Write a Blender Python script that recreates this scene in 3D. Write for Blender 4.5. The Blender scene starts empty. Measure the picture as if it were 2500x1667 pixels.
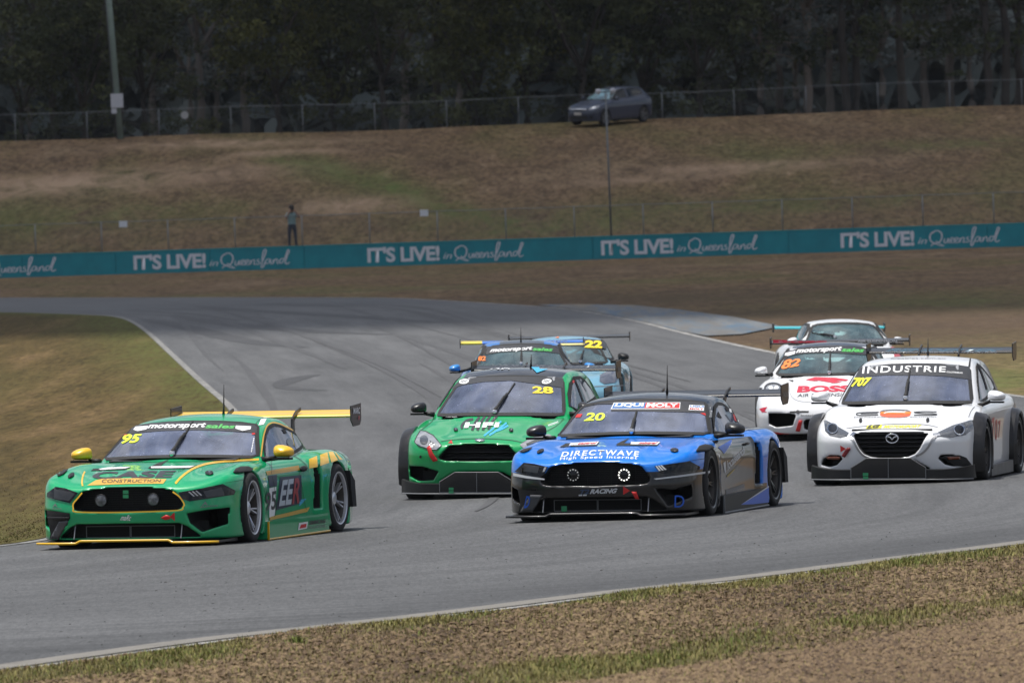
import bpy, bmesh, math, random
import numpy as np
from mathutils import Vector, Matrix
from mathutils.bvhtree import BVHTree

# ------------------------------------------------------------------ camera, world, sun, exposure
SC = bpy.context.scene
COL = SC.collection
F_PX, CU, CV = 26000.0, 1250.0, 833.5          # focal length and image centre of the 2500 px wide photograph
CAM_H, HORIZON, ROLL = 2.73, 588.0, 0.035
PITCH = math.atan((CV - HORIZON) / F_PX)

def ray(u, v):
    du, dv = u - CU, v - CV
    c, s = math.cos(ROLL), math.sin(ROLL)
    x, y = du * c - dv * s, du * s + dv * c
    d = (x / F_PX, 1.0, -y / F_PX)
    cp, sp = math.cos(PITCH), math.sin(PITCH)
    return Vector((d[0], d[1] * cp + d[2] * sp, -d[1] * sp + d[2] * cp))
CAM = Vector((0, 0, CAM_H))
_f = ray(CU, CV).normalized()
_r = (ray(CU + 1, CV) - ray(CU, CV)).normalized()
_u = _r.cross(_f).normalized()
cam = bpy.data.cameras.new('camera')
cam.lens = 36.0 * F_PX / 2500.0
cam.sensor_width = 36.0
cam.clip_start, cam.clip_end = 1.0, 20000.0
cam.dof.use_dof = True
cam.dof.focus_distance = 107.0
cam.dof.aperture_fstop = 11.0
camo = bpy.data.objects.new('camera', cam)
camo.matrix_world = Matrix(((_r.x, _u.x, -_f.x, 0), (_r.y, _u.y, -_f.y, 0), (_r.z, _u.z, -_f.z, CAM_H), (0, 0, 0, 1)))
COL.objects.link(camo)
SC.camera = camo

SUN_DIR = Vector((-0.20, 0.03, 0.97)).normalized()      # towards the sun: high, a little to the left
world = bpy.data.worlds.new('World')
SC.world = world
world.use_nodes = True
_n, _l = world.node_tree.nodes, world.node_tree.links
_n.clear()
_out = _n.new('ShaderNodeOutputWorld')
_bg = _n.new('ShaderNodeBackground')
_bg.inputs[1].default_value = 0.07
_sky = _n.new('ShaderNodeTexSky')
_sky.sky_type = 'NISHITA'
_sky.sun_disc = False
_sky.sun_elevation = math.asin(SUN_DIR.z)
_sky.sun_rotation = math.atan2(SUN_DIR.x, SUN_DIR.y)
_sky.air_density, _sky.dust_density = 1.0, 1.5
# broken cumulus all over the sky
_tc = _n.new('ShaderNodeTexCoord')
_sep = _n.new('ShaderNodeSeparateXYZ')
_l.new(_tc.outputs['Generated'], _sep.inputs[0])
_za = _n.new('ShaderNodeMath'); _za.operation = 'MAXIMUM'; _za.inputs[1].default_value = 0.0
_l.new(_sep.outputs[2], _za.inputs[0])
_zb = _n.new('ShaderNodeMath'); _zb.operation = 'ADD'; _zb.inputs[1].default_value = 0.18
_l.new(_za.outputs[0], _zb.inputs[0])
_dx = _n.new('ShaderNodeMath'); _dx.operation = 'DIVIDE'
_dy = _n.new('ShaderNodeMath'); _dy.operation = 'DIVIDE'
for _m, _k in ((_dx, 0), (_dy, 1)):
    _l.new(_sep.outputs[_k], _m.inputs[0]); _l.new(_zb.outputs[0], _m.inputs[1])
_cmb = _n.new('ShaderNodeCombineXYZ')
_l.new(_dx.outputs[0], _cmb.inputs[0]); _l.new(_dy.outputs[0], _cmb.inputs[1])
_nz = _n.new('ShaderNodeTexNoise')
_nz.inputs['Scale'].default_value = 2.6; _nz.inputs['Detail'].default_value = 7.0; _nz.inputs['Roughness'].default_value = 0.6
_l.new(_cmb.outputs[0], _nz.inputs['Vector'])
_cr = _n.new('ShaderNodeValToRGB')
_cr.color_ramp.elements[0].position, _cr.color_ramp.elements[1].position = 0.44, 0.58
_l.new(_nz.outputs[0], _cr.inputs[0])
_mx = _n.new('ShaderNodeMix'); _mx.data_type = 'RGBA'
_l.new(_cr.outputs[0], _mx.inputs['Factor'])
_l.new(_sky.outputs[0], _mx.inputs['A'])
_mx.inputs['B'].default_value = (8.2, 8.5, 9.3, 1)
_l.new(_mx.outputs['Result'], _bg.inputs[0])
_l.new(_bg.outputs[0], _out.inputs[0])
SC.view_settings.view_transform = 'Standard'
SC.view_settings.look = 'None'
SC.view_settings.exposure = 0.12
SC.view_settings.gamma = 1.0
_sl = bpy.data.lights.new('sun', 'SUN')
_sl.energy = 4.8
_sl.angle = math.radians(0.6)
_sl.color = (1.0, 0.965, 0.91)
_so = bpy.data.objects.new('sun', _sl)
_so.rotation_euler = SUN_DIR.to_track_quat('Z', 'Y').to_euler()
_so.location = (0, 100, 60)
COL.objects.link(_so)
SC.cycles.max_bounces = 5
SC.cycles.transparent_max_bounces = 12

# ------------------------------------------------------------------ helpers
rnd = random.Random(7)
RNG = np.random.default_rng(11)

def terr(y):
    """height of the open ground: level by the camera, rising gently beyond 185 m"""
    t = np.clip((np.asarray(y, float) - 170.0) / 30.0, 0, 1)
    return np.where(np.asarray(y, float) < 200, 0.0075 * 15.0 * t * t, 0.0075 * (np.asarray(y, float) - 185.0))

def gp(u, v, z=None):
    d = ray(u, v)
    if z is not None:
        return CAM + d * ((z - CAM_H) / d.z)
    lo, hi = 20.0, 900.0
    for _ in range(60):
        m = 0.5 * (lo + hi)
        p = CAM + d * m
        if p.z > float(terr(p.y)): lo = m
        else: hi = m
    return CAM + d * lo

def Z(ox, oy, f, s=1.0):
    return lambda pts: [(ox + x / f, oy + y / f) for x, y in pts]
Z1, Z2, Z3, Z4, Z5 = Z(60, 920, 2.735), Z(940, 860, 3.794), Z(1220, 930, 3.178), Z(1820, 740, 3.266), Z(1080, 780, 4.704)
ZF = Z(0, 0, 2352 / 2500.0)
Z6 = Z(500, 960, 3.919)
Z7 = Z(80, 1080, 5.6)
Z8 = Z(240, 980, 5.6)
Z9 = Z(1700, 930, 4.479)
ZA = Z(1960, 1000, 7.839)
ZB = Z(2230, 850, 4.48)

def obj(name, me, parent=None, mat=None):
    o = bpy.data.objects.new(name, me)
    COL.objects.link(o)
    if mat is not None:
        for m in (mat if isinstance(mat, (list, tuple)) else [mat]): o.data.materials.append(m)
    if parent is not None: o.parent = parent
    return o

def tag(o, label=None, cat=None, group=None, kind=None):
    for k, v in (('label', label), ('category', cat), ('group', group), ('kind', kind)):
        if v: o[k] = v
    return o

def empty(name, loc=(0, 0, 0), rz=0.0):
    o = bpy.data.objects.new(name, None)
    o.empty_display_size = 0.2
    o.location = loc; o.rotation_euler = (0, 0, rz)
    COL.objects.link(o)
    return o

def mesh_np(name, V, Fc, smooth=True):
    """mesh from a vertex array and an (n,3) or (n,4) face array, or a list of faces"""
    me = bpy.data.meshes.new(name)
    if isinstance(Fc, np.ndarray) and len(Fc):
        k = Fc.shape[1]
        me.vertices.add(len(V)); me.vertices.foreach_set('co', np.asarray(V, np.float32).ravel())
        me.loops.add(Fc.size); me.loops.foreach_set('vertex_index', Fc.astype(np.int32).ravel())
        me.polygons.add(len(Fc)); me.polygons.foreach_set('loop_start', np.arange(0, Fc.size, k, dtype=np.int32))
        me.polygons.foreach_set('loop_total', np.full(len(Fc), k, np.int32))
        me.update(calc_edges=True)
    else:
        me.from_pydata([tuple(map(float, v)) for v in V], [], [tuple(int(i) for i in f) for f in Fc])
        me.update()
    if smooth: me.polygons.foreach_set('use_smooth', np.ones(len(me.polygons), bool))
    return me

class MB:
    """collects shapes into one mesh"""
    def __init__(s): s.v = []; s.f = []
    def add(s, V, Fc):
        o = len(s.v); s.v += [tuple(map(float, p)) for p in V]; s.f += [tuple(i + o for i in f) for f in Fc]; return s
    def box(s, c, d, rot=None):
        P = [Vector((x * d[0] / 2, y * d[1] / 2, z * d[2] / 2)) for x in (-1, 1) for y in (-1, 1) for z in (-1, 1)]
        if rot is not None: P = [rot @ p for p in P]
        P = [p + Vector(c) for p in P]
        return s.add(P, [(0, 1, 3, 2), (4, 6, 7, 5), (0, 4, 5, 1), (2, 3, 7, 6), (0, 2, 6, 4), (1, 5, 7, 3)])
    def tube(s, pts, r, n=8, cap=True):
        pts = [Vector(p) for p in pts]
        rs = r if isinstance(r, (list, tuple)) else [r] * len(pts)
        base = len(s.v); up = Vector((0, 0, 1))
        for i, p in enumerate(pts):
            t = (pts[min(i + 1, len(pts) - 1)] - pts[max(i - 1, 0)]).normalized()
            a = t.cross(up)
            if a.length < 1e-3: a = t.cross(Vector((1, 0, 0)))
            a.normalize(); b = a.cross(t).normalized()
            for k in range(n):
                th = 2 * math.pi * k / n
                q = p + (a * math.cos(th) + b * math.sin(th)) * rs[i]
                s.v.append(tuple(q))
        for i in range(len(pts) - 1):
            for k in range(n):
                k2 = (k + 1) % n
                s.f.append((base + i * n + k, base + (i + 1) * n + k, base + (i + 1) * n + k2, base + i * n + k2))
        if cap:
            s.f.append(tuple(base + k for k in range(n)))
            e = base + (len(pts) - 1) * n
            s.f.append(tuple(e + k for k in reversed(range(n))))
        return s
    def lathe(s, prof, n=32, axis='y', c=(0, 0, 0)):
        """prof: list of (along axis, radius); open profile"""
        base = len(s.v)
        for a, r in prof:
            for k in range(n):
                th = 2 * math.pi * k / n
                x, z = r * math.cos(th), r * math.sin(th)
                p = (x, a, z) if axis == 'y' else ((a, x, z) if axis == 'x' else (x, z, a))
                s.v.append((p[0] + c[0], p[1] + c[1], p[2] + c[2]))
        for i in range(len(prof) - 1):
            for k in range(n):
                k2 = (k + 1) % n
                s.f.append((base + i * n + k, base + i * n + k2, base + (i + 1) * n + k2, base + (i + 1) * n + k))
        return s
    def prism(s, poly, fn, a, b):
        """extrude 2-D polygon; fn(p, t) gives the 3-D point"""
        n = len(poly)
        V = [fn(p, a) for p in poly] + [fn(p, b) for p in poly]
        return s.add(V, [tuple(range(n)), tuple(reversed(range(n, 2 * n)))] + [(i, n + i, n + (i + 1) % n, (i + 1) % n) for i in range(n)])
    def build(s, name, mat=None, parent=None, smooth=False, angle=None):
        me = bpy.data.meshes.new(name)
        me.from_pydata(s.v, [], s.f); me.update()
        bm = bmesh.new(); bm.from_mesh(me); bmesh.ops.recalc_face_normals(bm, faces=bm.faces); bm.to_mesh(me); bm.free()
        if smooth or angle:
            me.polygons.foreach_set('use_smooth', np.ones(len(me.polygons), bool))
            if angle: me.set_sharp_from_angle(angle=math.radians(angle))
        return obj(name, me, parent, mat)

# ------------------------------------------------------------------ materials
MATS = {}
def sock(b, n): return b.inputs[n]
def mat(name, col, rough=0.5, metal=0.0, coat=0.0, spec=0.5, bump=0.0, bscale=40.0, var=0.0, vscale=6.0, emit=None):
    if name in MATS: return MATS[name]
    m = bpy.data.materials.new(name); m.use_nodes = True
    nt = m.node_tree; b = nt.nodes['Principled BSDF']
    b.inputs['Base Color'].default_value = (*col, 1); b.inputs['Roughness'].default_value = rough
    b.inputs['Metallic'].default_value = metal; b.inputs['Coat Weight'].default_value = coat
    b.inputs['Coat Roughness'].default_value = 0.04; b.inputs['Specular IOR Level'].default_value = spec
    tc = nt.nodes.new('ShaderNodeTexCoord')
    if var:
        nz = nt.nodes.new('ShaderNodeTexNoise'); nz.inputs['Scale'].default_value = vscale; nz.inputs['Detail'].default_value = 4
        nt.links.new(tc.outputs['Object'], nz.inputs['Vector'])
        mp = nt.nodes.new('ShaderNodeMapRange'); mp.inputs[3].default_value = 1 - var; mp.inputs[4].default_value = 1 + var
        nt.links.new(nz.outputs[0], mp.inputs[0])
        hs = nt.nodes.new('ShaderNodeHueSaturation'); hs.inputs['Color'].default_value = (*col, 1)
        nt.links.new(mp.outputs[0], hs.inputs['Value']); nt.links.new(hs.outputs[0], b.inputs['Base Color'])
    if bump:
        nb = nt.nodes.new('ShaderNodeTexNoise'); nb.inputs['Scale'].default_value = bscale; nb.inputs['Detail'].default_value = 5
        nt.links.new(tc.outputs['Object'], nb.inputs['Vector'])
        bp = nt.nodes.new('ShaderNodeBump'); bp.inputs['Strength'].default_value = bump; bp.inputs['Distance'].default_value = 0.02
        nt.links.new(nb.outputs[0], bp.inputs['Height']); nt.links.new(bp.outputs[0], b.inputs['Normal'])
    MATS[name] = m
    return m

def paint(name, c1, c2=None, rough=0.32):
    """clear-coated car paint; c2 where the body's 'livery' attribute is negative; dusty low down"""
    m = bpy.data.materials.new(name); m.use_nodes = True
    nt = m.node_tree; b = nt.nodes['Principled BSDF']; N = nt.nodes.new; L = nt.links.new
    b.inputs['Roughness'].default_value = rough; b.inputs['Coat Weight'].default_value = 0.95
    b.inputs['Coat Roughness'].default_value = 0.05; b.inputs['Specular IOR Level'].default_value = 0.2
    rgb = N('ShaderNodeRGB'); rgb.outputs[0].default_value = (*c1, 1); src = rgb.outputs[0]
    if c2 is not None:
        at = N('ShaderNodeAttribute'); at.attribute_name = 'livery'
        st = N('ShaderNodeMapRange'); st.inputs[1].default_value = -0.002; st.inputs[2].default_value = 0.002
        L(at.outputs['Fac'], st.inputs[0])
        mx = N('ShaderNodeMix'); mx.data_type = 'RGBA'; mx.inputs['A'].default_value = (*c2, 1)
        L(src, mx.inputs['B']); L(st.outputs[0], mx.inputs['Factor']); src = mx.outputs['Result']
    tc = N('ShaderNodeTexCoord')
    # thrown-up dust and rubber: a speckled film, thicker towards the sills and behind the wheels
    nz = N('ShaderNodeTexNoise'); nz.inputs['Scale'].default_value = 7.0; nz.inputs['Detail'].default_value = 8; nz.inputs['Roughness'].default_value = 0.75
    L(tc.outputs['Object'], nz.inputs['Vector'])
    sx = N('ShaderNodeSeparateXYZ'); L(tc.outputs['Object'], sx.inputs[0])
    mr = N('ShaderNodeMapRange'); mr.inputs[1].default_value = 0.55; mr.inputs[2].default_value = 0.05; mr.inputs[3].default_value = 0.0; mr.inputs[4].default_value = 0.22
    L(sx.outputs[2], mr.inputs[0])
    pw = N('ShaderNodeMath'); pw.operation = 'MULTIPLY'; L(nz.outputs[0], pw.inputs[0]); L(mr.outputs[0], pw.inputs[1])
    md = N('ShaderNodeMix'); md.data_type = 'RGBA'; md.inputs['B'].default_value = (0.12, 0.105, 0.09, 1)
    L(pw.outputs[0], md.inputs['Factor']); L(src, md.inputs['A']); L(md.outputs['Result'], b.inputs['Base Color'])
    rr = N('ShaderNodeMapRange'); rr.inputs[3].default_value = 0.0; rr.inputs[4].default_value = 0.09
    L(nz.outputs[0], rr.inputs[0]); L(rr.outputs[0], b.inputs['Coat Roughness'])
    MATS[name] = m
    return m

def glass(name, tint, refl=1.75, fog=0.12, fogcol=(0.5, 0.52, 0.58)):
    """window pane: sees through, mirrors the sky by its angle, a film of dust and dead insects, fogcol also painting in reflected sky"""
    m = bpy.data.materials.new(name); m.use_nodes = True
    nt = m.node_tree; nt.nodes.clear(); N = nt.nodes.new; L = nt.links.new
    out = N('ShaderNodeOutputMaterial')
    tr = N('ShaderNodeBsdfTransparent'); tr.inputs[0].default_value = (*tint, 1)
    df = N('ShaderNodeBsdfDiffuse'); df.inputs[0].default_value = (*fogcol, 1)
    gl = N('ShaderNodeBsdfGlossy'); gl.inputs['Roughness'].default_value = 0.02; gl.inputs[0].default_value = (1, 1, 1, 1)
    tc = N('ShaderNodeTexCoord')
    nz = N('ShaderNodeTexNoise'); nz.inputs['Scale'].default_value = 2.2; nz.inputs['Detail'].default_value = 6
    L(tc.outputs['Object'], nz.inputs['Vector'])
    vo = N('ShaderNodeTexVoronoi'); vo.inputs['Scale'].default_value = 13.0; L(tc.outputs['Object'], vo.inputs['Vector'])
    lt = N('ShaderNodeMath'); lt.operation = 'LESS_THAN'; lt.inputs[1].default_value = 0.075; L(vo.outputs['Distance'], lt.inputs[0])
    mr = N('ShaderNodeMapRange'); mr.inputs[1].default_value = 0.35; mr.inputs[2].default_value = 0.7; mr.inputs[3].default_value = fog * 0.4; mr.inputs[4].default_value = fog * 1.6
    L(nz.outputs[0], mr.inputs[0])
    ml = N('ShaderNodeMath'); ml.operation = 'MULTIPLY'; ml.inputs[1].default_value = 0.5; L(lt.outputs[0], ml.inputs[0])
    ad = N('ShaderNodeMath'); ad.operation = 'ADD'; ad.use_clamp = True; L(mr.outputs[0], ad.inputs[0]); L(ml.outputs[0], ad.inputs[1])
    m1 = N('ShaderNodeMixShader'); L(ad.outputs[0], m1.inputs[0]); L(tr.outputs[0], m1.inputs[1]); L(df.outputs[0], m1.inputs[2])
    fr = N('ShaderNodeFresnel'); fr.inputs[0].default_value = refl
    m2 = N('ShaderNodeMixShader'); L(fr.outputs[0], m2.inputs[0]); L(m1.outputs[0], m2.inputs[1]); L(gl.outputs[0], m2.inputs[2])
    L(m2.outputs[0], out.inputs[0])
    MATS[name] = m
    return m

BLACK = mat('satin black plastic', (0.012, 0.012, 0.013), 0.5, coat=0.05, spec=0.3, var=0.25, vscale=9)
MATTE = mat('matt black', (0.010, 0.010, 0.011), 0.75)
CARBON = mat('carbon fibre', (0.018, 0.018, 0.020), 0.34, coat=0.25, spec=0.3, var=0.3, vscale=30)
RUBBER = mat('tyre rubber', (0.016, 0.016, 0.017), 0.80, bump=0.15, bscale=60, var=0.3, vscale=20)
SILVER = mat('brushed silver rim', (0.72, 0.73, 0.76), 0.30, metal=0.7)
RIMBLK = mat('black rim', (0.022, 0.022, 0.024), 0.34, coat=0.4)
STEEL = mat('steel', (0.35, 0.35, 0.36), 0.35, metal=0.9)
CHROME = mat('bright chrome', (0.75, 0.76, 0.78), 0.12, metal=1.0)
WHITE = mat('white vinyl', (0.78, 0.79, 0.80), 0.45)
YELLOW = mat('yellow vinyl', (0.82, 0.48, 0.012), 0.35, coat=0.6)
LIME = mat('lime number vinyl', (0.62, 0.78, 0.03), 0.5)
NUMY = mat('yellow number vinyl', (0.82, 0.62, 0.03), 0.5)
ORANGE = mat('orange vinyl', (0.85, 0.20, 0.02), 0.5)
RED = mat('red vinyl', (0.55, 0.016, 0.016), 0.45)
DGREEN = mat('green lettering vinyl', (0.08, 0.44, 0.10), 0.5)
GREY = mat('dark grey vinyl', (0.035, 0.036, 0.040), 0.4)
MGREY = mat('mid grey vinyl', (0.16, 0.165, 0.175), 0.45)
NAVY = mat('navy vinyl', (0.006, 0.012, 0.035), 0.4)
SKYB = mat('sky blue vinyl', (0.05, 0.38, 0.62), 0.45)
GOLDL = mat('sunlit gold vinyl', (0.62, 0.36, 0.06), 0.4)  # yellow vinyl with its sunlit look mixed into the colour
LAMPGLASS = mat('smoked lamp glass', (0.006, 0.006, 0.007), 0.08, coat=0.3, spec=0.3)
LAMPCLEAR = mat('clear lamp glass', (0.30, 0.31, 0.33), 0.10, coat=1.0, var=0.5, vscale=14)
LAMPSIL = mat('lamp reflector', (0.16, 0.165, 0.175), 0.25, metal=0.5, var=0.9, vscale=26, bump=.6, bscale=40)
MESHM = mat('radiator mesh', (0.008, 0.008, 0.009), 0.7, bump=0.5, bscale=160)
INTER = mat('dark interior', (0.020, 0.021, 0.024), 0.7, var=0.4, vscale=5)
CAGE = mat('roll cage paint', (0.30, 0.31, 0.33), 0.45)
# ------------------------------------------------------------------ car sculpting: implicit bodies, dual meshes, draped trim
def pchip(pts):
    X = np.array([p[0] for p in pts], float); Y = np.array([p[1] for p in pts], float)
    h = np.diff(X); d = np.diff(Y) / h
    m = np.zeros_like(Y)
    for i in range(1, len(X) - 1):
        if d[i - 1] * d[i] > 0:
            w1, w2 = 2 * h[i] + h[i - 1], h[i] + 2 * h[i - 1]
            m[i] = (w1 + w2) / (w1 / d[i - 1] + w2 / d[i])
    m[0], m[-1] = d[0], d[-1]
    def f(x):
        x = np.asarray(x, float)
        i = np.clip(np.searchsorted(X, x) - 1, 0, len(h) - 1)
        t = (x - X[i]) / h[i]
        y = Y[i] * (1 + 2 * t) * (1 - t) ** 2 + m[i] * h[i] * t * (1 - t) ** 2 + Y[i + 1] * t * t * (3 - 2 * t) + m[i + 1] * h[i] * t * t * (t - 1)
        y = np.where(x < X[0], Y[0] + m[0] * (x - X[0]), y)
        return np.where(x > X[-1], Y[-1] + m[-1] * (x - X[-1]), y)
    return f

def smax(a, b, k):
    h = np.maximum(k - np.abs(a - b), 0)
    return np.maximum(a, b) + h * h / (4 * k)
def smin(a, b, k): return -smax(-a, -b, k)

def psdf(poly, A, B):
    """signed distance to a polygon, negative inside"""
    d = np.full(A.shape, 1e9); ins = np.zeros(A.shape, bool)
    n = len(poly)
    for i in range(n):
        x0, y0 = poly[i]; x1, y1 = poly[(i + 1) % n]
        ex, ey = x1 - x0, y1 - y0
        t = np.clip(((A - x0) * ex + (B - y0) * ey) / max(ex * ex + ey * ey, 1e-12), 0, 1)
        d = np.minimum(d, (A - x0 - t * ex) ** 2 + (B - y0 - t * ey) ** 2)
        c = (y0 > B) != (y1 > B)
        xi = x0 + (B - y0) / (ey if abs(ey) > 1e-12 else 1e-12) * ex
        ins ^= c & (A < xi)
    d = np.sqrt(d)
    return np.where(ins, -d, d)

def surfnet(Fd, org, h):
    S = Fd < 0
    nx, ny, nz = Fd.shape
    cnt = np.zeros((nx - 1, ny - 1, nz - 1), np.int8)
    corners = [(a, b, c) for a in (0, 1) for b in (0, 1) for c in (0, 1)]
    for a, b, c in corners: cnt += S[a:nx - 1 + a, b:ny - 1 + b, c:nz - 1 + c]
    act = (cnt > 0) & (cnt < 8)
    I, J, K = np.nonzero(act)
    idx = np.full(act.shape, -1, np.int32); idx[I, J, K] = np.arange(len(I))
    val = {c: Fd[I + c[0], J + c[1], K + c[2]] for c in corners}
    acc = np.zeros((len(I), 3)); num = np.zeros(len(I))
    for c in corners:
        for ax in range(3):
            if c[ax]: continue
            d = list(c); d[ax] = 1; d = tuple(d)
            va, vb = val[c], val[d]
            m = (va < 0) != (vb < 0)
            t = va[m] / (va[m] - vb[m])
            p = np.tile(np.array(c, float), (m.sum(), 1)); p[:, ax] = t
            acc[m] += p; num[m] += 1
    loc = acc / num[:, None]
    base = np.stack([I, J, K], 1)
    # slide the vertices onto the zero level
    for _ in range(2):
        fv = np.zeros(len(I)); g = np.zeros((len(I), 3))
        w = [(1 - loc[:, a], loc[:, a]) for a in range(3)]
        for c in corners:
            ww = [w[a][c[a]] for a in range(3)]
            fv += val[c] * ww[0] * ww[1] * ww[2]
            for a in range(3):
                o = [q for q in range(3) if q != a]
                g[:, a] += val[c] * (1 if c[a] else -1) * ww[o[0]] * ww[o[1]]
        g2 = (g * g).sum(1) + 1e-9
        loc = np.clip(loc - 0.8 * fv[:, None] * g / g2[:, None], 0.02, 0.98)
    V = org + (base + loc) * h
    faces = []
    for ax in range(3):
        o1, o2 = (ax + 1) % 3, (ax + 2) % 3
        sl = [slice(None)] * 3; sl2 = [slice(None)] * 3
        sl[ax] = slice(0, -1); sl2[ax] = slice(1, None)
        A, B = S[tuple(sl)], S[tuple(sl2)]
        ch = A != B
        cut = [slice(None)] * 3; cut[o1] = slice(1, -1); cut[o2] = slice(1, -1)
        ii = np.stack(np.nonzero(ch[tuple(cut)]), 1)
        ii[:, o1] += 1; ii[:, o2] += 1
        neg = A[ii[:, 0], ii[:, 1], ii[:, 2]]
        q = []
        for d1, d2 in ((-1, -1), (0, -1), (0, 0), (-1, 0)):
            j = ii.copy(); j[:, o1] += d1; j[:, o2] += d2
            q.append(idx[j[:, 0], j[:, 1], j[:, 2]])
        q = np.stack(q, 1)
        faces.append(np.where(neg[:, None], q, q[:, ::-1]))
    return V, np.concatenate(faces)

def fill2d(loops, cell):
    """bmesh of a filled 2-D outline (holes allowed), cut into cells"""
    bm = bmesh.new()
    for lp in loops:
        vs = [bm.verts.new((p[0], p[1], 0)) for p in lp]
        for i in range(len(vs)): bm.edges.new((vs[i], vs[(i + 1) % len(vs)]))
    bmesh.ops.triangle_fill(bm, use_beauty=True, use_dissolve=False, edges=bm.edges[:])
    grid2d(bm, cell)
    return bm

def grid2d(bm, cell):
    if not bm.verts: return
    for ax in (0, 1):
        lo = min(v.co[ax] for v in bm.verts); hi = max(v.co[ax] for v in bm.verts)
        n = int((hi - lo) / cell)
        for k in range(1, n + 1):
            c = lo + (hi - lo) * k / (n + 1)
            co = (c, 0, 0) if ax == 0 else (0, c, 0); no = (1, 0, 0) if ax == 0 else (0, 1, 0)
            bmesh.ops.bisect_plane(bm, geom=bm.verts[:] + bm.edges[:] + bm.faces[:], plane_co=co, plane_no=no, dist=1e-6)

def band(pts, w, closed=False):
    """outline of a stroke of width w along a polyline"""
    P = [Vector((p[0], p[1])) for p in pts]; n = len(P); L = []; R = []
    for i in range(n):
        a = P[i - 1] if (i > 0 or closed) else P[i]; b = P[(i + 1) % n] if (i < n - 1 or closed) else P[i]
        t = (b - a).normalized(); nn = Vector((-t.y, t.x)) * w / 2
        L.append(P[i] + nn); R.append(P[i] - nn)
    if closed: return [[tuple(p) for p in L], [tuple(p) for p in R]]
    return [[tuple(p) for p in L + R[::-1]]]

def smooth2d(pts, n=6, closed=False):
    """Catmull-Rom through points"""
    P = [np.array(p, float) for p in pts]; N = len(P); out = []
    rng_ = range(N if closed else N - 1)
    for i in rng_:
        p0 = P[(i - 1) % N] if (closed or i > 0) else P[0]; p1 = P[i]; p2 = P[(i + 1) % N]
        p3 = P[(i + 2) % N] if (closed or i + 2 < N) else P[-1]
        for k in range(n):
            t = k / n
            out.append(tuple(0.5 * ((2 * p1) + (-p0 + p2) * t + (2 * p0 - 5 * p1 + 4 * p2 - p3) * t * t + (-p0 + 3 * p1 - 3 * p2 + p3) * t ** 3)))
    if not closed: out.append(tuple(P[-1]))
    return out

def ellipse(cx, cy, rx, ry, n=28, rot=0.0):
    return [(cx + rx * math.cos(2 * math.pi * k / n) * math.cos(rot) - ry * math.sin(2 * math.pi * k / n) * math.sin(rot),
             cy + rx * math.cos(2 * math.pi * k / n) * math.sin(rot) + ry * math.sin(2 * math.pi * k / n) * math.cos(rot)) for k in range(n)]

_textcache = {}
def text_bm(s, bold=0.0, shear=0.0, space=1.0):
    """filled lettering scaled to the unit square (y down)"""
    key = (s, bold, shear, space)
    if key not in _textcache:
        cu = bpy.data.curves.new('lettering', 'FONT'); cu.body = s; cu.offset = bold; cu.shear = shear; cu.space_character = space
        cu.resolution_u = 4
        to = bpy.data.objects.new('lettering', cu)
        me = bpy.data.meshes.new_from_object(to)
        bpy.data.objects.remove(to); bpy.data.curves.remove(cu)
        co = np.array([v.co[:] for v in me.vertices]); lo, hi = co.min(0), co.max(0)
        for v in me.vertices:
            v.co = ((v.co.x - lo[0]) / (hi[0] - lo[0]), 1 - (v.co.y - lo[1]) / (hi[1] - lo[1]), 0)
        _textcache[key] = me
    bm = bmesh.new(); bm.from_mesh(_textcache[key])
    return bm

def warp_quad(bm, q, bow=0.0):
    """unit square -> four corners (TL, TR, BR, BL), optionally bowed"""
    for v in bm.verts:
        s, t = v.co.x, v.co.y
        x = (1 - t) * ((1 - s) * q[0][0] + s * q[1][0]) + t * ((1 - s) * q[3][0] + s * q[2][0])
        y = (1 - t) * ((1 - s) * q[0][1] + s * q[1][1]) + t * ((1 - s) * q[3][1] + s * q[2][1])
        v.co = (x, y - bow * 4 * s * (1 - s), 0)
    return bm

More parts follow.
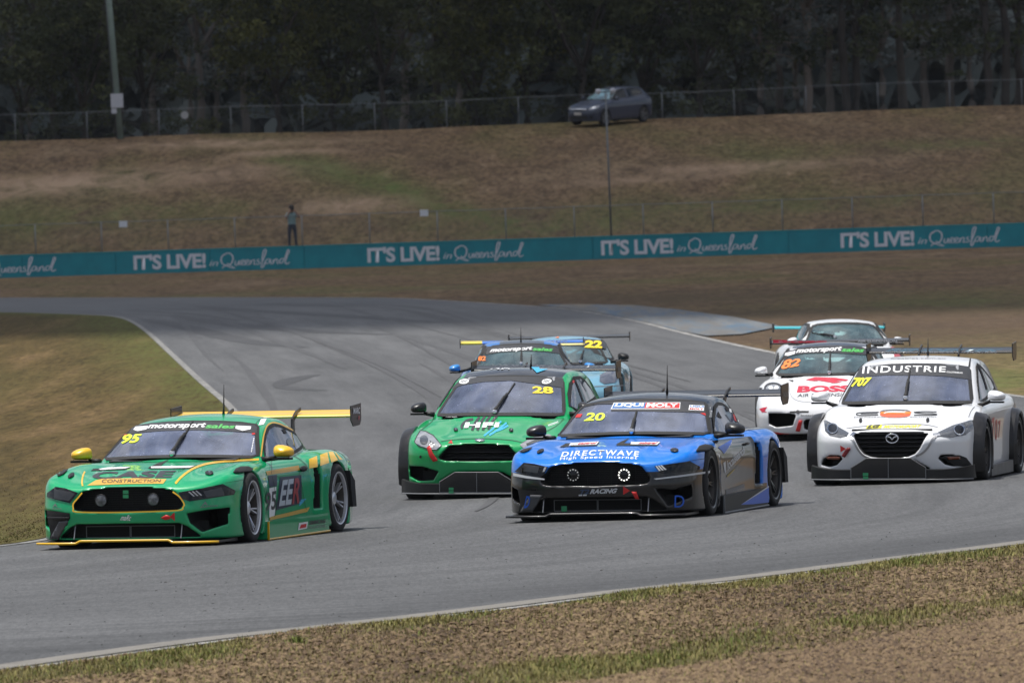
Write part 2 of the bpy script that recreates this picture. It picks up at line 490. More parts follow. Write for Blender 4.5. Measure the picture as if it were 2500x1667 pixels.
class CarBody:
    def __init__(s, name, P, ground, phi, lx, ly, roll=0.0, h=0.016, origin=None, tilt=None):
        """ground: photograph point where the local ground point (lx, ly) stands; phi: degrees the nose is turned off the line of sight"""
        s.P = P; s.h = h
        g = gp(*ground); th = math.pi / 2 - math.radians(phi)
        R = Matrix.Rotation(th, 4, 'Z')
        o = Vector((g.x, g.y, 0)) - (R @ Vector((lx, ly, 0)))
        o.z = float(terr(o.y + 2.0))
        if origin is not None: o = Vector(origin)
        if tilt is not None: R = tilt.to_4x4() @ R
        s.root = empty(name, o, th)
        s.root.rotation_euler = R.to_euler()
        s.RB = Matrix.Translation((0, 0, .6)) @ Matrix.Rotation(roll, 4, 'X') @ Matrix.Translation((0, 0, -.6))      # the body leans in the corner about a point above the axles
        s.M = Matrix.Translation(o) @ R @ s.RB
        s.Mi = s.M.inverted()
        s.cam = s.Mi @ CAM
        s.R3 = s.Mi.to_3x3()
        s.cuts = []
        s._fields()
    def _fields(s):
        P, h = s.P, s.h
        L = P['L']; ym = max(p[1] for p in P['wp']) + 0.06; zm = max(p[1] for p in P['zc']) + 0.06
        nyh = int(ym / h) + 1
        s.xs = np.arange(-0.06, L + 0.06, h); s.ys = (np.arange(-nyh, nyh) + 0.5) * h; s.zs = np.arange(P['zb'] - 3 * h, zm, h)
        s.org = np.array([s.xs[0], s.ys[0], s.zs[0]])
        X, Y, Zz = s.xs, np.abs(s.ys), s.zs
        W = pchip(P['wp'])(X)[:, None] + pchip(P['dw'])(Zz)[None, :]
        for xc, hw, amp, z0, z1 in P.get('bulge', []):
            W = W + (amp * np.exp(-np.abs((X - xc) / hw) ** 4))[:, None] * (1 / (1 + np.exp((Zz - z1) / 0.03)) * 1 / (1 + np.exp((z0 - Zz) / 0.03)))[None, :]
        top = pchip(P['top'])(X); dt = np.gradient(top, h)
        T = top[:, None] - P.get('crown', 0.05) * (Y[None, :] / 0.9) ** 2
        for xc, hw, amp, yc, yw in P.get('crest', []):
            T = T + (amp * np.exp(-np.abs((X - xc) / hw) ** 3))[:, None] * np.exp(-((Y - yc) / yw) ** 2)[None, :]
        fx = pchip(P['front'])(Y); nf = np.sqrt(1 + np.gradient(fx, h) ** 2)
        Xf = fx[:, None] + pchip(P['lean'])(Zz)[None, :]
        rx = pchip(P['rear'])(Y); Xr = L - (rx[:, None] + pchip(P['rlean'])(Zz)[None, :])
        fs = (Y[None, :, None] - W[:, None, :])
        ft = ((Zz[None, None, :] - T[:, :, None]) / np.sqrt(1 + dt ** 2)[:, None, None])
        f = smax(fs, ft, P.get('k1', 0.07))
        f = smax(f, ((Xf[None] - X[:, None, None]) / nf[None, :, None]), P.get('k2', 0.05))
        f = smax(f, X[:, None, None] - Xr[None], 0.08)
        f = smax(f, (P['zb'] - Zz)[None, None, :] + 0 * f, 0.03)
        zc = pchip(P['zc'])
        xe = X[:, None] - P.get('curv', 0.22) * (Y[None, :] ** 2)
        xr_ = np.where(xe > P.get('xmid', 2.6), X[:, None] + P.get('rcurv', 0.1) * (Y[None, :] ** 2), xe)
        zt = zc(np.clip(xr_, P['zc'][0][0], P['zc'][-1][0]))
        dz = np.gradient(zc(X), h)
        ct = (Zz[None, None, :] - (zt - P.get('rcrown', 0.16) * Y[None, :] ** 2)[:, :, None]) / np.sqrt(1 + np.clip(dz, -1.5, 1.5) ** 2)[:, None, None]
        Wc = pchip(P['wb'])(X)[:, None] - P['tumble'] * np.maximum(Zz - P['zbelt'], -.04)[None, :] + 1.2 * np.minimum(Zz - P['zbelt'] + .04, 0)[None, :]
        cs = (Y[None, :, None] - Wc[:, None, :])
        cab = smax(ct, cs, P.get('kc', 0.07))
        cab = np.maximum(cab, np.maximum(P['zc'][0][0] - X, X - P['zc'][-1][0])[:, None, None])
        s.cab = cab.astype(np.float32)
        s.F = smin(f, cab, P.get('ku', 0.02)).astype(np.float32)
        s.F0 = s.F.copy()
        V, Fc = surfnet(s.F, s.org, h)
        s.bvh = BVHTree.FromPolygons(V.tolist(), Fc.tolist())
    # --- openings
    def cut(s, g): s.F = np.maximum(s.F, -np.asarray(g, np.float32))
    def cut_front(s, poly, x0, x1):
        sd = psdf(poly, *np.meshgrid(np.abs(s.ys), s.zs, indexing='ij'))
        s.cut(np.maximum(np.maximum(sd[None], s.xs[:, None, None] - x1), x0 - s.xs[:, None, None]))
    def cut_side(s, poly, y0, y1=9.0):
        sd = psdf(poly, *np.meshgrid(s.xs, s.zs, indexing='ij'))
        Y = np.abs(s.ys)[None, :, None]
        s.cut(np.maximum(np.maximum(sd[:, None, :], y0 - Y), Y - y1))
    def cut_top(s, poly, depth):
        """shallow recess sunk below the skin"""
        sd = psdf(poly, *np.meshgrid(s.xs, np.abs(s.ys), indexing='ij'))
        s.cut(np.maximum(sd[:, :, None], -(s.F + depth)))
    def wheel_wells(s, xf, xr, R, zc, yin=0.60):
        for xw in (xf, xr):
            d = np.sqrt((s.xs - xw)[:, None] ** 2 + (s.zs - zc)[None, :] ** 2) - R
            s.cut(np.maximum(d[:, None, :], yin - np.abs(s.ys)[None, :, None]))
    def hollow(s, x0, x1, wall=0.05, floor=0.32, tub=0.60):
        Y = np.abs(s.ys)[None, :, None]; X = s.xs[:, None, None]; Zz = s.zs[None, None, :]
        s.cut(np.maximum(np.maximum(s.cab + wall, s.P['zbelt'] - 0.12 - Zz), np.maximum(x0 - X, X - x1)))
        s.cut(np.maximum(np.maximum(Y - tub, np.maximum(x0 + 0.12 - X, X - x1 + 0.3)), np.maximum(floor - Zz, Zz - s.P['zbelt'])))
    def mesh_body(s, matl, livery=None, name='body'):
        V, Fc = surfnet(s.F, s.org, s.h)
        me = mesh_np(name, V, Fc)
        if livery is not None:
            a = me.attributes.new('livery', 'FLOAT', 'POINT')
            a.data.foreach_set('value', np.asarray(livery(V[:, 0], np.abs(V[:, 1]), V[:, 2], V[:, 1]), np.float32))
        o = obj(name, me, s.root, [matl, MATTE])
        # the walls of ducts, wells and the cabin are bare black, not painted
        g = np.clip(np.round((V - s.org) / s.h).astype(int), 0, np.array(s.F.shape) - 1)
        deep = s.F0[g[:, 0], g[:, 1], g[:, 2]] < -1.4 * s.h
        me.polygons.foreach_set('material_index', deep[Fc].all(1).astype(np.int32))
        o.matrix_basis = s.RB
        del s.F, s.cab, s.F0
        return o
    # --- draping
    def _hit(s, mode, a, b, side):
        if mode == 'px': o, d = s.cam, (s.R3 @ ray(a, b)).normalized()
        elif mode == 'x': o, d = Vector((-3, a, b)), Vector((1, 0, 0))
        elif mode == 'xr': o, d = Vector((8, a, b)), Vector((-1, 0, 0))
        elif mode == 'y': o, d = Vector((a, side * 3, b)), Vector((0, -side, 0))
        else: o, d = Vector((a, b, 4)), Vector((0, 0, -1))
        co, no, _, _ = s.bvh.ray_cast(o, d)
        if co is None: return None
        if no.dot(d) > 0: no = -no
        return co, no
    def point(s, u, v):
        q = s._hit('px', u, v, 1)
        return q[0] if q else None
    def at(s, u, v, x=None, y=None):
        """local point on the line of sight where x or y has the given value"""
        d = s.R3 @ ray(u, v); o = s.cam
        t = (x - o.x) / d.x if x is not None else (y - o.y) / d.y
        return o + d * t
    def drape(s, name, bm, matl, mode='px', off=0.004, side=-1, parent=None, mirror=False, thick=0.0, hits=None):
        pos = {}
        dead = []
        for v in bm.verts:
            q = s._hit(mode, v.co.x, v.co.y, side)
            if q is None: dead.append(v)
            else: pos[v] = q
        if dead: bmesh.ops.delete(bm, geom=dead, context='VERTS')
        for v in bm.verts:
            co, no = pos[v]; v.co = co + no * off
        # drop faces stretched over an edge of the body
        bad = [f for f in bm.faces if any(e.calc_length() > 0.35 for e in f.edges)]
        if bad: bmesh.ops.delete(bm, geom=bad, context='FACES')
        for f in bm.faces:
            f.smooth = True
            f.normal_update()
        if bm.faces:
            n_ok = sum(1 for f in bm.faces if pos[f.verts[0]][1].dot(f.normal) >= 0)
            if n_ok * 2 < len(bm.faces): bmesh.ops.reverse_faces(bm, faces=bm.faces[:])
        if thick:
            g = bmesh.ops.extrude_face_region(bm, geom=bm.faces[:])
            for e in g['geom']:
                if isinstance(e, bmesh.types.BMVert): e.co += e.normal * thick
        if mirror:
            d = bmesh.ops.duplicate(bm, geom=bm.verts[:] + bm.edges[:] + bm.faces[:])['geom']
            fs = [e for e in d if isinstance(e, bmesh.types.BMFace)]
            for e in d:
                if isinstance(e, bmesh.types.BMVert): e.co.y = -e.co.y
            bmesh.ops.reverse_faces(bm, faces=fs)
        me = bpy.data.meshes.new(name); bm.to_mesh(me); bm.free()
        o = obj(name, me, parent or s.root, matl)
        o.matrix_basis = s.RB if parent is None else Matrix.Identity(4)
        return o
    def patch(s, name, loops, matl, mode='px', cell=None, **k):
        if loops and not isinstance(loops[0][0], (tuple, list, np.ndarray)): loops = [loops]
        return s.drape(name, fill2d(loops, cell or (7.0 if mode == 'px' else 0.05)), matl, mode, **k)
    def line(s, name, pts, w, matl, mode='px', n=6, closed=False, cell=None, **k):
        p = smooth2d(pts, n, closed) if n > 1 else pts
        return s.patch(name, band(p, w, closed), matl, mode, cell, **k)
    def text(s, txt, quad, matl, mode='px', bold=0.02, shear=0.0, bow=0.0, space=1.0, cell=None, name='lettering', **k):
        bm = warp_quad(text_bm(txt, bold, shear, space), quad, bow)
        grid2d(bm, cell or (9.0 if mode == 'px' else 0.08))
        return s.drape(name, bm, matl, mode, **k)
    def part(s, mb, name, matl, parent=None, smooth=False, angle=None):
        o = mb.build(name, matl, parent or s.root, smooth, angle)
        o.matrix_basis = s.RB if parent is None else Matrix.Identity(4)
        return o
    def flat(s, name, bm, matl, fn, parent=None):
        """flat lettering etc. laid on a plane: fn(a, b) -> local point"""
        for v in bm.verts: v.co = fn(v.co.x, v.co.y)
        me = bpy.data.meshes.new(name); bm.to_mesh(me); bm.free()
        o = obj(name, me, parent or s.root, matl)
        o.matrix_basis = s.RB if parent is None else Matrix.Identity(4)
        return o

# ------------------------------------------------------------------ wheels, wings, mirrors, wipers
_wm = {}
def wheel_meshes(style, R=0.335, W=0.29):
    key = (style, R, W)
    if key in _wm: return _wm[key]
    hw = W / 2; rr = R - 0.085
    t = MB().lathe([(-hw + 0.02, rr - 0.01), (-hw, rr + 0.005), (-hw - 0.006, rr + 0.035), (-hw, R - 0.03), (-hw + 0.018, R - 0.006), (-hw + 0.05, R), (hw - 0.05, R),
                    (hw - 0.018, R - 0.006), (hw, R - 0.03), (hw + 0.006, rr + 0.035), (hw, rr + 0.005), (hw - 0.02, rr - 0.01)], 48)
    tyre = t.build('tyre', None, None, True, 50); tm = tyre.data; bpy.data.objects.remove(tyre)
    # the rim is seen from outside, at -y
    r = MB().lathe([(-hw + 0.03, rr - 0.014), (-hw + 0.004, rr - 0.012), (-hw - 0.002, rr + 0.002), (-hw + 0.006, rr + 0.008), (-hw + 0.02, rr)], 48)
    ns = 7 if style == 'race' else 5
    for k in range(ns):
        a = 2 * math.pi * k / ns
        M = Matrix.Rotation(a, 4, 'Y')
        if style == 'race':
            for sg in (-1, 1):       # slim twin blades that open towards the lip
                q = [(0.045, -0.004 * sg - 0.006), (rr - 0.012, sg * 0.024 - 0.007), (rr - 0.012, sg * 0.024 + 0.007), (0.045, -0.004 * sg + 0.006)]
                V = [M @ Vector((x, -hw + (0.030 + 0.045 * (1 - x / rr)), z)) for x, z in q] + [M @ Vector((x, -hw + (0.065 + 0.045 * (1 - x / rr)), z)) for x, z in q]
                r.add(V, [(0, 1, 2, 3), (7, 6, 5, 4)] + [(i, 4 + i, 4 + (i + 1) % 4, (i + 1) % 4) for i in range(4)])
        else:
            q = [(0.04, -0.035), (rr - 0.012, -0.045), (rr - 0.012, 0.045), (0.04, 0.035)]
            V = [M @ Vector((x, -hw + 0.03, z)) for x, z in q] + [M @ Vector((x, -hw + 0.07, z)) for x, z in q]
            r.add(V, [(0, 1, 2, 3), (7, 6, 5, 4)] + [(i, 4 + i, 4 + (i + 1) % 4, (i + 1) % 4) for i in range(4)])
    r.lathe([(-hw + 0.10, 0.065), (-hw + 0.055, 0.062), (-hw + 0.045, 0.045), (-hw + 0.045, 0.0)], 20)
    ro = r.build('rim', None, None, True, 35); rm = ro.data; bpy.data.objects.remove(ro)
    d = MB().lathe([(-hw + 0.125, 0.05), (-hw + 0.125, 0.185), (-hw + 0.155, 0.185), (-hw + 0.155, 0.05)], 32)
    d.lathe([(hw - 0.02, 0.05), (hw - 0.02, rr - 0.012), (0.05, rr - 0.035), (-hw + 0.06, rr - 0.03), (-hw + 0.03, rr - 0.015)], 40)
    do = d.build('wheel', None, None, True, 40); dm = do.data; bpy.data.objects.remove(do)
    _wm[key] = (tm, rm, dm)
    return _wm[key]

def add_wheels(root, xf, xr, yo, rimmat, R=0.335, W=0.29, style='race', steer=0.0, zc=None, yor=None):
    """yo: outer face of the tyre"""
    tm, rm, dm = wheel_meshes(style, R, W)
    zc = R - 0.004 if zc is None else zc
    for x in (xf, xr):
        for sd in (-1, 1):
            y_o = yo if (x == xf or yor is None) else yor
            w = obj('wheel', dm.copy(), root, mat('brake disc', (.05, .045, .042), .5, metal=.4))
            w.location = (x, sd * (y_o - W / 2), zc)
            w.rotation_euler = (0, 0, (0 if sd < 0 else math.pi) + (steer if x == xf else 0))
            t = obj('tyre', tm.copy(), w, RUBBER); r = obj('rim', rm.copy(), w, rimmat)
            t.rotation_euler = r.rotation_euler = (0, rnd.uniform(0, 1.2), 0)

def airfoil(c, t, camber, n=9):
    up = []; lo = []
    for k in range(n):
        x = 0.5 * (1 - math.cos(math.pi * k / (n - 1)))
        th = 5 * t * (0.2969 * math.sqrt(x) - 0.126 * x - 0.3516 * x * x + 0.2843 * x ** 3 - 0.1015 * x ** 4)
        cm = camber * 4 * x * (1 - x)
        up.append((x * c, (cm + th) * c)); lo.append((x * c, (cm - th) * c))
    return up + lo[-2:0:-1]

def add_wing(cb, x, z, half, chord, matl, plate, plate_size=(0.30, 0.20), mounts=(0.33,), deck=0.82, swan=True, aoa=8.0, dz_plate=0.0, gurney=False):
    a = math.radians(aoa)
    prof = [(px * math.cos(a) - pz * math.sin(a), px * math.sin(a) + pz * math.cos(a)) for px, pz in airfoil(chord, 0.13, -0.05)]
    m = MB().prism(prof, lambda p, t: Vector((x + p[0], t, z + p[1])), -half, half)
    w = cb.part(m, 'rear_wing', matl, angle=45)
    pl, ph = plate_size
    for sd in (-1, 1):
        o = [(x - 0.04, z + ph * 0.45 + dz_plate), (x + pl - 0.04, z + ph * 0.55 + dz_plate), (x + pl - 0.04, z - ph * 0.2 + dz_plate), (x + pl * 0.75, z - ph * 0.45 + dz_plate), (x + 0.04, z - ph * 0.5 + dz_plate), (x - 0.04, z - ph * 0.2 + dz_plate)]
        e = MB().prism(o, lambda p, t: Vector((p[0], t, p[1])), sd * half + (-0.002 if sd < 0 else 0.002), sd * (half + 0.012))
        cb.part(e, 'end_plate', plate, w)
    for my in mounts:
        for sd in (-1, 1):
            if swan:
                pts = [(x + 0.02, z + 0.055), (x + 0.16, z + 0.085), (x + 0.17, z + 0.055), (x + 0.03, z + 0.02), (x - 0.06, z - 0.05), (x - 0.02, deck - 0.05), (x - 0.16, deck - 0.05), (x - 0.13, z - 0.02)]
            else:
                pts = [(x + 0.05, z - 0.005), (x + 0.2, z + 0.01), (x + 0.17, deck - 0.05), (x - 0.02, deck - 0.05)]
            e = MB().prism(pts, lambda p, t: Vector((p[0], t, p[1])), sd * my - 0.008, sd * my + 0.008)
            cb.part(e, 'wing_mount', CARBON, w)
    return w

def mirror_mesh(w=0.2, h=0.125, d=0.12):
    """teardrop door-mirror shell facing -x with its glass at +x; inner edge at y=0, grows to +y"""
    m = MB(); rings = []
    for i, (xx, sc) in enumerate([(-d, 0.12), (-d * 0.85, 0.5), (-d * 0.5, 0.82), (-d * 0.1, 0.97), (0.0, 1.0), (0.012, 0.96)]):
        ring = []
        for k in range(20):
            t = 2 * math.pi * k / 20
            cy, cz = math.cos(t), math.sin(t)
            e = 0.62
            yy = w / 2 + 0.5 * w * sc * math.copysign(abs(cy) ** e, cy) + (1 - sc) * 0.02
            zz = 0.5 * h * sc * math.copysign(abs(cz) ** e, cz) * ((1.15 - 0.55 * max(yy / w, 0) ** 2.2) if cz > 0 else 0.72)
            ring.append((xx, yy, zz))
        rings.append(ring)
    V = [p for r in rings for p in r]; n = 20
    Fc = [(i * n + k, i * n + (k + 1) % n, (i + 1) * n + (k + 1) % n, (i + 1) * n + k) for i in range(len(rings) - 1) for k in range(n)]
    Fc += [tuple(range(n)), tuple(reversed(range((len(rings) - 1) * n, len(rings) * n)))]
    return V, Fc

def add_mirrors(cb, x, y_in, z, shell, w=0.2, h=0.125, d=0.12, root_pt=None, base=None, sides=(-1, 1)):
    V, Fc = mirror_mesh(w, h, d)
    rp = root_pt or (x + 0.05, y_in - 0.14, z - 0.10)
    for sd in sides:
        m = MB().add([(x + p[0], sd * (y_in + p[1]), z + p[2]) for p in V], Fc)
        o = cb.part(m, 'door_mirror', shell, smooth=True)
        b = MB().box((x - d * 0.32, sd * (y_in + w * 0.5), z - h * 0.47), (d * 0.7, w * 0.86, h * 0.16))
        cb.part(b, 'mirror_base', BLACK, o)
        t = MB().tube([(rp[0], sd * rp[1], rp[2]), (x, sd * (y_in + 0.03), z - h * 0.42)], [0.028, 0.018], 8)
        cb.part(t, 'mirror_arm', BLACK if base is None else base, o, True)

def add_wiper(cb, p0, p1, off=0.035, parts=True):
    """single racing wiper from its spindle p0 to the blade tip p1 (photograph points on the windscreen)"""
    n = 14; pts = []
    for k in range(n):
        t = k / (n - 1)
        q = cb._hit('px', p0[0] + (p1[0] - p0[0]) * t, p0[1] + (p1[1] - p0[1]) * t, 1)
        if q: pts.append(q[0] + q[1] * (off if t < 0.5 else off * 0.6))
    if len(pts) < 4: return
    h = len(pts) // 2 + 1
    a = cb.part(MB().tube(pts[:h + 1], [0.022] * 2 + [0.016] * (h - 1), 6), 'wiper_arm', MATTE, smooth=True)
    cb.part(MB().tube([p + Vector((0, 0, -0.012)) for p in pts[3:]], 0.011, 6), 'wiper_blade', MATTE, a, True)
    cb.part(MB().tube([pts[0] + Vector((0, 0, -0.04)), pts[0] + Vector((0, 0, 0.015))], 0.028, 10), 'spindle', CHROME, a, True)

def add_antenna(cb, u, v, length=0.27):
    q = cb._hit('px', u, v, 1)
    if not q: return
    p = q[0]
    cb.part(MB().tube([p, p + Vector((0.01, 0, 0.05)), p + Vector((0.03, 0, length))], [0.014, 0.009, 0.003], 6), 'antenna', MATTE, smooth=True)

def add_interior(cb, x0, z_dash, half=0.6, seat_x=2.25, seat_y=0.33, cage=CAGE, roof=1.12, w_roof=0.48, w_belt=0.6, xhoop=2.75, hdr=2.15, xb=1.6, netside=True):
    m = MB()
    prof = [(x0, z_dash - 0.02), (x0 + 0.22, z_dash), (x0 + 0.34, z_dash - 0.05), (x0 + 0.36, z_dash - 0.25), (x0 + 0.1, z_dash - 0.3)]
    m.prism(prof, lambda p, t: Vector((p[0], t, p[1])), -half, half)
    cb.part(m, 'dashboard', INTER)
    # racing bucket seat with headrest wings
    st = MB()
    b = z_dash - 0.42
    st.box((seat_x, seat_y, b), (0.5, 0.44, 0.10))
    st.add([(seat_x + 0.18, seat_y - 0.22, b), (seat_x + 0.18, seat_y + 0.22, b), (seat_x + 0.40, seat_y + 0.20, b + 0.62), (seat_x + 0.40, seat_y - 0.20, b + 0.62),
            (seat_x + 0.28, seat_y - 0.22, b), (seat_x + 0.28, seat_y + 0.22, b), (seat_x + 0.48, seat_y + 0.20, b + 0.62), (seat_x + 0.48, seat_y - 0.20, b + 0.62)],
           [(0, 1, 2, 3), (4, 7, 6, 5), (0, 4, 5, 1), (1, 5, 6, 2), (2, 6, 7, 3), (3, 7, 4, 0)])
    for sg in (-1, 1): st.box((seat_x + 0.27, seat_y + sg * 0.19, b + 0.54), (0.24, 0.04, 0.24))
    cb.part(st, 'seat', BLACK)
    sw = MB().tube([(seat_x - 0.28 + 0.05 * math.sin(t), seat_y + 0.16 * math.cos(t), z_dash + 0.0 + 0.14 * math.sin(t)) for t in [2 * math.pi * k / 16 for k in range(17)]], 0.014, 6)
    cb.part(sw, 'steering_wheel', MATTE, smooth=True)
    c = MB()
    for sg in (-1, 1):
        c.tube([(xb - 0.05, sg * (w_belt), z_dash - 0.1), (hdr + 0.02, sg * w_roof, roof - 0.02), (xhoop, sg * w_roof, roof), (xhoop, sg * w_belt, z_dash - 0.3)], 0.02, 8)
        c.tube([(xhoop, sg * w_roof, roof), (xhoop + 0.75, sg * 0.42, z_dash)], 0.02, 8)
    c.tube([(hdr + 0.02, -w_roof, roof - 0.02), (hdr + 0.02, w_roof, roof - 0.02)], 0.02, 8)
    c.tube([(xhoop, -w_roof, roof), (xhoop, w_roof, roof)], 0.02, 8)
    c.tube([(xhoop, -w_belt, z_dash - 0.05), (xhoop, w_belt, z_dash - 0.05)], 0.02, 8)
    c.tube([(xhoop, -w_belt, z_dash - 0.2), (xhoop, w_roof, roof)], 0.02, 8)
    c.tube([(xhoop, w_belt, z_dash - 0.2), (xhoop, -w_roof, roof)], 0.02, 8)
    cb.part(c, 'roll_cage', cage, smooth=True)

def pane(cb, name, poly, matl, mode, seal=0.028, off=0.006, mirror=False, side=-1, cell=0.06, sealmat=None):
    """glass sheet with a black bonded edge that follows the body"""
    loops = [poly] if not isinstance(poly[0][0], (tuple, list)) else poly
    g = cb.patch(name, loops, matl, mode, cell, off=off, mirror=mirror, side=side)
    s_ = cb.patch('window_seal', band(poly, seal * 2, True), sealmat or MATTE, mode, cell, off=off + 0.003, mirror=mirror, side=side)
    s_.parent = g; s_.matrix_basis = Matrix.Identity(4)
    return g
def mirror_poly(half):
    """closed outline from its +y half, listed from the top centre round to the bottom centre"""
    return list(half) + [(-y, z) for y, z in reversed(half) if abs(y) > 1e-6]
# ------------------------------------------------------------------ the land
def at_depth(u, v, y):
    d = ray(u, v); return CAM + d * (y / d.y)
BL, BR_ = at_depth(-400, 690.0, 444.7), at_depth(2900, 592.5, 422.3)       # foot of the barrier wall
BDIR = (BR_ - BL); BDIR.z = 0; BLEN = BDIR.length; BDIR.normalize()
BNOR = Vector((-BDIR.y, BDIR.x, 0))
def bar_y(x): return BL.y + (np.asarray(x, float) - BL.x) * (BDIR.y / BDIR.x)
_rs = np.random.RandomState(3)
_KX = [( _rs.uniform(-.5, .5), _rs.uniform(-.5, .5), _rs.uniform(0, 6.28), _rs.uniform(.3, 1)) for _ in range(24)]
def lumps(x, y, sc=1.0):
    h = np.zeros(np.broadcast(x, y).shape)
    for a, b, p, w in _KX: h = h + w * np.sin((a * x + b * y) * sc + p)
    return h / 6.0
HILL_Y = 500.0
def hill(x, y):
    """embankment behind the barrier: a low step of fill, the long bank, a level crest"""
    x = np.asarray(x, float); y = np.asarray(y, float)
    yb = bar_y(x)
    base = terr(yb)
    d = y - yb
    fill = .86 * np.clip((d - .8) / .9, 0, 1)
    t = np.clip((y - yb - 6.0) / (HILL_Y - yb - 6.0), 0, 1.0)
    rise = (8.22 - base - .86) * (t * (1.18 - .18 * t))
    crest = base + fill + rise
    back = np.clip(y - HILL_Y - 1.0, 0, 12.0)
    return crest - .055 * back
def ground_z(x, y):
    x = np.asarray(x, float); y = np.asarray(y, float)
    yb = bar_y(x)
    z = np.where(y > yb + .7, hill(x, y), terr(np.minimum(y, yb)))
    soft = np.clip((y - yb - 2) / 10, 0, 1)
    return z + .10 * soft * lumps(x, y, 1.0) + .03 * soft * lumps(x, y, 3.7)

def node_mat(name):
    m = bpy.data.materials.new(name); m.use_nodes = True
    MATS[name] = m
    nt = m.node_tree
    return m, nt, nt.nodes['Principled BSDF'], nt.nodes.new, nt.links.new
def noise(N, L, vec, scale, detail=5, rough=.6, dist=0.0):
    n = N('ShaderNodeTexNoise'); n.inputs['Scale'].default_value = scale; n.inputs['Detail'].default_value = detail
    n.inputs['Roughness'].default_value = rough; n.inputs['Distortion'].default_value = dist
    L(vec, n.inputs['Vector']); return n.outputs[0]
def ramp(N, L, fac, stops):
    r = N('ShaderNodeValToRGB'); e = r.color_ramp.elements
    while len(e) < len(stops): e.new(.5)
    for q, (p, c) in zip(e, stops): q.position = p; q.color = (*c, 1) if len(c) == 3 else c
    L(fac, r.inputs[0]); return r.outputs[0]
def mixc(N, L, fac, a, b):
    m = N('ShaderNodeMix'); m.data_type = 'RGBA'
    for s_, k in ((a, 'A'), (b, 'B')):
        if isinstance(s_, tuple): m.inputs[k].default_value = (*s_, 1)
        else: L(s_, m.inputs[k])
    if isinstance(fac, float): m.inputs['Factor'].default_value = fac
    else: L(fac, m.inputs['Factor'])
    return m.outputs['Result']
def maprange(N, L, v, a, b, c=0.0, d=1.0):
    m = N('ShaderNodeMapRange'); L(v, m.inputs[0])
    for i, q in enumerate((a, b, c, d)): m.inputs[i + 1].default_value = q
    return m.outputs[0]
def stretch(N, L, vec, sc):
    m = N('ShaderNodeMapping'); m.inputs['Scale'].default_value = sc; L(vec, m.inputs['Vector']); return m.outputs[0]
def math_(N, L, op, a, b):
    m = N('ShaderNodeMath'); m.operation = op
    for i, s_ in enumerate((a, b)):
        if isinstance(s_, (int, float)): m.inputs[i].default_value = s_
        else: L(s_, m.inputs[i])
    return m.outputs[0]

# dry grass of the bank and the run-off: straw, bare clay, green where water runs
m, nt, B, N, L = node_mat('dry grass bank')
tc = N('ShaderNodeTexCoord').outputs['Object']
bank = stretch(N, L, tc, (1, .22, 1))
big = noise(N, L, bank, .16, 6, .62)
mid = noise(N, L, bank, .9, 6, .65, .6)
fine = noise(N, L, stretch(N, L, tc, (1, .16, 1)), 4.0, 4, .75)
col = ramp(N, L, big, [(.30, (.085, .095, .026)), (.42, (.125, .098, .040)), (.50, (.160, .104, .058)), (.58, (.120, .074, .046)), (.70, (.27, .19, .12))])
col2 = ramp(N, L, mid, [(.30, (.055, .042, .026)), (.46, (.140, .100, .058)), (.58, (.175, .118, .068)), (.72, (.31, .225, .15))])
c3 = mixc(N, L, .5, col, col2)
fdark = ramp(N, L, fine, [(.30, (.38, .36, .34)), (.62, (1.25, 1.25, 1.22))])
mm = N('ShaderNodeMix'); mm.data_type = 'RGBA'; mm.blend_type = 'MULTIPLY'; mm.inputs['Factor'].default_value = 1.0
L(c3, mm.inputs['A']); L(fdark, mm.inputs['B'])
ga = N('ShaderNodeAttribute'); ga.attribute_name = 'green'
gm_ = math_(N, L, 'MULTIPLY', ga.outputs['Fac'], maprange(N, L, mid, .32, .62))
so = N('ShaderNodeAttribute'); so.attribute_name = 'soil'
sm_ = math_(N, L, 'MULTIPLY', so.outputs['Fac'], maprange(N, L, mid, .25, .55, .55, 1.0))
soil_c = mixc(N, L, sm_, mm.outputs['Result'], (.058, .042, .030))
gmix = mixc(N, L, gm_, soil_c, (.070, .115, .024))
ba = N('ShaderNodeAttribute'); ba.attribute_name = 'bare'
bm_ = math_(N, L, 'MULTIPLY', ba.outputs['Fac'], maprange(N, L, mid, .30, .60))
bmix = mixc(N, L, bm_, gmix, (.34, .24, .16))
L(bmix, B.inputs['Base Color']); B.inputs['Roughness'].default_value = .95; B.inputs['Specular IOR Level'].default_value = .1
bp = N('ShaderNodeBump'); bp.inputs['Strength'].default_value = .9; bp.inputs['Distance'].default_value = .12
L(fine, bp.inputs['Height']); L(bp.outputs[0], B.inputs['Normal'])
BANK = m

xs = np.concatenate([np.linspace(-2500, -80, 14)[:-1], np.arange(-80, 80.1, 1.0), np.linspace(80, 2500, 14)[1:]])
ys = np.concatenate([np.linspace(-400, 60, 8)[:-1], np.arange(60, 400, 5.0), np.arange(400, 462, .5), np.arange(462, 516, .75), np.linspace(516, 700, 18), np.linspace(760, 6000, 10)])
GX, GY = np.meshgrid(xs, ys, indexing='ij')
GZ = ground_z(GX, GY)
nx, ny = len(xs), len(ys)
idx = np.arange(nx * ny).reshape(nx, ny)
Q = np.stack([idx[:-1, :-1], idx[1:, :-1], idx[1:, 1:], idx[:-1, 1:]], -1).reshape(-1, 4)
me = mesh_np('ground', np.stack([GX, GY, GZ], -1).reshape(-1, 3), Q)
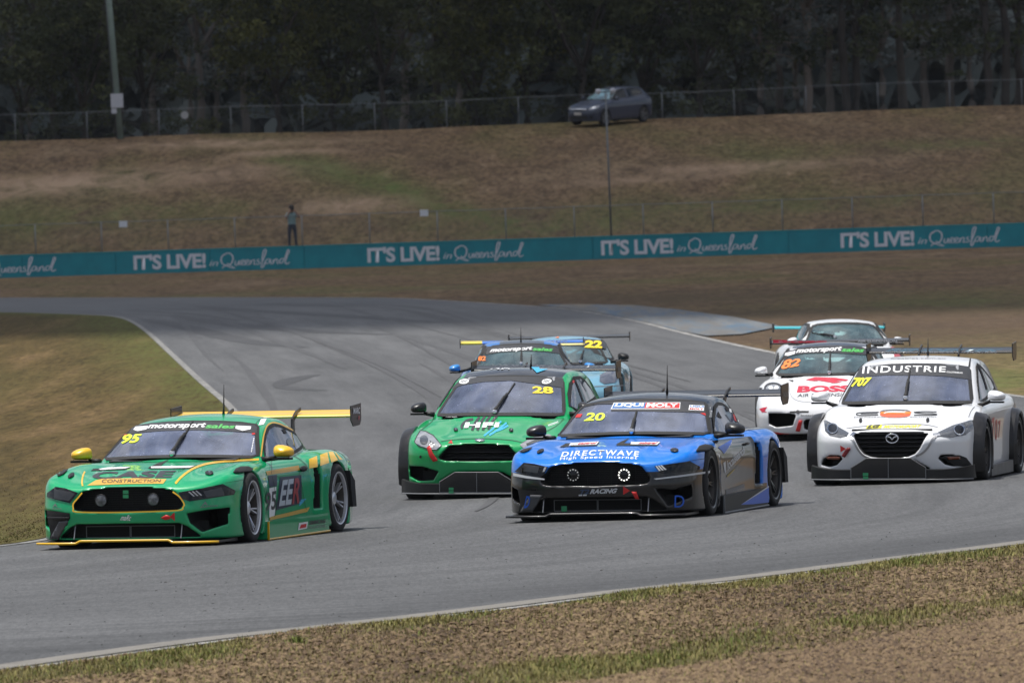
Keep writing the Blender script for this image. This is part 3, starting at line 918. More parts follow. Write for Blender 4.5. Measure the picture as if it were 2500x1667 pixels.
# gullies where grass stays green, worn bare patches (placed on the bank)
def blob(cx, cy, rx, ry, rot=0.0):
    c, s_ = math.cos(rot), math.sin(rot)
    dx, dy = GX - cx, GY - cy
    return np.exp(-(((dx * c + dy * s_) / rx) ** 2 + ((-dx * s_ + dy * c) / ry) ** 2))
def hill_pt(u, v):
    d = ray(u, v)
    for t in np.arange(395, 520, .1):
        p = CAM + d * t
        if p.z < float(ground_z(p.x, p.y)): return p
    return CAM + d * 505
green = np.zeros_like(GX); bare = np.zeros_like(GX)
gl = [hill_pt(*q) for q in ZF([(640, 365), (740, 385), (850, 420), (960, 455), (1060, 490), (1180, 525)])]
for a, b in zip(gl[:-1], gl[1:]):
    for t in np.linspace(0, 1, 6): p = a.lerp(b, t); green = np.maximum(green, .85 * blob(p.x, p.y, .9, 3.0))
for q, rx, ry, k in (((520, 330), 5, 3, 1), ((180, 420), 7, 5, 1), ((380, 400), 6, 4, .8), ((800, 470), 2.5, 3, 1), ((1700, 385), 5, 3, .8), ((1500, 410), 4, 2, .7), ((660, 350), 3, 2, .9), ((2000, 640), 14, 4, .3)):
    p = hill_pt(*ZF([q])[0]); bare = np.maximum(bare, k * blob(p.x, p.y, rx, ry))
for q, rx, ry, k in (((150, 500), 9, 6, .5), ((1500, 480), 12, 5, .45), ((2200, 330), 9, 4, .45), ((1300, 520), 6, 4, .6), ((1850, 470), 8, 4, .5)):
    p = hill_pt(*ZF([q])[0]); green = np.maximum(green, k * blob(p.x, p.y, rx, ry))
for q, rx, ry, k in (((700, 672), 12, 6, .55), ((2200, 690), 4, 14, .4), ((2250, 870), 1.6, 16, .7)):
    p = gp(*ZF([q])[0]); green = np.maximum(green, k * blob(p.x, p.y, rx, ry))
soil = np.zeros_like(GX)
for q, rx, ry, k in (((2000, 760), 8, 26, .9), ((1750, 735), 6, 24, .9), ((2250, 740), 8, 40, .8), ((1500, 690), 7, 22, .6)):
    p = gp(*ZF([q])[0]); soil = np.maximum(soil, k * blob(p.x, p.y, rx, ry))
for nm, arr in (('green', green), ('bare', bare), ('soil', soil)):
    a = me.attributes.new(nm, 'FLOAT', 'POINT'); a.data.foreach_set('value', arr.ravel().astype(np.float32))
g = obj('ground', me, None, BANK); tag(g, kind='structure')

# ------------------------------------------------------------------ the track
INNER = ZF([(-700, 716), (-350, 717), (0, 719), (120, 722), (200, 725), (255, 729), (290, 739), (330, 766), (382, 815), (440, 870), (510, 932), (535, 975), (530, 1020), (480, 1080), (380, 1140), (240, 1200), (90, 1241), (-60, 1262), (-300, 1290), (-800, 1335)])
NEAR = ZF([(-6000, 2400), (-3000, 1960), (-1500, 1745), (-500, 1612), (0, 1553), (300, 1511), (600, 1470), (900, 1437), (1200, 1402), (1500, 1364), (1800, 1330), (2100, 1292), (2352, 1260), (2700, 1216), (3100, 1170)])
OUTER = ZF([(3100, 1010), (2700, 955), (2352, 911), (2200, 888), (2000, 852), (1760, 806), (1600, 771), (1480, 741), (1380, 722), (1290, 709), (1200, 702), (1000, 690), (880, 685), (600, 684), (300, 684.5), (0, 685), (-350, 687), (-700, 690)])
def gxy(pts): return [(p.x, p.y) for p in (gp(*q) for q in pts)]
inner = smooth2d(gxy(INNER), 8); near = smooth2d(gxy(NEAR), 6); outer = smooth2d(gxy(OUTER), 8)
IN = np.array(inner); _seg = np.concatenate([[0], np.cumsum(np.hypot(*np.diff(IN, axis=0).T))])
def along_across(P, line=IN, seg=None):
    seg = _seg if seg is None else seg
    best = np.full(len(P), 1e9); s_ = np.zeros(len(P))
    for i in range(len(line) - 1):
        a, b = line[i], line[i + 1]; e = b - a; l2 = e @ e + 1e-9
        t = np.clip(((P - a) @ e) / l2, 0, 1); d = np.hypot(*(P - a - t[:, None] * e).T)
        k = d < best; best[k] = d[k]; s_[k] = seg[i] + t[k] * math.sqrt(l2)
    return s_, best
def flat_sheet(name, loop, matl, dz, cell, uv=True, zfun=terr):
    bm = fill2d([loop], cell)
    for v in bm.verts: v.co.z = float(zfun(v.co.y)) + dz
    bmesh.ops.recalc_face_normals(bm, faces=bm.faces)
    if bm.faces and sum(f.normal.z for f in bm.faces) < 0: bmesh.ops.reverse_faces(bm, faces=bm.faces[:])
    me = bpy.data.meshes.new(name); bm.to_mesh(me); bm.free()
    if uv:
        P = np.array([v.co[:2] for v in me.vertices]); s_, d = along_across(P)
        _, d2 = along_across(P, np.array(near), np.concatenate([[0], np.cumsum(np.hypot(*np.diff(np.array(near), axis=0).T))]))
        for nm, arr in (('along', s_), ('across', d), ('verge_dist', d2)):
            a = me.attributes.new(nm, 'FLOAT', 'POINT'); a.data.foreach_set('value', arr.astype(np.float32))
    return tag(obj(name, me, None, matl), kind='structure')
m, nt, B, N, L = node_mat('worn asphalt')
tc = N('ShaderNodeTexCoord').outputs['Object']
al = N('ShaderNodeAttribute'); al.attribute_name = 'along'; ac = N('ShaderNodeAttribute'); ac.attribute_name = 'across'
cv = N('ShaderNodeCombineXYZ'); L(math_(N, L, 'MULTIPLY', al.outputs['Fac'], .035), cv.inputs[0]); L(math_(N, L, 'MULTIPLY', ac.outputs['Fac'], 1.0), cv.inputs[1])
st1 = noise(N, L, cv.outputs[0], 1.1, 6, .6); st2 = noise(N, L, cv.outputs[0], 5.0, 5, .6, .3)
pat = noise(N, L, stretch(N, L, tc, (1, .4, 1)), .22, 5, .6)
grit = noise(N, L, stretch(N, L, tc, (1, .10, 1)), 34.0, 3, .85)
v0 = math_(N, L, 'ADD', maprange(N, L, st1, .25, .75, .70, 1.28), maprange(N, L, st2, .3, .7, -.16, .13))
v1 = math_(N, L, 'MULTIPLY', v0, maprange(N, L, pat, .3, .7, .86, 1.12))
e2 = N('ShaderNodeAttribute'); e2.attribute_name = 'verge_dist'
eb = math_(N, L, 'ADD', e2.outputs['Fac'], maprange(N, L, st2, .3, .7, -.5, .5))
dk = math_(N, L, 'MULTIPLY', maprange(N, L, eb, .55, .9, 0.0, 1.0), maprange(N, L, eb, 1.0, 2.6, 1.0, 0.0))
v1 = math_(N, L, 'MULTIPLY', v1, maprange(N, L, dk, 0, 1, 1.0, .62))
v2 = math_(N, L, 'MULTIPLY', v1, maprange(N, L, grit, .30, .70, .62, 1.38))
hs = N('ShaderNodeHueSaturation'); hs.inputs['Color'].default_value = (.076, .077, .079, 1); L(v2, hs.inputs['Value'])
L(hs.outputs[0], B.inputs['Base Color']); B.inputs['Roughness'].default_value = .68; B.inputs['Specular IOR Level'].default_value = .35
bp = N('ShaderNodeBump'); bp.inputs['Strength'].default_value = .5; bp.inputs['Distance'].default_value = .01; L(grit, bp.inputs['Height']); L(bp.outputs[0], B.inputs['Normal'])
ASPH = m
# inner runs far-left to near-left; near runs left to right; outer runs right back to far-left
track_loop = inner + near + outer
flat_sheet('track', track_loop, ASPH, .012, 1.1)

m, nt, B, N, L = node_mat('worn line paint')
tc = N('ShaderNodeTexCoord').outputs['Object']
w = noise(N, L, tc, 2.2, 8, .75); w2 = noise(N, L, tc, 25, 3, .8)
L(mixc(N, L, math_(N, L, 'MULTIPLY', maprange(N, L, w, .40, .64), maprange(N, L, w2, .3, .55, .55, 1.0)), (.11, .108, .105), (.42, .41, .39)), B.inputs['Base Color']); B.inputs['Roughness'].default_value = .8
LINEP = m
def strip(name, line, w, off, dz, matl, i0=0, i1=None, zfun=terr):
    P = line[i0:i1]
    ins = [np.array(p) for p in P]; nn = []
    for i in range(len(ins)):
        t = ins[min(i + 1, len(ins) - 1)] - ins[max(i - 1, 0)]; t = t / (np.linalg.norm(t) + 1e-9); nn.append(np.array([-t[1], t[0]]))
    A = [p + n_ * (off - w / 2) for p, n_ in zip(ins, nn)]; Bq = [p + n_ * (off + w / 2) for p, n_ in zip(ins, nn)]
    V = [(p[0], p[1], float(zfun(p[1])) + dz) for p in A] + [(p[0], p[1], float(zfun(p[1])) + dz) for p in Bq]
    n = len(A)
    return tag(obj(name, mesh_np(name, V, np.array([(i + 1, i, n + i, n + i + 1) for i in range(n - 1)]), False), None, matl), kind='structure')
DULL = LINEP.copy(); DULL.name = 'dull line paint'
for nd_ in DULL.node_tree.nodes:
    if nd_.type == 'MIX': nd_.inputs['B'].default_value = (.27, .265, .25, 1)
strip('inner_line', inner, .13, .08, .018, DULL)
strip('near_line', near, .10, .12, .024, LINEP)
strip('outer_line', outer, .16, .12, .018, LINEP)
# pale concrete edging between the asphalt and the verge
CONC = mat('old concrete edging', (.16, .15, .135), .9, var=.35, vscale=3, bump=.3, bscale=50)
strip('edging', near, .30, .46, .018, CONC)
strip('edging', near, .16, -.04, .020, mat('dark edge seal', (.06, .058, .055), .9, var=.4, vscale=2))
# faded painted kerb on the outside of the bend
m, nt, B, N, L = node_mat('faded kerb paint')
tc = N('ShaderNodeTexCoord').outputs['Object']
al = N('ShaderNodeAttribute'); al.attribute_name = 'across'
aa = N('ShaderNodeAttribute'); aa.attribute_name = 'along'
w = noise(N, L, stretch(N, L, tc, (1, .05, 1)), 1.6, 6, .75); w3 = noise(N, L, stretch(N, L, tc, (1, .05, 1)), .7, 4, .6)
kc = ramp(N, L, w3, [(.36, (.055, .10, .15)), (.45, (.13, .135, .135)), (.50, (.05, .095, .15)), (.56, (.14, .125, .10)), (.66, (.17, .14, .09))])
L(mixc(N, L, maprange(N, L, w, .40, .60), kc, (.10, .098, .095)), B.inputs['Base Color']); B.inputs['Roughness'].default_value = .85
kl = gxy(ZF([(1230, 702), (1330, 701), (1450, 703), (1560, 714), (1680, 730), (1790, 752), (1700, 770), (1620, 774), (1560, 763), (1480, 742), (1380, 723), (1300, 711)]))
flat_sheet('kerb', kl, MATS['faded kerb paint'], .03, 3.0)

# tyre marks burnt into the asphalt
SKID = mat('tyre rubber marks', (.034, .034, .036), .7, var=.4, vscale=.6)
for pts, wd in (([(635, 889), (655, 878), (690, 868), (722, 862)], .5), ([(635, 889), (660, 893), (700, 897), (740, 899)], .45), ([(330, 735), (420, 752), (560, 785), (700, 800)], .7), ([(395, 725), (520, 745), (700, 762), (900, 770)], .8),
                ([(450, 705), (600, 716), (800, 728), (1000, 742)], .9)):
    ln = smooth2d(gxy(ZF(pts)), 8)
    n = len(ln); P = [np.array(p) for p in ln]; V = []
    for i in range(n):
        t = P[min(i + 1, n - 1)] - P[max(i - 1, 0)]; t /= np.linalg.norm(t) + 1e-9; nn = np.array([-t[1], t[0]]); ww = wd * math.sin(math.pi * (i + .5) / n) ** .5
        for sg in (-1, 1): q = P[i] + nn * sg * ww / 2; V.append((q[0], q[1], float(terr(q[1])) + .0165))
    tag(obj('tyre_mark', mesh_np('tyre_mark', V, np.array([(2 * i, 2 * i + 2, 2 * i + 3, 2 * i + 1) for i in range(n - 1)]), False), None, SKID), kind='structure')

_lr = random.Random(5)
for k in range(16):
    off = _lr.uniform(1.0, 8.5); a0 = _lr.randint(10, 70); ln = IN[a0:a0 + _lr.randint(22, 60)]
    if len(ln) < 8: continue
    V = []; wd = _lr.uniform(.12, .32); n = len(ln)
    for i in range(n):
        t = ln[min(i + 1, n - 1)] - ln[max(i - 1, 0)]; t = t / (np.linalg.norm(t) + 1e-9); nn = np.array([-t[1], t[0]]); w_ = wd * math.sin(math.pi * (i + .3) / n) ** .6
        c = ln[i] + nn * (off + .35 * math.sin(i * .13 + k))
        for sg in (-1, 1): q = c + nn * sg * w_ / 2; V.append((q[0], q[1], float(terr(q[1])) + .0160 + .0002 * k))
    tag(obj('rubber_line', mesh_np('rubber_line', V, np.array([(2 * i, 2 * i + 2, 2 * i + 3, 2 * i + 1) for i in range(n - 1)]), False), None, mat('laid rubber', (.050, .050, .052), .7, var=.3, vscale=.5)), kind='structure')

# ------------------------------------------------------------------ infield and near verge
NEARA = np.array(near); _nseg = np.concatenate([[0], np.cumsum(np.hypot(*np.diff(NEARA, axis=0).T))])
def px_of(P):
    """photograph coordinates of world points"""
    M = np.array(camo.matrix_world.inverted())
    q = P @ M[:3, :3].T + M[:3, 3]
    return CU + F_PX * q[:, 0] / -q[:, 2], CV - F_PX * q[:, 1] / -q[:, 2]
m, nt, B, N, L = node_mat('verge soil and thatch')
tc = N('ShaderNodeTexCoord').outputs['Object']
n1 = noise(N, L, stretch(N, L, tc, (1, .12, 1)), 1.6, 6, .65); n2 = noise(N, L, stretch(N, L, tc, (1, .12, 1)), 16, 5, .75); n3 = noise(N, L, stretch(N, L, tc, (1, .3, 1)), 55, 2, .8)
c1 = ramp(N, L, n1, [(.32, (.070, .054, .030)), (.5, (.110, .080, .049)), (.68, (.155, .110, .070))])
c2 = ramp(N, L, n2, [(.28, (.45, .42, .40)), (.52, (1, 1, 1)), (.75, (1.5, 1.45, 1.35))])
mm = N('ShaderNodeMix'); mm.data_type = 'RGBA'; mm.blend_type = 'MULTIPLY'; mm.inputs['Factor'].default_value = 1.0; L(c1, mm.inputs['A']); L(c2, mm.inputs['B'])
ga = N('ShaderNodeAttribute'); ga.attribute_name = 'green'
L(mixc(N, L, math_(N, L, 'MULTIPLY', ga.outputs['Fac'], maprange(N, L, n2, .3, .6)), mm.outputs['Result'], (.085, .098, .026)), B.inputs['Base Color'])
B.inputs['Roughness'].default_value = .95; B.inputs['Specular IOR Level'].default_value = .1
bp = N('ShaderNodeBump'); bp.inputs['Strength'].default_value = 1.0; bp.inputs['Distance'].default_value = .03; L(n3, bp.inputs['Height']); L(bp.outputs[0], B.inputs['Normal'])
VERGE = m
def verge_z(x, y, d):
    return .012 + np.minimum(d, .5) * .10 + .02 * lumps(x * 3, y * 1.5, 2.2) + .012 * lumps(x, y, 13.0) * np.minimum(d * 2, 1)
def green_band(s_, d, x, y):
    g = np.exp(-((d - .60 - .5 * lumps(x * 2, y * .3, 1.0)) / .65) ** 2) * np.clip(.62 + .9 * lumps(x * 4, y * .45, 2.2), .05, 1)
    g2 = np.exp(-((d - 4.75 - .7 * lumps(x * 2, y * .3, .9)) / .62) ** 2) * np.clip(.72 + .8 * lumps(x * 4 + 9, y * .4, 1.7), .05, 1)
    return np.clip(np.maximum(g, g2) + .16 * lumps(x * 4, y * 1.5, 2.2), 0, 1)
# the verge: strips running along the near edge, out to beyond the bottom of the frame
svals = np.linspace(0, _nseg[-1], 420); dv = np.concatenate([np.linspace(0, 3, 40), np.linspace(3.1, 14, 90), np.linspace(15, 90, 30)])
pos = np.stack([np.interp(svals, _nseg, NEARA[:, 0]), np.interp(svals, _nseg, NEARA[:, 1])], 1)
nd = pos[-1] - pos[0]; nd = nd / np.linalg.norm(nd); nrm = np.array([nd[1], -nd[0]])
VX = pos[:, None, 0] + (dv - .02)[None, :] * nrm[0]; VY = pos[:, None, 1] + (dv - .02)[None, :] * nrm[1]
VZ = verge_z(VX, VY, dv[None, :] + 0 * VX)
ni, nj = VX.shape; idx = np.arange(ni * nj).reshape(ni, nj)
Q = np.stack([idx[:-1, :-1], idx[:-1, 1:], idx[1:, 1:], idx[1:, :-1]], -1).reshape(-1, 4)
me = mesh_np('verge', np.stack([VX, VY, VZ], -1).reshape(-1, 3), Q)
GB = green_band(svals[:, None] + 0 * VX, dv[None, :] + 0 * VX, VX, VY)
a = me.attributes.new('green', 'FLOAT', 'POINT'); a.data.foreach_set('value', GB.ravel().astype(np.float32))
if me.polygons[0].normal.z < 0: me.flip_normals()
tag(obj('verge', me, None, VERGE), kind='structure')
# the infield sheet
infl = inner + [(inner[-1][0] - 25, inner[-1][1]), (inner[0][0] - 60, inner[0][1])]
bm = fill2d([infl], 1.5)
for v in bm.verts: v.co.z = float(terr(v.co.y)) + .022
bmesh.ops.recalc_face_normals(bm, faces=bm.faces)
if sum(f.normal.z for f in bm.faces) < 0: bmesh.ops.reverse_faces(bm, faces=bm.faces[:])
me = bpy.data.meshes.new('infield'); bm.to_mesh(me); bm.free()
P = np.array([v.co[:2] for v in me.vertices]); s_, d = along_across(P)
gr = np.clip(np.exp(-(d / 1.3) ** 2) * np.clip((P[:, 1] - 135) / 60, 0.25, 1) + .35 * lumps(P[:, 0] * 3, P[:, 1] * .35, .8) - .08, 0, 1)
a = me.attributes.new('green', 'FLOAT', 'POINT'); a.data.foreach_set('value', gr.astype(np.float32))
INF = VERGE.copy(); INF.name = 'infield thatch'; me.materials.append(INF); tag(obj('infield', me), kind='structure')
for nd_ in INF.node_tree.nodes:
    if nd_.type == 'VALTORGB' and len(nd_.color_ramp.elements) == 3 and nd_.color_ramp.elements[1].color[0] < .5:
        for e_, c_ in zip(nd_.color_ramp.elements, ((.055, .042, .016), (.088, .063, .024), (.140, .094, .044))): e_.color = (*c_, 1)
    if nd_.type == 'TEX_NOISE' and abs(nd_.inputs['Scale'].default_value - 1.6) < .01: nd_.inputs['Scale'].default_value = .9
    if nd_.type == 'TEX_NOISE' and abs(nd_.inputs['Scale'].default_value - 16) < .01: nd_.inputs['Scale'].default_value = 9
    if nd_.type == 'MAPPING': nd_.inputs['Scale'].default_value = (1, .045, 1)

# grass: single blades, bent, in three colours
def leafmat(name, c, var=.5, rough=.7):
    m, nt, B, N, L = node_mat(name)
    at = N('ShaderNodeAttribute'); at.attribute_name = 'tone'
    hs = N('ShaderNodeHueSaturation'); hs.inputs['Color'].default_value = (*c, 1); L(maprange(N, L, at.outputs['Fac'], 0, 1, 1 - var, 1 + var), hs.inputs['Value'])
    L(maprange(N, L, at.outputs['Fac'], 0, 1, .485, .512), hs.inputs['Hue'])
    L(hs.outputs[0], B.inputs['Base Color']); B.inputs['Roughness'].default_value = rough; B.inputs['Specular IOR Level'].default_value = .2
    return m
def blades(name, X, Y, Zg, ln, wd, matl):
    n = len(X); th = RNG.uniform(0, 2 * np.pi, n); le = RNG.uniform(.25, 1.0, n) * 1.1
    dx, dy = np.cos(th), np.sin(th)
    base = np.stack([X, Y, Zg], 1); side = np.stack([-dy, dx, 0 * dx], 1) * (wd / 2)[:, None]
    midp = base + np.stack([dx * ln * .25 * le, dy * ln * .25 * le, ln * .6], 1)
    tip = base + np.stack([dx * ln * .8 * le, dy * ln * .8 * le, ln * (1.05 - .35 * le)], 1)
    V = np.stack([base - side, base + side, midp + side * .7, midp - side * .7, tip], 1).reshape(-1, 3)
    b5 = np.arange(n)[:, None] * 5
    T = np.concatenate([b5 + np.array([[0, 1, 2]]), b5 + np.array([[0, 2, 3]]), b5 + np.array([[3, 2, 4]])])
    me = mesh_np(name, V, T)
    a = me.attributes.new('tone', 'FLOAT', 'POINT'); a.data.foreach_set('value', np.repeat(RNG.uniform(0, 1, n), 5).astype(np.float32))
    return obj(name, me, None, matl)
NB = 900000
_s0 = _nseg[np.argmin(np.abs(NEARA[:, 1] - 52.0))]; s_ = RNG.uniform(_s0, _nseg[-1], NB); d = RNG.uniform(0.0, 14, NB)
X = np.interp(s_, _nseg, NEARA[:, 0]) + d * nrm[0]; Y = np.interp(s_, _nseg, NEARA[:, 1]) + d * nrm[1]
Zg = verge_z(X, Y, d)
u, v = px_of(np.stack([X, Y, Zg], 1))
k = (u > -60) & (u < 2560) & (v < 1760) & (d > .08 + .25 * np.abs(lumps(X * 4, Y * 2, 3.0)))
s_, d, X, Y, Zg = s_[k], d[k], X[k], Y[k], Zg[k]
gb = green_band(s_, d, X, Y); r = RNG.uniform(0, 1, len(X)); r2 = RNG.uniform(0, 1, len(X))
GRASSG = leafmat('green grass', (.120, .140, .030)); GRASSY = leafmat('yellowing grass', (.205, .175, .062)); GRASSD = leafmat('dead straw', (.180, .132, .070), .55)
clump = np.clip(lumps(X * 6, Y * .5, 4.0) * 1.4 + .6, .03, 1)
gk = (r < gb * .55 * clump); yk = ~gk & (r < gb * 1.0 + .12); dk = ~gk & ~yk & (r2 < .75)
for nm, kk, mt, l0, l1, lab in (('green_grass', gk, GRASSG, .018, .060, 'green grass growing in bands along the near track verge'), ('yellow_grass', yk, GRASSY, .018, .055, 'yellowing grass mixed into the near track verge'), ('dry_straw', dk, GRASSD, .012, .040, 'dead straw and thatch lying over the near verge')):
    n = kk.sum(); o = blades(nm, X[kk], Y[kk], Zg[kk] - .006, RNG.uniform(l0, l1, n), RNG.uniform(.004, .009, n), mt); tag(o, lab, 'grass', kind='stuff')
# bark chips and clods in the bare strips
chip = (~gk) & (gb < .35) & (RNG.uniform(0, 1, len(X)) < np.where(d > 5.6, .85, .14))
cx, cy, cz = X[chip] + .013, Y[chip] + .02, Zg[chip]
n = len(cx); sz = RNG.uniform(.008, .030, n); th = RNG.uniform(0, 6.28, n); el = RNG.uniform(.3, .9, n)
ax = np.stack([np.cos(th), np.sin(th), RNG.uniform(-.4, .4, n)], 1) * sz[:, None]; ay = np.stack([-np.sin(th), np.cos(th), RNG.uniform(-.4, .4, n)], 1) * (sz * el)[:, None]
c0 = np.stack([cx, cy, cz + sz * .4], 1); up = np.array([0, 0, 1.0]) * (sz * .55)[:, None]
V = np.stack([c0 - ax, c0 + ay, c0 + ax, c0 - ay, c0 + up], 1).reshape(-1, 3); b5 = np.arange(n)[:, None] * 5
T = np.concatenate([b5 + np.array([[0, 4, 1]]), b5 + np.array([[1, 4, 2]]), b5 + np.array([[2, 4, 3]]), b5 + np.array([[3, 4, 0]])])[:, ::-1]
me = mesh_np('bark_chips', V, T, False); a = me.attributes.new('tone', 'FLOAT', 'POINT'); a.data.foreach_set('value', np.repeat(np.clip(RNG.uniform(0, 1, n) * .8 + .1 + .30 * lumps(cx * 3, cy * .25, 2.0), 0, 1), 5).astype(np.float32))
tag(obj('bark_chips', me, None, leafmat('bark chips', (.120, .080, .046), .75)), 'brown bark chips and gravel strewn over the bare verge', 'gravel', kind='stuff')
# infield blades
NI = 260000
ys_ = 96 + 90 * RNG.uniform(0, 1, NI) ** 1.7
xl = -1300 / 26000 * ys_; X = xl + RNG.uniform(0, 1, NI) * (.062 * ys_); Y = ys_
from_in = np.array(inner)
def inside(poly, X, Y): return psdf(poly, X, Y) < -.12
k = inside(infl, X, Y); X, Y = X[k], Y[k]
k = RNG.uniform(0, 1, len(X)) < np.clip((160 - Y) / 75, 0, 1) * np.clip(.18 + .9 * np.exp(-(psdf(infl, X, Y) / .8) ** 2), 0, 1); X, Y = X[k], Y[k]
s_, d = along_across(np.stack([X, Y], 1)); gb = np.clip(np.exp(-(d / 1.3) ** 2) * .6 + .45 * lumps(X * 3, Y, .5) + .12, 0, 1); r = RNG.uniform(0, 1, len(X))
Zg = terr(Y) + .018
for nm, kk, mt, lab in (('infield_green_grass', r < gb * .7, leafmat('infield green', (.075, .082, .020)), 'short green grass along the infield edge beside the white line'), ('infield_dry_grass', r >= gb * .7, leafmat('infield straw', (.115, .088, .034)), 'short dry grass covering the infield')):
    n = kk.sum(); tag(blades(nm, X[kk], Y[kk], Zg[kk], RNG.uniform(.006, .020, n), RNG.uniform(.008, .018, n), mt), lab, 'grass', kind='stuff')
# rubber crumbs off the tyres
n = 420; uu = RNG.uniform(0, 2500, n); vv = 1300 + RNG.uniform(0, 1, n) * 300
pts = []
for a_, b_ in zip(uu, vv):
    lim = np.interp(a_, [q[0] for q in NEAR], [q[1] for q in NEAR])
    if lim - 215 < b_ < lim - 25: pts.append(gp(a_, b_, .012))
mbx = MB()
for p in pts:
    w_ = rnd.uniform(.006, .02) * (1.8 if rnd.random() < .12 else 1); t_ = rnd.uniform(0, 3.1); hh = rnd.uniform(.003, .008)
    c, s1 = math.cos(t_), math.sin(t_)
    mbx.add([(p.x + c * w_, p.y + s1 * w_, .013), (p.x - s1 * w_ * .4, p.y + c * w_ * .4, .013), (p.x - c * w_, p.y - s1 * w_, .013), (p.x + s1 * w_ * .4, p.y - c * w_ * .4, .013), (p.x, p.y, .013 + hh)], [(0, 1, 4), (1, 2, 4), (2, 3, 4), (3, 0, 4)])
tag(mbx.build('rubber_crumbs', MATTE), 'black crumbs of tyre rubber scattered off the racing line', 'debris', kind='stuff')
# a green weed at the near line
wp_ = gp(*ZF([(680, 1497)])[0], .01)
n = 90; a_ = RNG.normal(0, .03, n); b_ = RNG.normal(0, .07, n)
tag(blades('weed', wp_.x + a_, wp_.y + b_, 0 * a_ + .015, RNG.uniform(.05, .15, n), RNG.uniform(.008, .016, n), GRASSG), 'lone green weed sprouting through the near white line', 'weed', kind='stuff')

# ------------------------------------------------------------------ unseen clouds added overhead: the largest is placed to shade the bank and woods
m = bpy.data.materials.new('unseen_cloud'); m.use_nodes = True; nt = m.node_tree; nt.nodes.clear()
o_ = nt.nodes.new('ShaderNodeOutputMaterial'); t_ = nt.nodes.new('ShaderNodeBsdfTranslucent'); t_.inputs[0].default_value = (.86, .87, .90, 1); d_ = nt.nodes.new('ShaderNodeBsdfDiffuse'); d_.inputs[0].default_value = (.8, .8, .82, 1)
mx_ = nt.nodes.new('ShaderNodeMixShader'); mx_.inputs[0].default_value = .12; nt.links.new(t_.outputs[0], mx_.inputs[1]); nt.links.new(d_.outputs[0], mx_.inputs[2]); tr_ = nt.nodes.new('ShaderNodeBsdfTransparent'); mt_ = nt.nodes.new('ShaderNodeMixShader'); mt_.inputs[0].default_value = .30; nt.links.new(mx_.outputs[0], mt_.inputs[1]); nt.links.new(tr_.outputs[0], mt_.inputs[2]); nt.links.new(mt_.outputs[0], o_.inputs[0])
def unseen_cloud(cx, cy, rx, ry, z, seed):
    rg = np.random.RandomState(seed); n = 90; a = np.linspace(0, 2 * np.pi, n, endpoint=False); k = 14
    ph = rg.uniform(0, 6.28, 8); edge = 1 + sum(.05 / (1 + .3 * i) * np.sin((i + 2) * a + ph[i]) for i in range(8))
    V = []; Fc = []
    for j in range(k):
        t = (j + .5) / k * math.pi; rr = math.sin(t) ** .55; zz = math.cos(t)
        for i in range(n):
            bump = 1 + .05 * math.sin(5 * a[i] + 7 * t + ph[0]) + .04 * math.sin(11 * a[i] - 5 * t + ph[1])
            V.append((cx + rx * rr * edge[i] * math.cos(a[i]) * bump, cy + ry * rr * edge[i] * math.sin(a[i]) * bump, z + (260 if zz > 0 else 50) * zz * bump))
    for j in range(k - 1):
        for i in range(n): Fc.append((j * n + i, (j + 1) * n + i, (j + 1) * n + (i + 1) % n, j * n + (i + 1) % n))
    Fc += [tuple(range(n)), tuple(reversed(range((k - 1) * n, k * n)))]
    tag(obj('unseen_cloud', mesh_np('unseen_cloud', V, Fc), None, m), kind='structure')
SH = SUN_DIR / SUN_DIR.z
for gx, gy, rx, ry, z, sd in ((60, 705, 640, 440, 1700, 1), (-1500, -700, 420, 330, 1800, 2), (1500, -900, 480, 360, 1700, 3), (120, -1900, 540, 380, 1800, 4), (-2300, 1500, 640, 480, 1750, 5)):
    unseen_cloud(gx + SH.x * z, gy + SH.y * z, rx, ry, z, sd)

# thin summer haze between the track and the woods
m = bpy.data.materials.new('haze'); m.use_nodes = True; nt = m.node_tree; nt.nodes.clear()
o_ = nt.nodes.new('ShaderNodeOutputMaterial'); pv = nt.nodes.new('ShaderNodeVolumePrincipled'); pv.inputs['Color'].default_value = (.80, .86, .95, 1); pv.inputs['Density'].default_value = .000035; pv.inputs['Anisotropy'].default_value = .0
nt.links.new(pv.outputs[0], o_.inputs['Volume'])
hz = MB().box((0, 330, 14), (5400, 1460, 34)).build('haze', m); tag(hz, 'thin pale haze hanging over the whole circuit', 'haze', kind='stuff')
# ------------------------------------------------------------------ barrier wall with its lettering
BH, BT = .93, .30
def bpt(s_, z, off=0.0):
    p = BL + BDIR * s_ - BNOR * off
    return Vector((p.x, p.y, float(terr(bar_y(p.x))) - .02 + z))
def bar_s(u):
    """distance along the wall seen at photograph column u (half way up)"""
    v = 690 + (592.5 - 690) * (u + 400) / 3300 - 28
    d = ray(u, v); t = (BL - CAM).dot(BNOR) / d.dot(BNOR)
    return (CAM + d * t - BL).dot(BDIR)
m, nt, B, N, L = node_mat('teal painted concrete')
tc = N('ShaderNodeTexCoord').outputs['Object']
w = noise(N, L, tc, 1.5, 6, .65)
L(ramp(N, L, w, [(.3, (.001, .19, .245)), (.7, (.003, .25, .31))]), B.inputs['Base Color']); B.inputs['Roughness'].default_value = .6
TEAL = m
root = empty('barrier_wall', bpt(0, 0)); tag(root, 'long teal concrete barrier wall with white Queensland slogans below the bank', 'wall')
inv = Matrix.Translation(-root.location)
nseg = 14; seg_l = BLEN / nseg
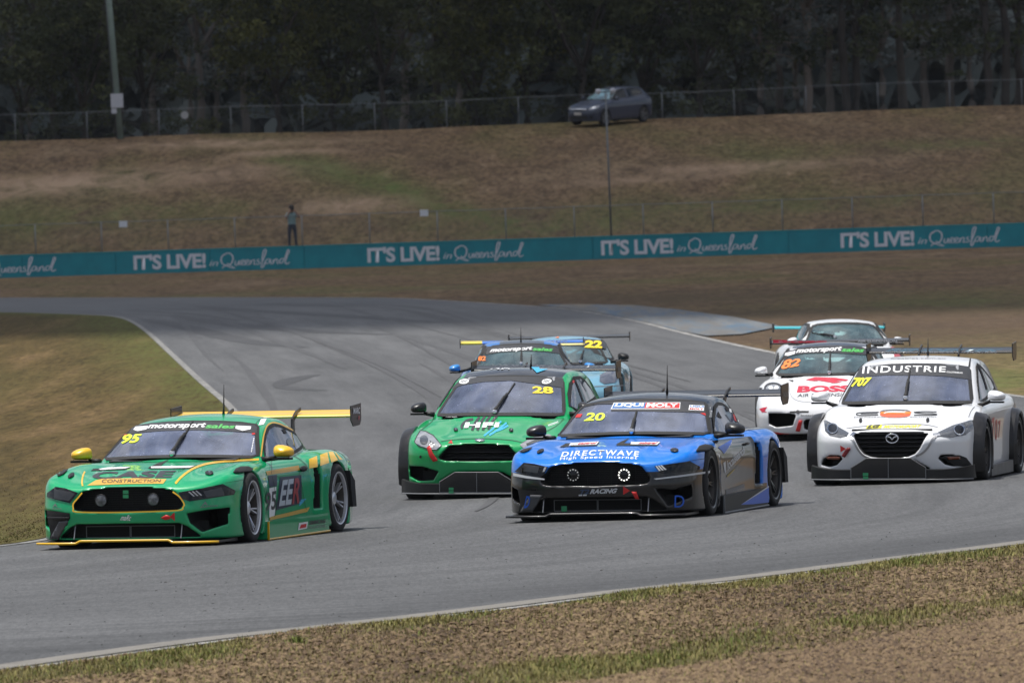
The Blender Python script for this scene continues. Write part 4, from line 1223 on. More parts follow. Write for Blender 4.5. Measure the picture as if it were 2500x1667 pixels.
for k in range(nseg):
    a, b = k * seg_l + .01, (k + 1) * seg_l - .01
    P8 = [bpt(s1, z, o) for s1 in (a, b) for o in (0, -BT) for z in (-.1, BH)]
    mb = MB().add([inv @ p for p in P8], [(0, 1, 3, 2), (4, 6, 7, 5), (0, 4, 5, 1), (2, 3, 7, 6), (0, 2, 6, 4), (1, 5, 7, 3)])
    mb.build('panel', TEAL, root)
    cp = [bpt(s1, z, o) for s1 in (a - .008, b + .008) for o in (.02, -BT - .02) for z in (BH - .0, BH + .035)]
    MB().add([inv @ p for p in cp], [(0, 1, 3, 2), (4, 6, 7, 5), (0, 4, 5, 1), (2, 3, 7, 6), (0, 2, 6, 4), (1, 5, 7, 3)]).build('coping', mat('teal coping', (.02, .30, .34), .5), root)
SIGNW = mat('sign white paint', (.62, .64, .70), .6)
def wall_text(bm, s0, s1, z0, z1, name):
    """unit square -> on the wall face"""
    for v in bm.verts:
        v.co = inv @ bpt(s0 + (s1 - s0) * v.co.x, z1 + (z0 - z1) * v.co.y, .012)
    me = bpy.data.meshes.new(name); bm.to_mesh(me); bm.free(); obj(name, me, root, SIGNW)
# hand-drawn script: strokes on a 100 x 40 field (y down)
SCRIPT = [
    ([(9, 6), (3, 10), (1, 18), (3, 25), (8, 28), (14, 26), (17, 19), (17, 11), (13, 6), (8, 6), (5, 10)], 1.5),
    ([(2, 33), (6, 29), (10, 30), (15, 33), (20, 33)], 1.2), ([(9, 24), (14, 29), (19, 33)], 1.1),
    ([(21, 20), (20, 27), (23, 28), (26, 20), (26, 27), (28, 28)], 1.2),
    ([(29, 25), (33, 22), (32, 19), (29, 21), (29, 27), (33, 28), (35, 25)], 1.2),
    ([(35, 25), (39, 22), (38, 19), (35, 21), (35, 27), (39, 28), (41, 25)], 1.2),
    ([(42, 20), (41, 28), (43, 22), (46, 19), (47, 22), (46, 28), (49, 27)], 1.2),
    ([(54, 19), (51, 20), (51, 22), (54, 25), (52, 28), (49, 27)], 1.2),
    ([(56, 28), (60, 16), (63, 5), (63, 1), (60, 3), (58, 14), (57, 26), (56, 33), (58, 34), (60, 29), (61, 25)], 1.4),
    ([(69, 20), (65, 19), (62, 23), (63, 27), (66, 26), (69, 20), (69, 27), (71, 28)], 1.2),
    ([(73, 20), (72, 28), (74, 22), (77, 19), (78, 22), (78, 27), (80, 28)], 1.2),
    ([(88, 20), (84, 19), (81, 23), (82, 27), (85, 26), (88, 20), (91, 10), (93, 3), (95, 5), (92, 14), (89, 26), (91, 29), (95, 26)], 1.3)]
def script_bm():
    bm = bmesh.new()
    for pts, w_ in SCRIPT:
        sm = smooth2d(pts, 5); q = band(sm, w_ * 1.25)[0]; n = len(sm)
        vs = [bm.verts.new((x / 100, y / 35, 0)) for x, y in q]
        for i in range(n - 1): bm.faces.new((vs[i], vs[i + 1], vs[2 * n - 2 - i], vs[2 * n - 1 - i]))
    return bm
starts = [303 - 537, 303, 840, 1377, 1927]
for x0 in starts:
    f = 2500 / 2352
    sc = 1.0 if x0 < 1900 else 1.02
    s0, s1 = bar_s(x0 * f), bar_s((x0 + 166 * sc) * f)
    k = (s1 - s0)
    wall_text(text_bm("IT'S LIVE!", .034, 0, .95), s0, s1, .17, .80, 'lettering')
    wall_text(text_bm('in', .0, .3), s0 + k * 1.045, s0 + k * 1.17, .24, .48, 'lettering')
    wall_text(script_bm(), s0 + k * 1.20, s0 + k * 2.20, .10, .87, 'lettering')

# ------------------------------------------------------------------ fences
GALV = mat('galvanised steel', (.19, .205, .22), .5, metal=.3, var=.2, vscale=2)
def fence(name, label, pts_fn, n, height, mesh=True):
    """pts_fn(i) -> foot of post i"""
    r = empty(name, pts_fn(0)); tag(r, label, 'fence')
    iv = Matrix.Translation(-r.location)
    feet = [iv @ pts_fn(i) for i in range(n)]
    for i, p in enumerate(feet):
        MB().tube([p - Vector((0, 0, .2)), p + Vector((0, 0, height + .02))], .022, 8).build('post', GALV, r, True)
        if i < n - 1:
            q = feet[i + 1]
            MB().tube([p + Vector((0, 0, height)), p.lerp(q, .5) + Vector((0, 0, height - .015)), q + Vector((0, 0, height))], .015, 6).build('rail', GALV, r, True)
    V = []; Fc = []
    for i in range(n - 1):
        p, q = feet[i], feet[i + 1]; ln = (q - p).length; cnt = int(ln / .10)
        for k in range(-int(height / .10), cnt):
            for sg in (1, -1):
                x0 = k * .10 if sg > 0 else (k + int(height / .10)) * .10
                x1 = x0 + sg * height
                z0, z1 = .03, height
                if sg > 0:
                    if x1 > ln: z1 = height - (x1 - ln); x1 = ln
                    if x0 < 0: z0 = .03 - x0; x0 = 0
                else:
                    if x1 < 0: z1 = height + x1; x1 = 0
                    if x0 > ln: z0 = .03 + (x0 - ln); x0 = ln
                if z1 - z0 < .05: continue
                a = p.lerp(q, x0 / ln) + Vector((0, 0, z0)); b = p.lerp(q, x1 / ln) + Vector((0, 0, z1))
                o = len(V); e = .0022
                V += [a + Vector((-e, 0, 0)), a + Vector((e, 0, 0)), a + Vector((0, e * 1.5, 0)), b + Vector((-e, 0, 0)), b + Vector((e, 0, 0)), b + Vector((0, e * 1.5, 0))]
                Fc += [(o, o + 1, o + 4, o + 3), (o + 1, o + 2, o + 5, o + 4), (o + 2, o, o + 3, o + 5)]
    me = mesh_np('chain_link', [tuple(v) for v in V], np.array(Fc), False)
    o = obj('chain_link', me, r, mat('fence wire', (.12, .13, .13), .6)); tag(o, kind='stuff')
    return r
def low_foot(i):
    s_ = bar_s(40 * 2500 / 2352) + (i - 3) * 3.02
    p = BL + BDIR * s_ + BNOR * 1.7
    return Vector((p.x, p.y, float(ground_z(p.x, p.y))))
fence('chain_link_fence', 'low chain-link fence with steel posts right behind the teal wall', low_foot, 22, 1.32)
def top_foot(i):
    x = -30.0 + i * 3.4
    return Vector((x, 503.5, float(ground_z(x, 503.5))))
fence('crest_fence', 'chain-link fence along the crest of the bank before the trees', top_foot, 19, 1.42)
def plate(name, label, u, v, y, w_, h_, matl, rnd_=False):
    p = at_depth(u, v, y)
    mb = MB()
    if rnd_: mb.lathe([(-.01, 0), (-.01, w_ / 2), (.01, w_ / 2), (.01, 0)], 20, 'y')
    else: mb.box((0, 0, 0), (w_, .012, h_), Matrix.Rotation(.03, 3, 'Y'))
    o = mb.build(name, matl); o.location = p
    tag(o, label, 'sign'); return o
pf = low_foot(5)
def sign_y(u):
    d = ray(u, 520); t = (BL + BNOR * 1.64 - CAM).dot(BNOR) / d.dot(BNOR); return (CAM + d * t).y
SIGN = mat('white notice board', (.66, .66, .70), .6)
u_ = 279 * 1.063; plate('notice_sign', 'small white notice on the low fence left of the standing person', u_, 515 * 1.063, sign_y(u_), .34, .26, SIGN)
u_ = 970 * 1.063; plate('notice_sign', 'small white notice on the low fence above the green gully', u_, 489.5 * 1.063, sign_y(u_), .34, .26, SIGN)
plate('round_plate', 'pale round plate on the crest fence in the gap between trees', 420 * 1.063, 265 * 1.063, 503.4, .36, .36, mat('dull pale plate', (.38, .38, .38), .6), True)

# ------------------------------------------------------------------ poles
def pole(name, label, p0, p1, r0, r1, matl):
    r = empty(name, p0); tag(r, label, 'pole')
    MB().tube([(0, 0, -.4), p1 - p0], [r0, r1], 12).build('shaft', matl, r, True)
    return r
a, b = at_depth(272 * 1.063, 306 * 1.063, 499.0), at_depth(246 * 1.063, 0, 499.0)
a.z = float(ground_z(a.x, a.y)); top = a + (b - a) * 1.45
PO = mat('weathered green pole', (.17, .22, .19), .8, var=.3, vscale=3)
r = pole('utility_pole', 'leaning grey-green utility pole with a white meter box on the bank crest', a, top, .17, .13, PO)
c = at_depth(264.5 * 1.063, 232 * 1.063, 498.75) - a
bx = MB().box((c.x, -.26, c.z), (.58, .2, .66)).build('meter_box', mat('pale box paint', (.50, .51, .55), .6), r)
MB().box((c.x - .15, -.25, c.z - .48), (.24, .16, .24)).build('meter_box', MATS['pale box paint'], r)
MB().tube([Vector((-.16, -.14, 0)), (b - a) * 1.4 + Vector((-.15, -.12, 0))], .03, 6).build('conduit', mat('dark conduit', (.06, .065, .07), .6), r, True)
y_p = sign_y(1400 * 1.063) + .6
a, b = at_depth(1400 * 1.063, 540 * 1.063, y_p), at_depth(1386.5 * 1.063, 214 * 1.063, y_p)
a.z = float(ground_z(a.x, a.y)) - .1
r = pole('lamp_pole', 'thin steel pole with a crossbar and two white lamps behind the low fence', a, b, .042, .034, mat('dark steel pole', (.13, .14, .15), .5, metal=.3))
t_ = b - a
MB().tube([t_ + Vector((-.36, 0, .03)), t_ + Vector((.36, 0, .06))], .03, 6).build('crossbar', mat('dark conduit', (.06, .065, .07), .6), r, True)
for sg in (-1, 1): MB().lathe([(-.10, .02), (-.09, .09), (.02, .115), (.09, .06), (.10, .0)], 14, 'y', (t_.x + sg * .30, t_.y - .05, t_.z + .07 + sg * .01)).build('lamp_head', mat('lamp head', (.5, .5, .54), .5), r, True)

# ------------------------------------------------------------------ the photographer behind the fence
def person(foot):
    J = dict(pel=(0, 0, .93), bel=(0, .01, 1.08), che=(0, .02, 1.30), nec=(0, .01, 1.46), chi=(0, -.02, 1.55), hea=(0, -.02, 1.66),
             shl=(-.18, .02, 1.40), ell=(-.27, -.20, 1.24), wrl=(-.12, -.30, 1.50), hal=(-.05, -.28, 1.58), shr=(.18, .02, 1.40), elr=(.29, -.18, 1.25), wrr=(.13, -.30, 1.50), har=(.06, -.28, 1.58),
             hil=(-.10, 0, .90), knl=(-.12, -.02, .50), anl=(-.13, .03, .09), tol=(-.15, -.14, .04), hir=(.10, 0, .90), knr=(.13, -.02, .50), anr=(.16, .03, .09), tor=(.18, -.14, .04))
    R_ = dict(pel=.15, bel=.14, che=.16, nec=.062, chi=.075, hea=.095, shl=.075, ell=.045, wrl=.035, hal=.035, shr=.075, elr=.045, wrr=.035, har=.035, hil=.10, knl=.068, anl=.05, tol=.042, hir=.10, knr=.068, anr=.05, tor=.042)
    E_ = [('pel', 'bel'), ('bel', 'che'), ('che', 'nec'), ('nec', 'chi'), ('chi', 'hea'), ('che', 'shl'), ('shl', 'ell'), ('ell', 'wrl'), ('wrl', 'hal'), ('che', 'shr'), ('shr', 'elr'), ('elr', 'wrr'), ('wrr', 'har'),
          ('pel', 'hil'), ('hil', 'knl'), ('knl', 'anl'), ('anl', 'tol'), ('pel', 'hir'), ('hir', 'knr'), ('knr', 'anr'), ('anr', 'tor')]
    K = list(J); me = bpy.data.meshes.new('body'); me.from_pydata([J[k] for k in K], [(K.index(a), K.index(b)) for a, b in E_], [])
    o = bpy.data.objects.new('body', me); COL.objects.link(o)
    sm = o.modifiers.new('skin', 'SKIN'); ss = o.modifiers.new('sub', 'SUBSURF'); ss.levels = ss.render_levels = 2
    for i, k in enumerate(K):
        sv = me.skin_vertices[0].data[i]; sv.radius = (R_[k], R_[k] * (.72 if k in ('pel', 'bel', 'che') else 1.0)); sv.use_root = (k == 'pel')
    dg = bpy.context.evaluated_depsgraph_get(); me2 = bpy.data.meshes.new_from_object(o.evaluated_get(dg)); bpy.data.objects.remove(o)
    me2.materials.clear()
    for mt in (mat('skin', (.30, .17, .12), .6), mat('mint shirt', (.20, .29, .29), .8), mat('dark jeans', (.028, .036, .058), .85), MATTE): me2.materials.append(mt)
    for p in me2.polygons:
        c = p.center; p.use_smooth = True
        forearm = c.y < -.16 and c.z > 1.15 and abs(c.x) > .03
        p.material_index = 3 if c.z < .10 else 2 if c.z < .98 else 0 if (c.z > 1.475 or forearm) else 1
    r = empty('person', foot, math.radians(8))
    bo = obj('body', me2, r)
    hair = MB().lathe([(1.63, .118), (1.69, .117), (1.74, .098), (1.78, .06), (1.80, .0)], 14, 'z', (0, .0, 0)).build('hair', mat('dark hair', (.02, .014, .012), .7), r, True)
    return r
p = at_depth(668 * 1.063, 563 * 1.063, 1.0)
u_ = 668 * 1.063; yy = sign_y(u_) + 1.2
px = at_depth(u_, 560 * 1.063, yy); px.z = float(ground_z(px.x, px.y)) - .01
pr = person(px); tag(pr, 'person in a mint t-shirt and dark jeans raising a camera behind the fence', 'person')
cm = empty('camera_in_hands', pr.location, math.radians(8)); tag(cm, 'black camera held up to the face of the person behind the fence', 'camera')
bd = MB().box((0, -.22, 1.60), (.14, .07, .10)).build('camera_body', MATTE, cm)
MB().lathe([(-.26, .035), (-.40, .042), (-.42, .0)], 14, 'y', (0, 0, 1.60)).build('lens', MATTE, cm, True)

# ------------------------------------------------------------------ trees
def leafy(name, cols, trans=.25):
    m, nt, B, N, L = node_mat(name)
    at = N('ShaderNodeAttribute'); at.attribute_name = 'tone'
    L(ramp(N, L, at.outputs['Fac'], [(0, cols[0]), (.55, cols[1]), (1, cols[2])]), B.inputs['Base Color']); B.inputs['Roughness'].default_value = .8; B.inputs['Specular IOR Level'].default_value = .1
    return m
LEAF = [leafy('dark gum leaves', ((.030, .038, .022), (.055, .064, .030), (.085, .092, .040))), leafy('olive gum leaves', ((.040, .045, .018), (.075, .080, .026), (.12, .12, .038))), leafy('haze-tinted gum leaves', ((.060, .074, .074), (.10, .118, .116), (.15, .17, .16)))]  # the blue-grey set carries painted distance haze in its leaf colour
BARK = [mat('dark bark', (.045, .038, .033), .9, var=.5, vscale=1.5, bump=.4, bscale=8), mat('pale bark', (.20, .165, .14), .85, var=.35, vscale=1.2), mat('grey bark', (.10, .088, .078), .9, var=.4, vscale=1.5)]
def tree_mesh(seed, H, crown_base, rad, nl, fork, leaf=.20):
    rg = np.random.RandomState(seed); tb = MB(); tips = []
    n = 7; lean = rg.normal(0, .025, 2); pts = []
    fh = fork * H
    for i in range(n): t = i / (n - 1); pts.append(Vector((lean[0] * t * fh * 1.5 + rg.normal(0, .04), lean[1] * t * fh + rg.normal(0, .04), t * fh - (.3 if i == 0 else 0))))
    r0 = .0135 * H + .03
    tb.tube(pts, [r0 * (1.25 if i == 0 else 1 - .4 * i / (n - 1)) for i in range(n)], 9)
    nb = rg.randint(3, 6)
    for k in range(nb):
        a = 2 * math.pi * k / nb + rg.uniform(-.5, .5); tilt = rg.uniform(.25, .75); ln = (H - fh) * rg.uniform(.7, 1.0)
        st = pts[-1] if k < nb - 1 else pts[-2]
        q = [st]; d = Vector((math.cos(a) * tilt, math.sin(a) * tilt, 1)).normalized()
        for j in range(5):
            d = (d + Vector((rg.normal(0, .14), rg.normal(0, .14), .06))).normalized(); q.append(q[-1] + d * ln / 5)
        tb.tube(q, [r0 * .55 * (1 - .8 * j / 5) for j in range(6)], 6); tips += [(p, .7) for p in q[2:]]
        for j in range(2, 6):
            for _ in range(2):
                dd = Vector((rg.normal(), rg.normal(), rg.normal(.1, .5))).normalized(); e = q[j] + dd * rad * rg.uniform(.25, .55)
                tb.tube([q[j], q[j].lerp(e, .5) + Vector((0, 0, .1)), e], [.03, .02, .008], 5); tips.append((e, 1.0))
    if crown_base < fh:
        for _ in range(int(8 * (fh - crown_base) / max(H * .2, .1))):
            z = rg.uniform(crown_base, fh); a = rg.uniform(0, 6.28); s0 = Vector((lean[0] * z * 1.5, lean[1] * z, z)); e = s0 + Vector((math.cos(a), math.sin(a), rg.uniform(-.1, .4))) * rad * rg.uniform(.4, .9)
            tb.tube([s0, s0.lerp(e, .5) + Vector((0, 0, .15)), e], [.04, .025, .01], 5); tips.append((e, 1.0))
    # leaf sprays in drooping clumps round the twig ends
    C0 = np.array([tuple(t[0]) for t in tips]); ncl = len(C0) * 3
    ci = rg.randint(0, len(C0), ncl); cc = C0[ci] + rg.normal(0, 1, (ncl, 3)) * np.array([rad * .20, rad * .20, rad * .13]); cs = rg.uniform(.25, .62, ncl) * rad * .34
    tone_c = np.clip(.5 + rg.normal(0, .34, ncl), 0, 1)
    k = rg.randint(0, ncl, nl); dr = rg.normal(0, 1, (nl, 3)); dr /= np.linalg.norm(dr, axis=1)[:, None]; rr = rg.uniform(.3, 1, nl) ** .5
    P = cc[k] + dr * (cs[k] * rr)[:, None] * np.array([1, 1, .75]); P[:, 2] = np.maximum(P[:, 2], crown_base * .8)
    ax = rg.normal(0, 1, (nl, 3)); ax[:, 2] -= .5; ax /= np.linalg.norm(ax, axis=1)[:, None]
    bx = np.cross(ax, rg.normal(0, 1, (nl, 3))); bx /= np.linalg.norm(bx, axis=1)[:, None] + 1e-9
    sz = rg.uniform(.6, 1.3, nl) * leaf
    V = np.stack([P - ax * sz[:, None] * .6, P + bx * sz[:, None] * .28, P + ax * sz[:, None] * .6, P - bx * sz[:, None] * .28], 1).reshape(-1, 3)
    Fq = np.arange(nl * 4).reshape(-1, 4)
    me = mesh_np('crown', V, Fq); a_ = me.attributes.new('tone', 'FLOAT', 'POINT')
    a_.data.foreach_set('value', np.repeat(np.clip(tone_c[k] + rg.normal(0, .06, nl), 0, 1), 4).astype(np.float32))
    to = tb.build('trunk', None, None, True); tm = to.data; bpy.data.objects.remove(to)
    return tm, me
KINDS = {}
for nm, args in (('bushy', [(1, 12.0, 1.0, 4.6, 11000, .22), (2, 11.0, .8, 4.2, 10000, .2), (3, 13.0, 1.3, 5.0, 12000, .25)]), ('tall', [(4, 17.0, 3.0, 4.2, 10000, .36), (5, 16.0, 2.8, 3.8, 9500, .34), (6, 18.0, 3.4, 4.4, 10000, .38)]), ('thin', [(7, 14.0, 3.0, 3.0, 5000, .35), (8, 13.0, 2.6, 2.8, 4500, .3)])):
    KINDS[nm] = [tree_mesh(*a) for a in args]
NEARBY = {190: 'dense dark gum tree right beside the leaning utility pole', 330: 'dense dark gum tree at the edge of the hazy gap by the round plate', 640: 'olive-crowned dense gum on the other side of the hazy gap', 1090: 'olive-crowned dense gum with bright top between darker trees', 1330: 'dense dark gum tree directly behind the parked car nose', 1480: 'dense dark gum tree directly behind the parked car tail',
          1940: 'dark twin gum with bare trunk next to the pale-trunked tree', 1965: 'second dark twin gum with bare trunk next to the pale-trunked tree'}
def plant(kind, var, u, y, leaf, bark, sc, label, group, rot=None):
    uo = round(u * 2352 / 2500)
    if uo in NEARBY: label = NEARBY[uo]
    d = ray(u, 300); x = d.x / d.y * y
    z = float(ground_z(x, y)) - .05
    tm, cm_ = KINDS[kind][var % len(KINDS[kind])]
    r = empty('gum_tree', (x, y, z), rnd.uniform(0, 6.28) if rot is None else rot); r.scale = (sc, sc, sc)
    tag(r, label, 'tree', group)
    t = obj('trunk', tm.copy(), r, BARK[bark]); c = obj('crown', cm_.copy(), r, LEAF[leaf])
DENSE = 'dense dark gum tree with low foliage behind the crest fence'; TALL = 'tall gum tree with bare lower trunk behind the crest fence'; PALEL = 'gum tree with a pale trunk standing clear of dark foliage'; THIN = 'slender hazy gum tree further back between the dense trees'
f = 2500 / 2352
for u, y, k, lf, sc in ((40, 512, 0, 0, .85), (190, 509, 1, 0, .95), (330, 512, 2, 0, .9), (640, 510, 0, 1, .95), (760, 514, 1, 0, 1.1), (880, 509, 2, 0, 1.0), (1090, 511, 1, 1, .9), (1210, 515, 0, 0, 1.1), (1330, 510, 2, 0, 1.0), (1480, 513, 1, 0, 1.05), (1600, 510, 0, 0, 1.0), (1690, 514, 2, 0, .95)):
    plant('bushy', k, u * f, y, lf, 0, sc, DENSE, 'dense trees along the crest')
for u, y, k, b, lf, sc in ((-60, 518, 0, 0, 0, 1), (120, 522, 1, 0, 2, 1), (270, 520, 2, 0, 0, 1), (1000, 520, 1, 0, 0, 1), (1940, 511, 2, 0, 0, .95), (1965, 512, 1, 0, 0, 1.0), (2070, 516, 0, 2, 0, 1), (2270, 510, 1, 0, 0, 1.0), (2310, 511, 2, 0, 0, .95), (2420, 514, 0, 0, 0, 1), (2180, 524, 2, 2, 2, 1), (2340, 526, 0, 0, 2, 1)):
    plant('tall', k, u * f, y, lf, b, sc, TALL, 'tall gums along the crest')
plant('tall', 0, 1855 * f, 512, 2, 1, .95, PALEL, None)
for u, y, k, b in ((460, 545, 0, 2), (430, 560, 1, 2), (500, 552, 1, 2), (560, 548, 0, 2), (1750, 545, 1, 2), (1790, 538, 0, 0), (1830, 552, 1, 2), (1900, 548, 0, 2), (2020, 545, 1, 2), (2120, 550, 0, 2), (2230, 548, 1, 2), (920, 540, 0, 2), (1050, 548, 1, 2), (350, 550, 0, 2), (60, 548, 1, 2)):
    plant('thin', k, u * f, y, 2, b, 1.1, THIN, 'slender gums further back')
# the wood beyond, too deep to tell its trees apart
nl = 80000; rg = np.random.RandomState(21)
X = rg.uniform(-95, 95, nl); Y = rg.uniform(575, 640, nl); Zz = 3 + rg.uniform(0, 1, nl) ** .8 * 22
P = np.stack([X, Y, Zz], 1); ax = rg.normal(0, 1, (nl, 3)); ax /= np.linalg.norm(ax, axis=1)[:, None]; bx = np.cross(ax, rg.normal(0, 1, (nl, 3))); bx /= np.linalg.norm(bx, axis=1)[:, None]
sz = rg.uniform(.8, 1.8, nl); V = np.stack([P - ax * sz[:, None], P + bx * sz[:, None] * .5, P + ax * sz[:, None], P - bx * sz[:, None] * .5], 1).reshape(-1, 3)
me = mesh_np('far_wood', V, np.arange(nl * 4).reshape(-1, 4)); a_ = me.attributes.new('tone', 'FLOAT', 'POINT'); a_.data.foreach_set('value', np.repeat(np.clip(.5 + .4 * np.sin(X * .31) * np.sin(Zz * .4 + X * .1) + rg.normal(0, .15, nl), 0, 1), 4).astype(np.float32))
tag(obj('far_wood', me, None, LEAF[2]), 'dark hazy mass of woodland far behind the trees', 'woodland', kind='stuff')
# ------------------------------------------------------------------ the two coupes
COUPE = dict(L=4.70, zb=0.085,
    wp=[(0, .90), (.35, .945), (.9, .965), (1.25, .945), (1.5, .925), (2.2, .915), (2.85, .925), (3.02, .965), (3.3, .985), (3.62, .99), (3.95, .965), (4.3, .88), (4.7, .80)],
    dw=[(.05, .0), (.15, .005), (.35, .0), (.50, .0), (.62, -.012), (.72, -.045), (.80, -.11), (.9, -.22)],
    top=[(0, .535), (.06, .565), (.25, .628), (.55, .69), (.9, .732), (1.3, .775), (1.7, .79), (2.4, .80), (3.0, .80), (3.5, .80), (4.0, .805), (4.45, .80), (4.7, .76)],
    crown=0.03,
    crest=[(.78, .55, .035, .80, .14), (3.55, .5, .03, .80, .16), (.55, .45, .018, .40, .06)],
    front=[(0, 0), (.25, .006), (.45, .025), (.6, .06), (.72, .115), (.82, .20), (.90, .33), (.96, .55), (1.0, .8)],
    lean=[(.05, .02), (.10, .01), (.22, .0), (.34, -.01), (.45, .005), (.55, .025), (.62, .07), (.72, .18), (.9, .5)],
    rear=[(0, 0), (.5, .02), (.8, .09), (.95, .25)], rlean=[(.1, .12), (.35, .03), (.7, 0), (.87, .02)],
    zc=[(1.18, .70), (1.40, .80), (1.62, .905), (1.85, 1.02), (2.03, 1.105), (2.12, 1.135), (2.35, 1.172), (2.65, 1.188), (2.95, 1.172), (3.3, 1.10), (3.7, .99), (4.1, .865), (4.4, .78)],
    curv=.20, rcurv=.05, rcrown=.15, xmid=2.65, kc=.06,
    wb=[(1.2, .74), (1.5, .765), (1.8, .79), (2.3, .80), (2.9, .78), (3.3, .72), (3.7, .62), (4.2, .48)], zbelt=.80, tumble=.50, k1=.09, k2=.035, ku=.015)
GRILLE = [(-.05, .570), (0, .570), (.2, .566), (.33, .556), (.43, .538), (.465, .522), (.535, .42), (.535, .385), (.505, .362), (.42, .352), (0, .345), (-.05, .345)]
INTAKE = [(-.05, .238), (.50, .236), (.57, .205), (.70, .105), (-.05, .105)]
WSC = [(0, 1.118), (.25, 1.113), (.45, 1.098), (.595, 1.074), (.625, 1.052), (.672, .96), (.730, .85), (.750, .808), (.71, .792), (.45, .805), (.2, .812), (0, .814)]

def coupe(name, ground, phi, ly, roll, paintm, livery, side_win, corner_l, corner_r, rim, glassm, wingm, edge, steer):
    cb = CarBody(name, COUPE, ground, phi, .905, ly, roll, h=0.0145)
    cb.wheel_wells(.905, 3.61, .372, .325, .62)
    cb.cut_front(GRILLE, -1, .30)
    cb.cut_front(INTAKE, -1, .35)
    sw = [(p.x, p.z) for p in (cb.point(*q) for q in side_win) if p]
    cb.sw = sw
    ws_poly = mirror_poly(WSC)
    for px in (corner_r,):
        q = [cb.point(*p) for p in px]
        cb.cut_front([(abs(p.y), p.z) for p in q if p], -1, .75)
    cb.cut_side([(2.95, .675), (3.09, .665), (3.07, .27), (2.90, .27)], .78)
    cb.hollow(1.28, 3.4, .045, .34, .62)
    cb.cut_front([(-.05, 1.11), (.25, 1.105), (.45, 1.09), (.585, 1.066), (.61, 1.045), (.657, .96), (.715, .85), (.73, .815), (-.05, .82)], 1.2, 2.25)
    def shrink(P, d):
        c = np.mean(P, 0); return [tuple(c + (np.array(p) - c) * (1 - d)) for p in P]
    cb.cut_side(shrink(sw, .06), .40)
    cb.cut_front([(-.05, 1.10), (.38, 1.08), (.40, 1.0), (.36, .93), (-.05, .93)], 3.05, 3.95)
    body = cb.mesh_body(paintm, livery)
    pane(cb, 'windscreen', ws_poly, glassm, 'x', .013, cell=.06)
    for sd in (-1, 1): pane(cb, 'side_window', sw, glassm, 'y', .014, side=sd)
    pane(cb, 'rear_window', mirror_poly([(0, 1.11), (.38, 1.09), (.42, 1.0), (.38, .92), (0, .92)]), glassm, 'xr', .02)
    # grille: mesh panel with two driving lamps
    g = cb.part(MB().prism([(-.56, .34), (.56, .34), (.56, .58), (-.56, .58)], lambda p, t: Vector((t, p[0], p[1])), .20, .215), 'grille_mesh', MESHM)
    bars = MB()
    for k in range(11): bars.tube([(.193, -.54, .355 + k * .021), (.193, .54, .355 + k * .021)], .004, 5)
    for k in range(9): bars.box((.19, -.48 + k * .12, .45), (.006, .006, .22))
    tag(cb.part(bars, 'grille_bars', BLACK, g), kind='stuff')
    i = cb.part(MB().prism([(-.72, .09), (.72, .09), (.72, .25), (-.72, .25)], lambda p, t: Vector((t, p[0], p[1])), .25, .27), 'radiator', MESHM)
    fr = MB()
    for y0, y1 in ((-.43, -.005), (.005, .43)):
        for a, b in (((y0, .108), (y1, .108)), ((y1, .108), (y1, .212)), ((y1, .212), (y0, .212)), ((y0, .212), (y0, .108))):
            fr.tube([(.12, a[0], a[1]), (.12, b[0], b[1])], .004, 5)
    cb.part(fr, 'radiator_frame', MGREY, i)
    for sg in (-1, 1): cb.part(MB().tube([(.02, sg * .52, .095), (.08, sg * .52, .24)], .006, 6), 'splitter_stay', STEEL)
    # splitter with stepped centre
    def plan(y): return -.075 + .9 * max(0, abs(y) - .62) ** 1.6
    sp = MB(); ys = [(-.885 + k * (1.77 / 26)) for k in range(27)]
    ys = sorted(set([round(y, 3) for y in ys] + [-.47, -.43, .43, .47]))
    def zz(y): return .052 + .022 * (1 - min(max((abs(y) - .43) / .04, 0), 1))
    V = []; Fc = []
    for y in ys: V += [(plan(y), y, zz(y)), (plan(y), y, zz(y) + .016), (.62, y, zz(y) + .03), (.62, y, zz(y) + .0)]
    for k in range(len(ys) - 1):
        for j in range(4): Fc.append((k * 4 + j, k * 4 + (j + 1) % 4, (k + 1) * 4 + (j + 1) % 4, (k + 1) * 4 + j))
    n = len(V); Fc += [(0, 1, 2, 3), (n - 1, n - 2, n - 3, n - 4)]
    sp.add(V, Fc)
    s_ = cb.part(sp, 'front_splitter', CARBON)
    cb.part(MB().tube([(plan(y) - .004, y, zz(y) + .008) for y in ys], .0125, 6), 'splitter_edge', edge, s_, True)
    # sills
    for sd in (-1, 1):
        k = MB().prism([(1.27, .035), (3.22, .045), (3.20, .22), (2.2, .205), (1.30, .20)], lambda p, t: Vector((p[0], t, p[1])), sd * .86, sd * .985)
        o = cb.part(k, 'side_skirt', paintm if edge is YELLOW else BLACK)
        cb.part(MB().tube([(1.25, sd * .99, .20), (1.25, sd * .99, .035), (3.22, sd * .99, .047)], .011, 6), 'skirt_edge', edge if edge is YELLOW else MGREY, o)
        cb.part(MB().prism([(3.86, .60), (4.02, .50), (4.06, .25), (3.93, .25)], lambda p, t: Vector((p[0], t, p[1])), sd * .93, sd * 1.01), 'mud_flap', MATTE)
        # edge of the flank scoop
        cb.part(MB().prism([(2.88, .26), (3.09, .26), (3.10, .68), (2.94, .68)], lambda p, t: Vector((p[0], t, p[1])), sd * .72, sd * .80), 'scoop_duct', MATTE)
    cb.part(MB().box((2.4, 0, .075), (3.9, 1.5, .03)), 'floor_pan', MATTE)
    add_wheels(cb.root, .905, 3.61, .955, rim, .335, .28, steer=steer, yor=.975)
    add_wing(cb, 4.30, 1.115, .90, .33, wingm, CARBON, (.34, .21), (.34,), .85, True, 9)
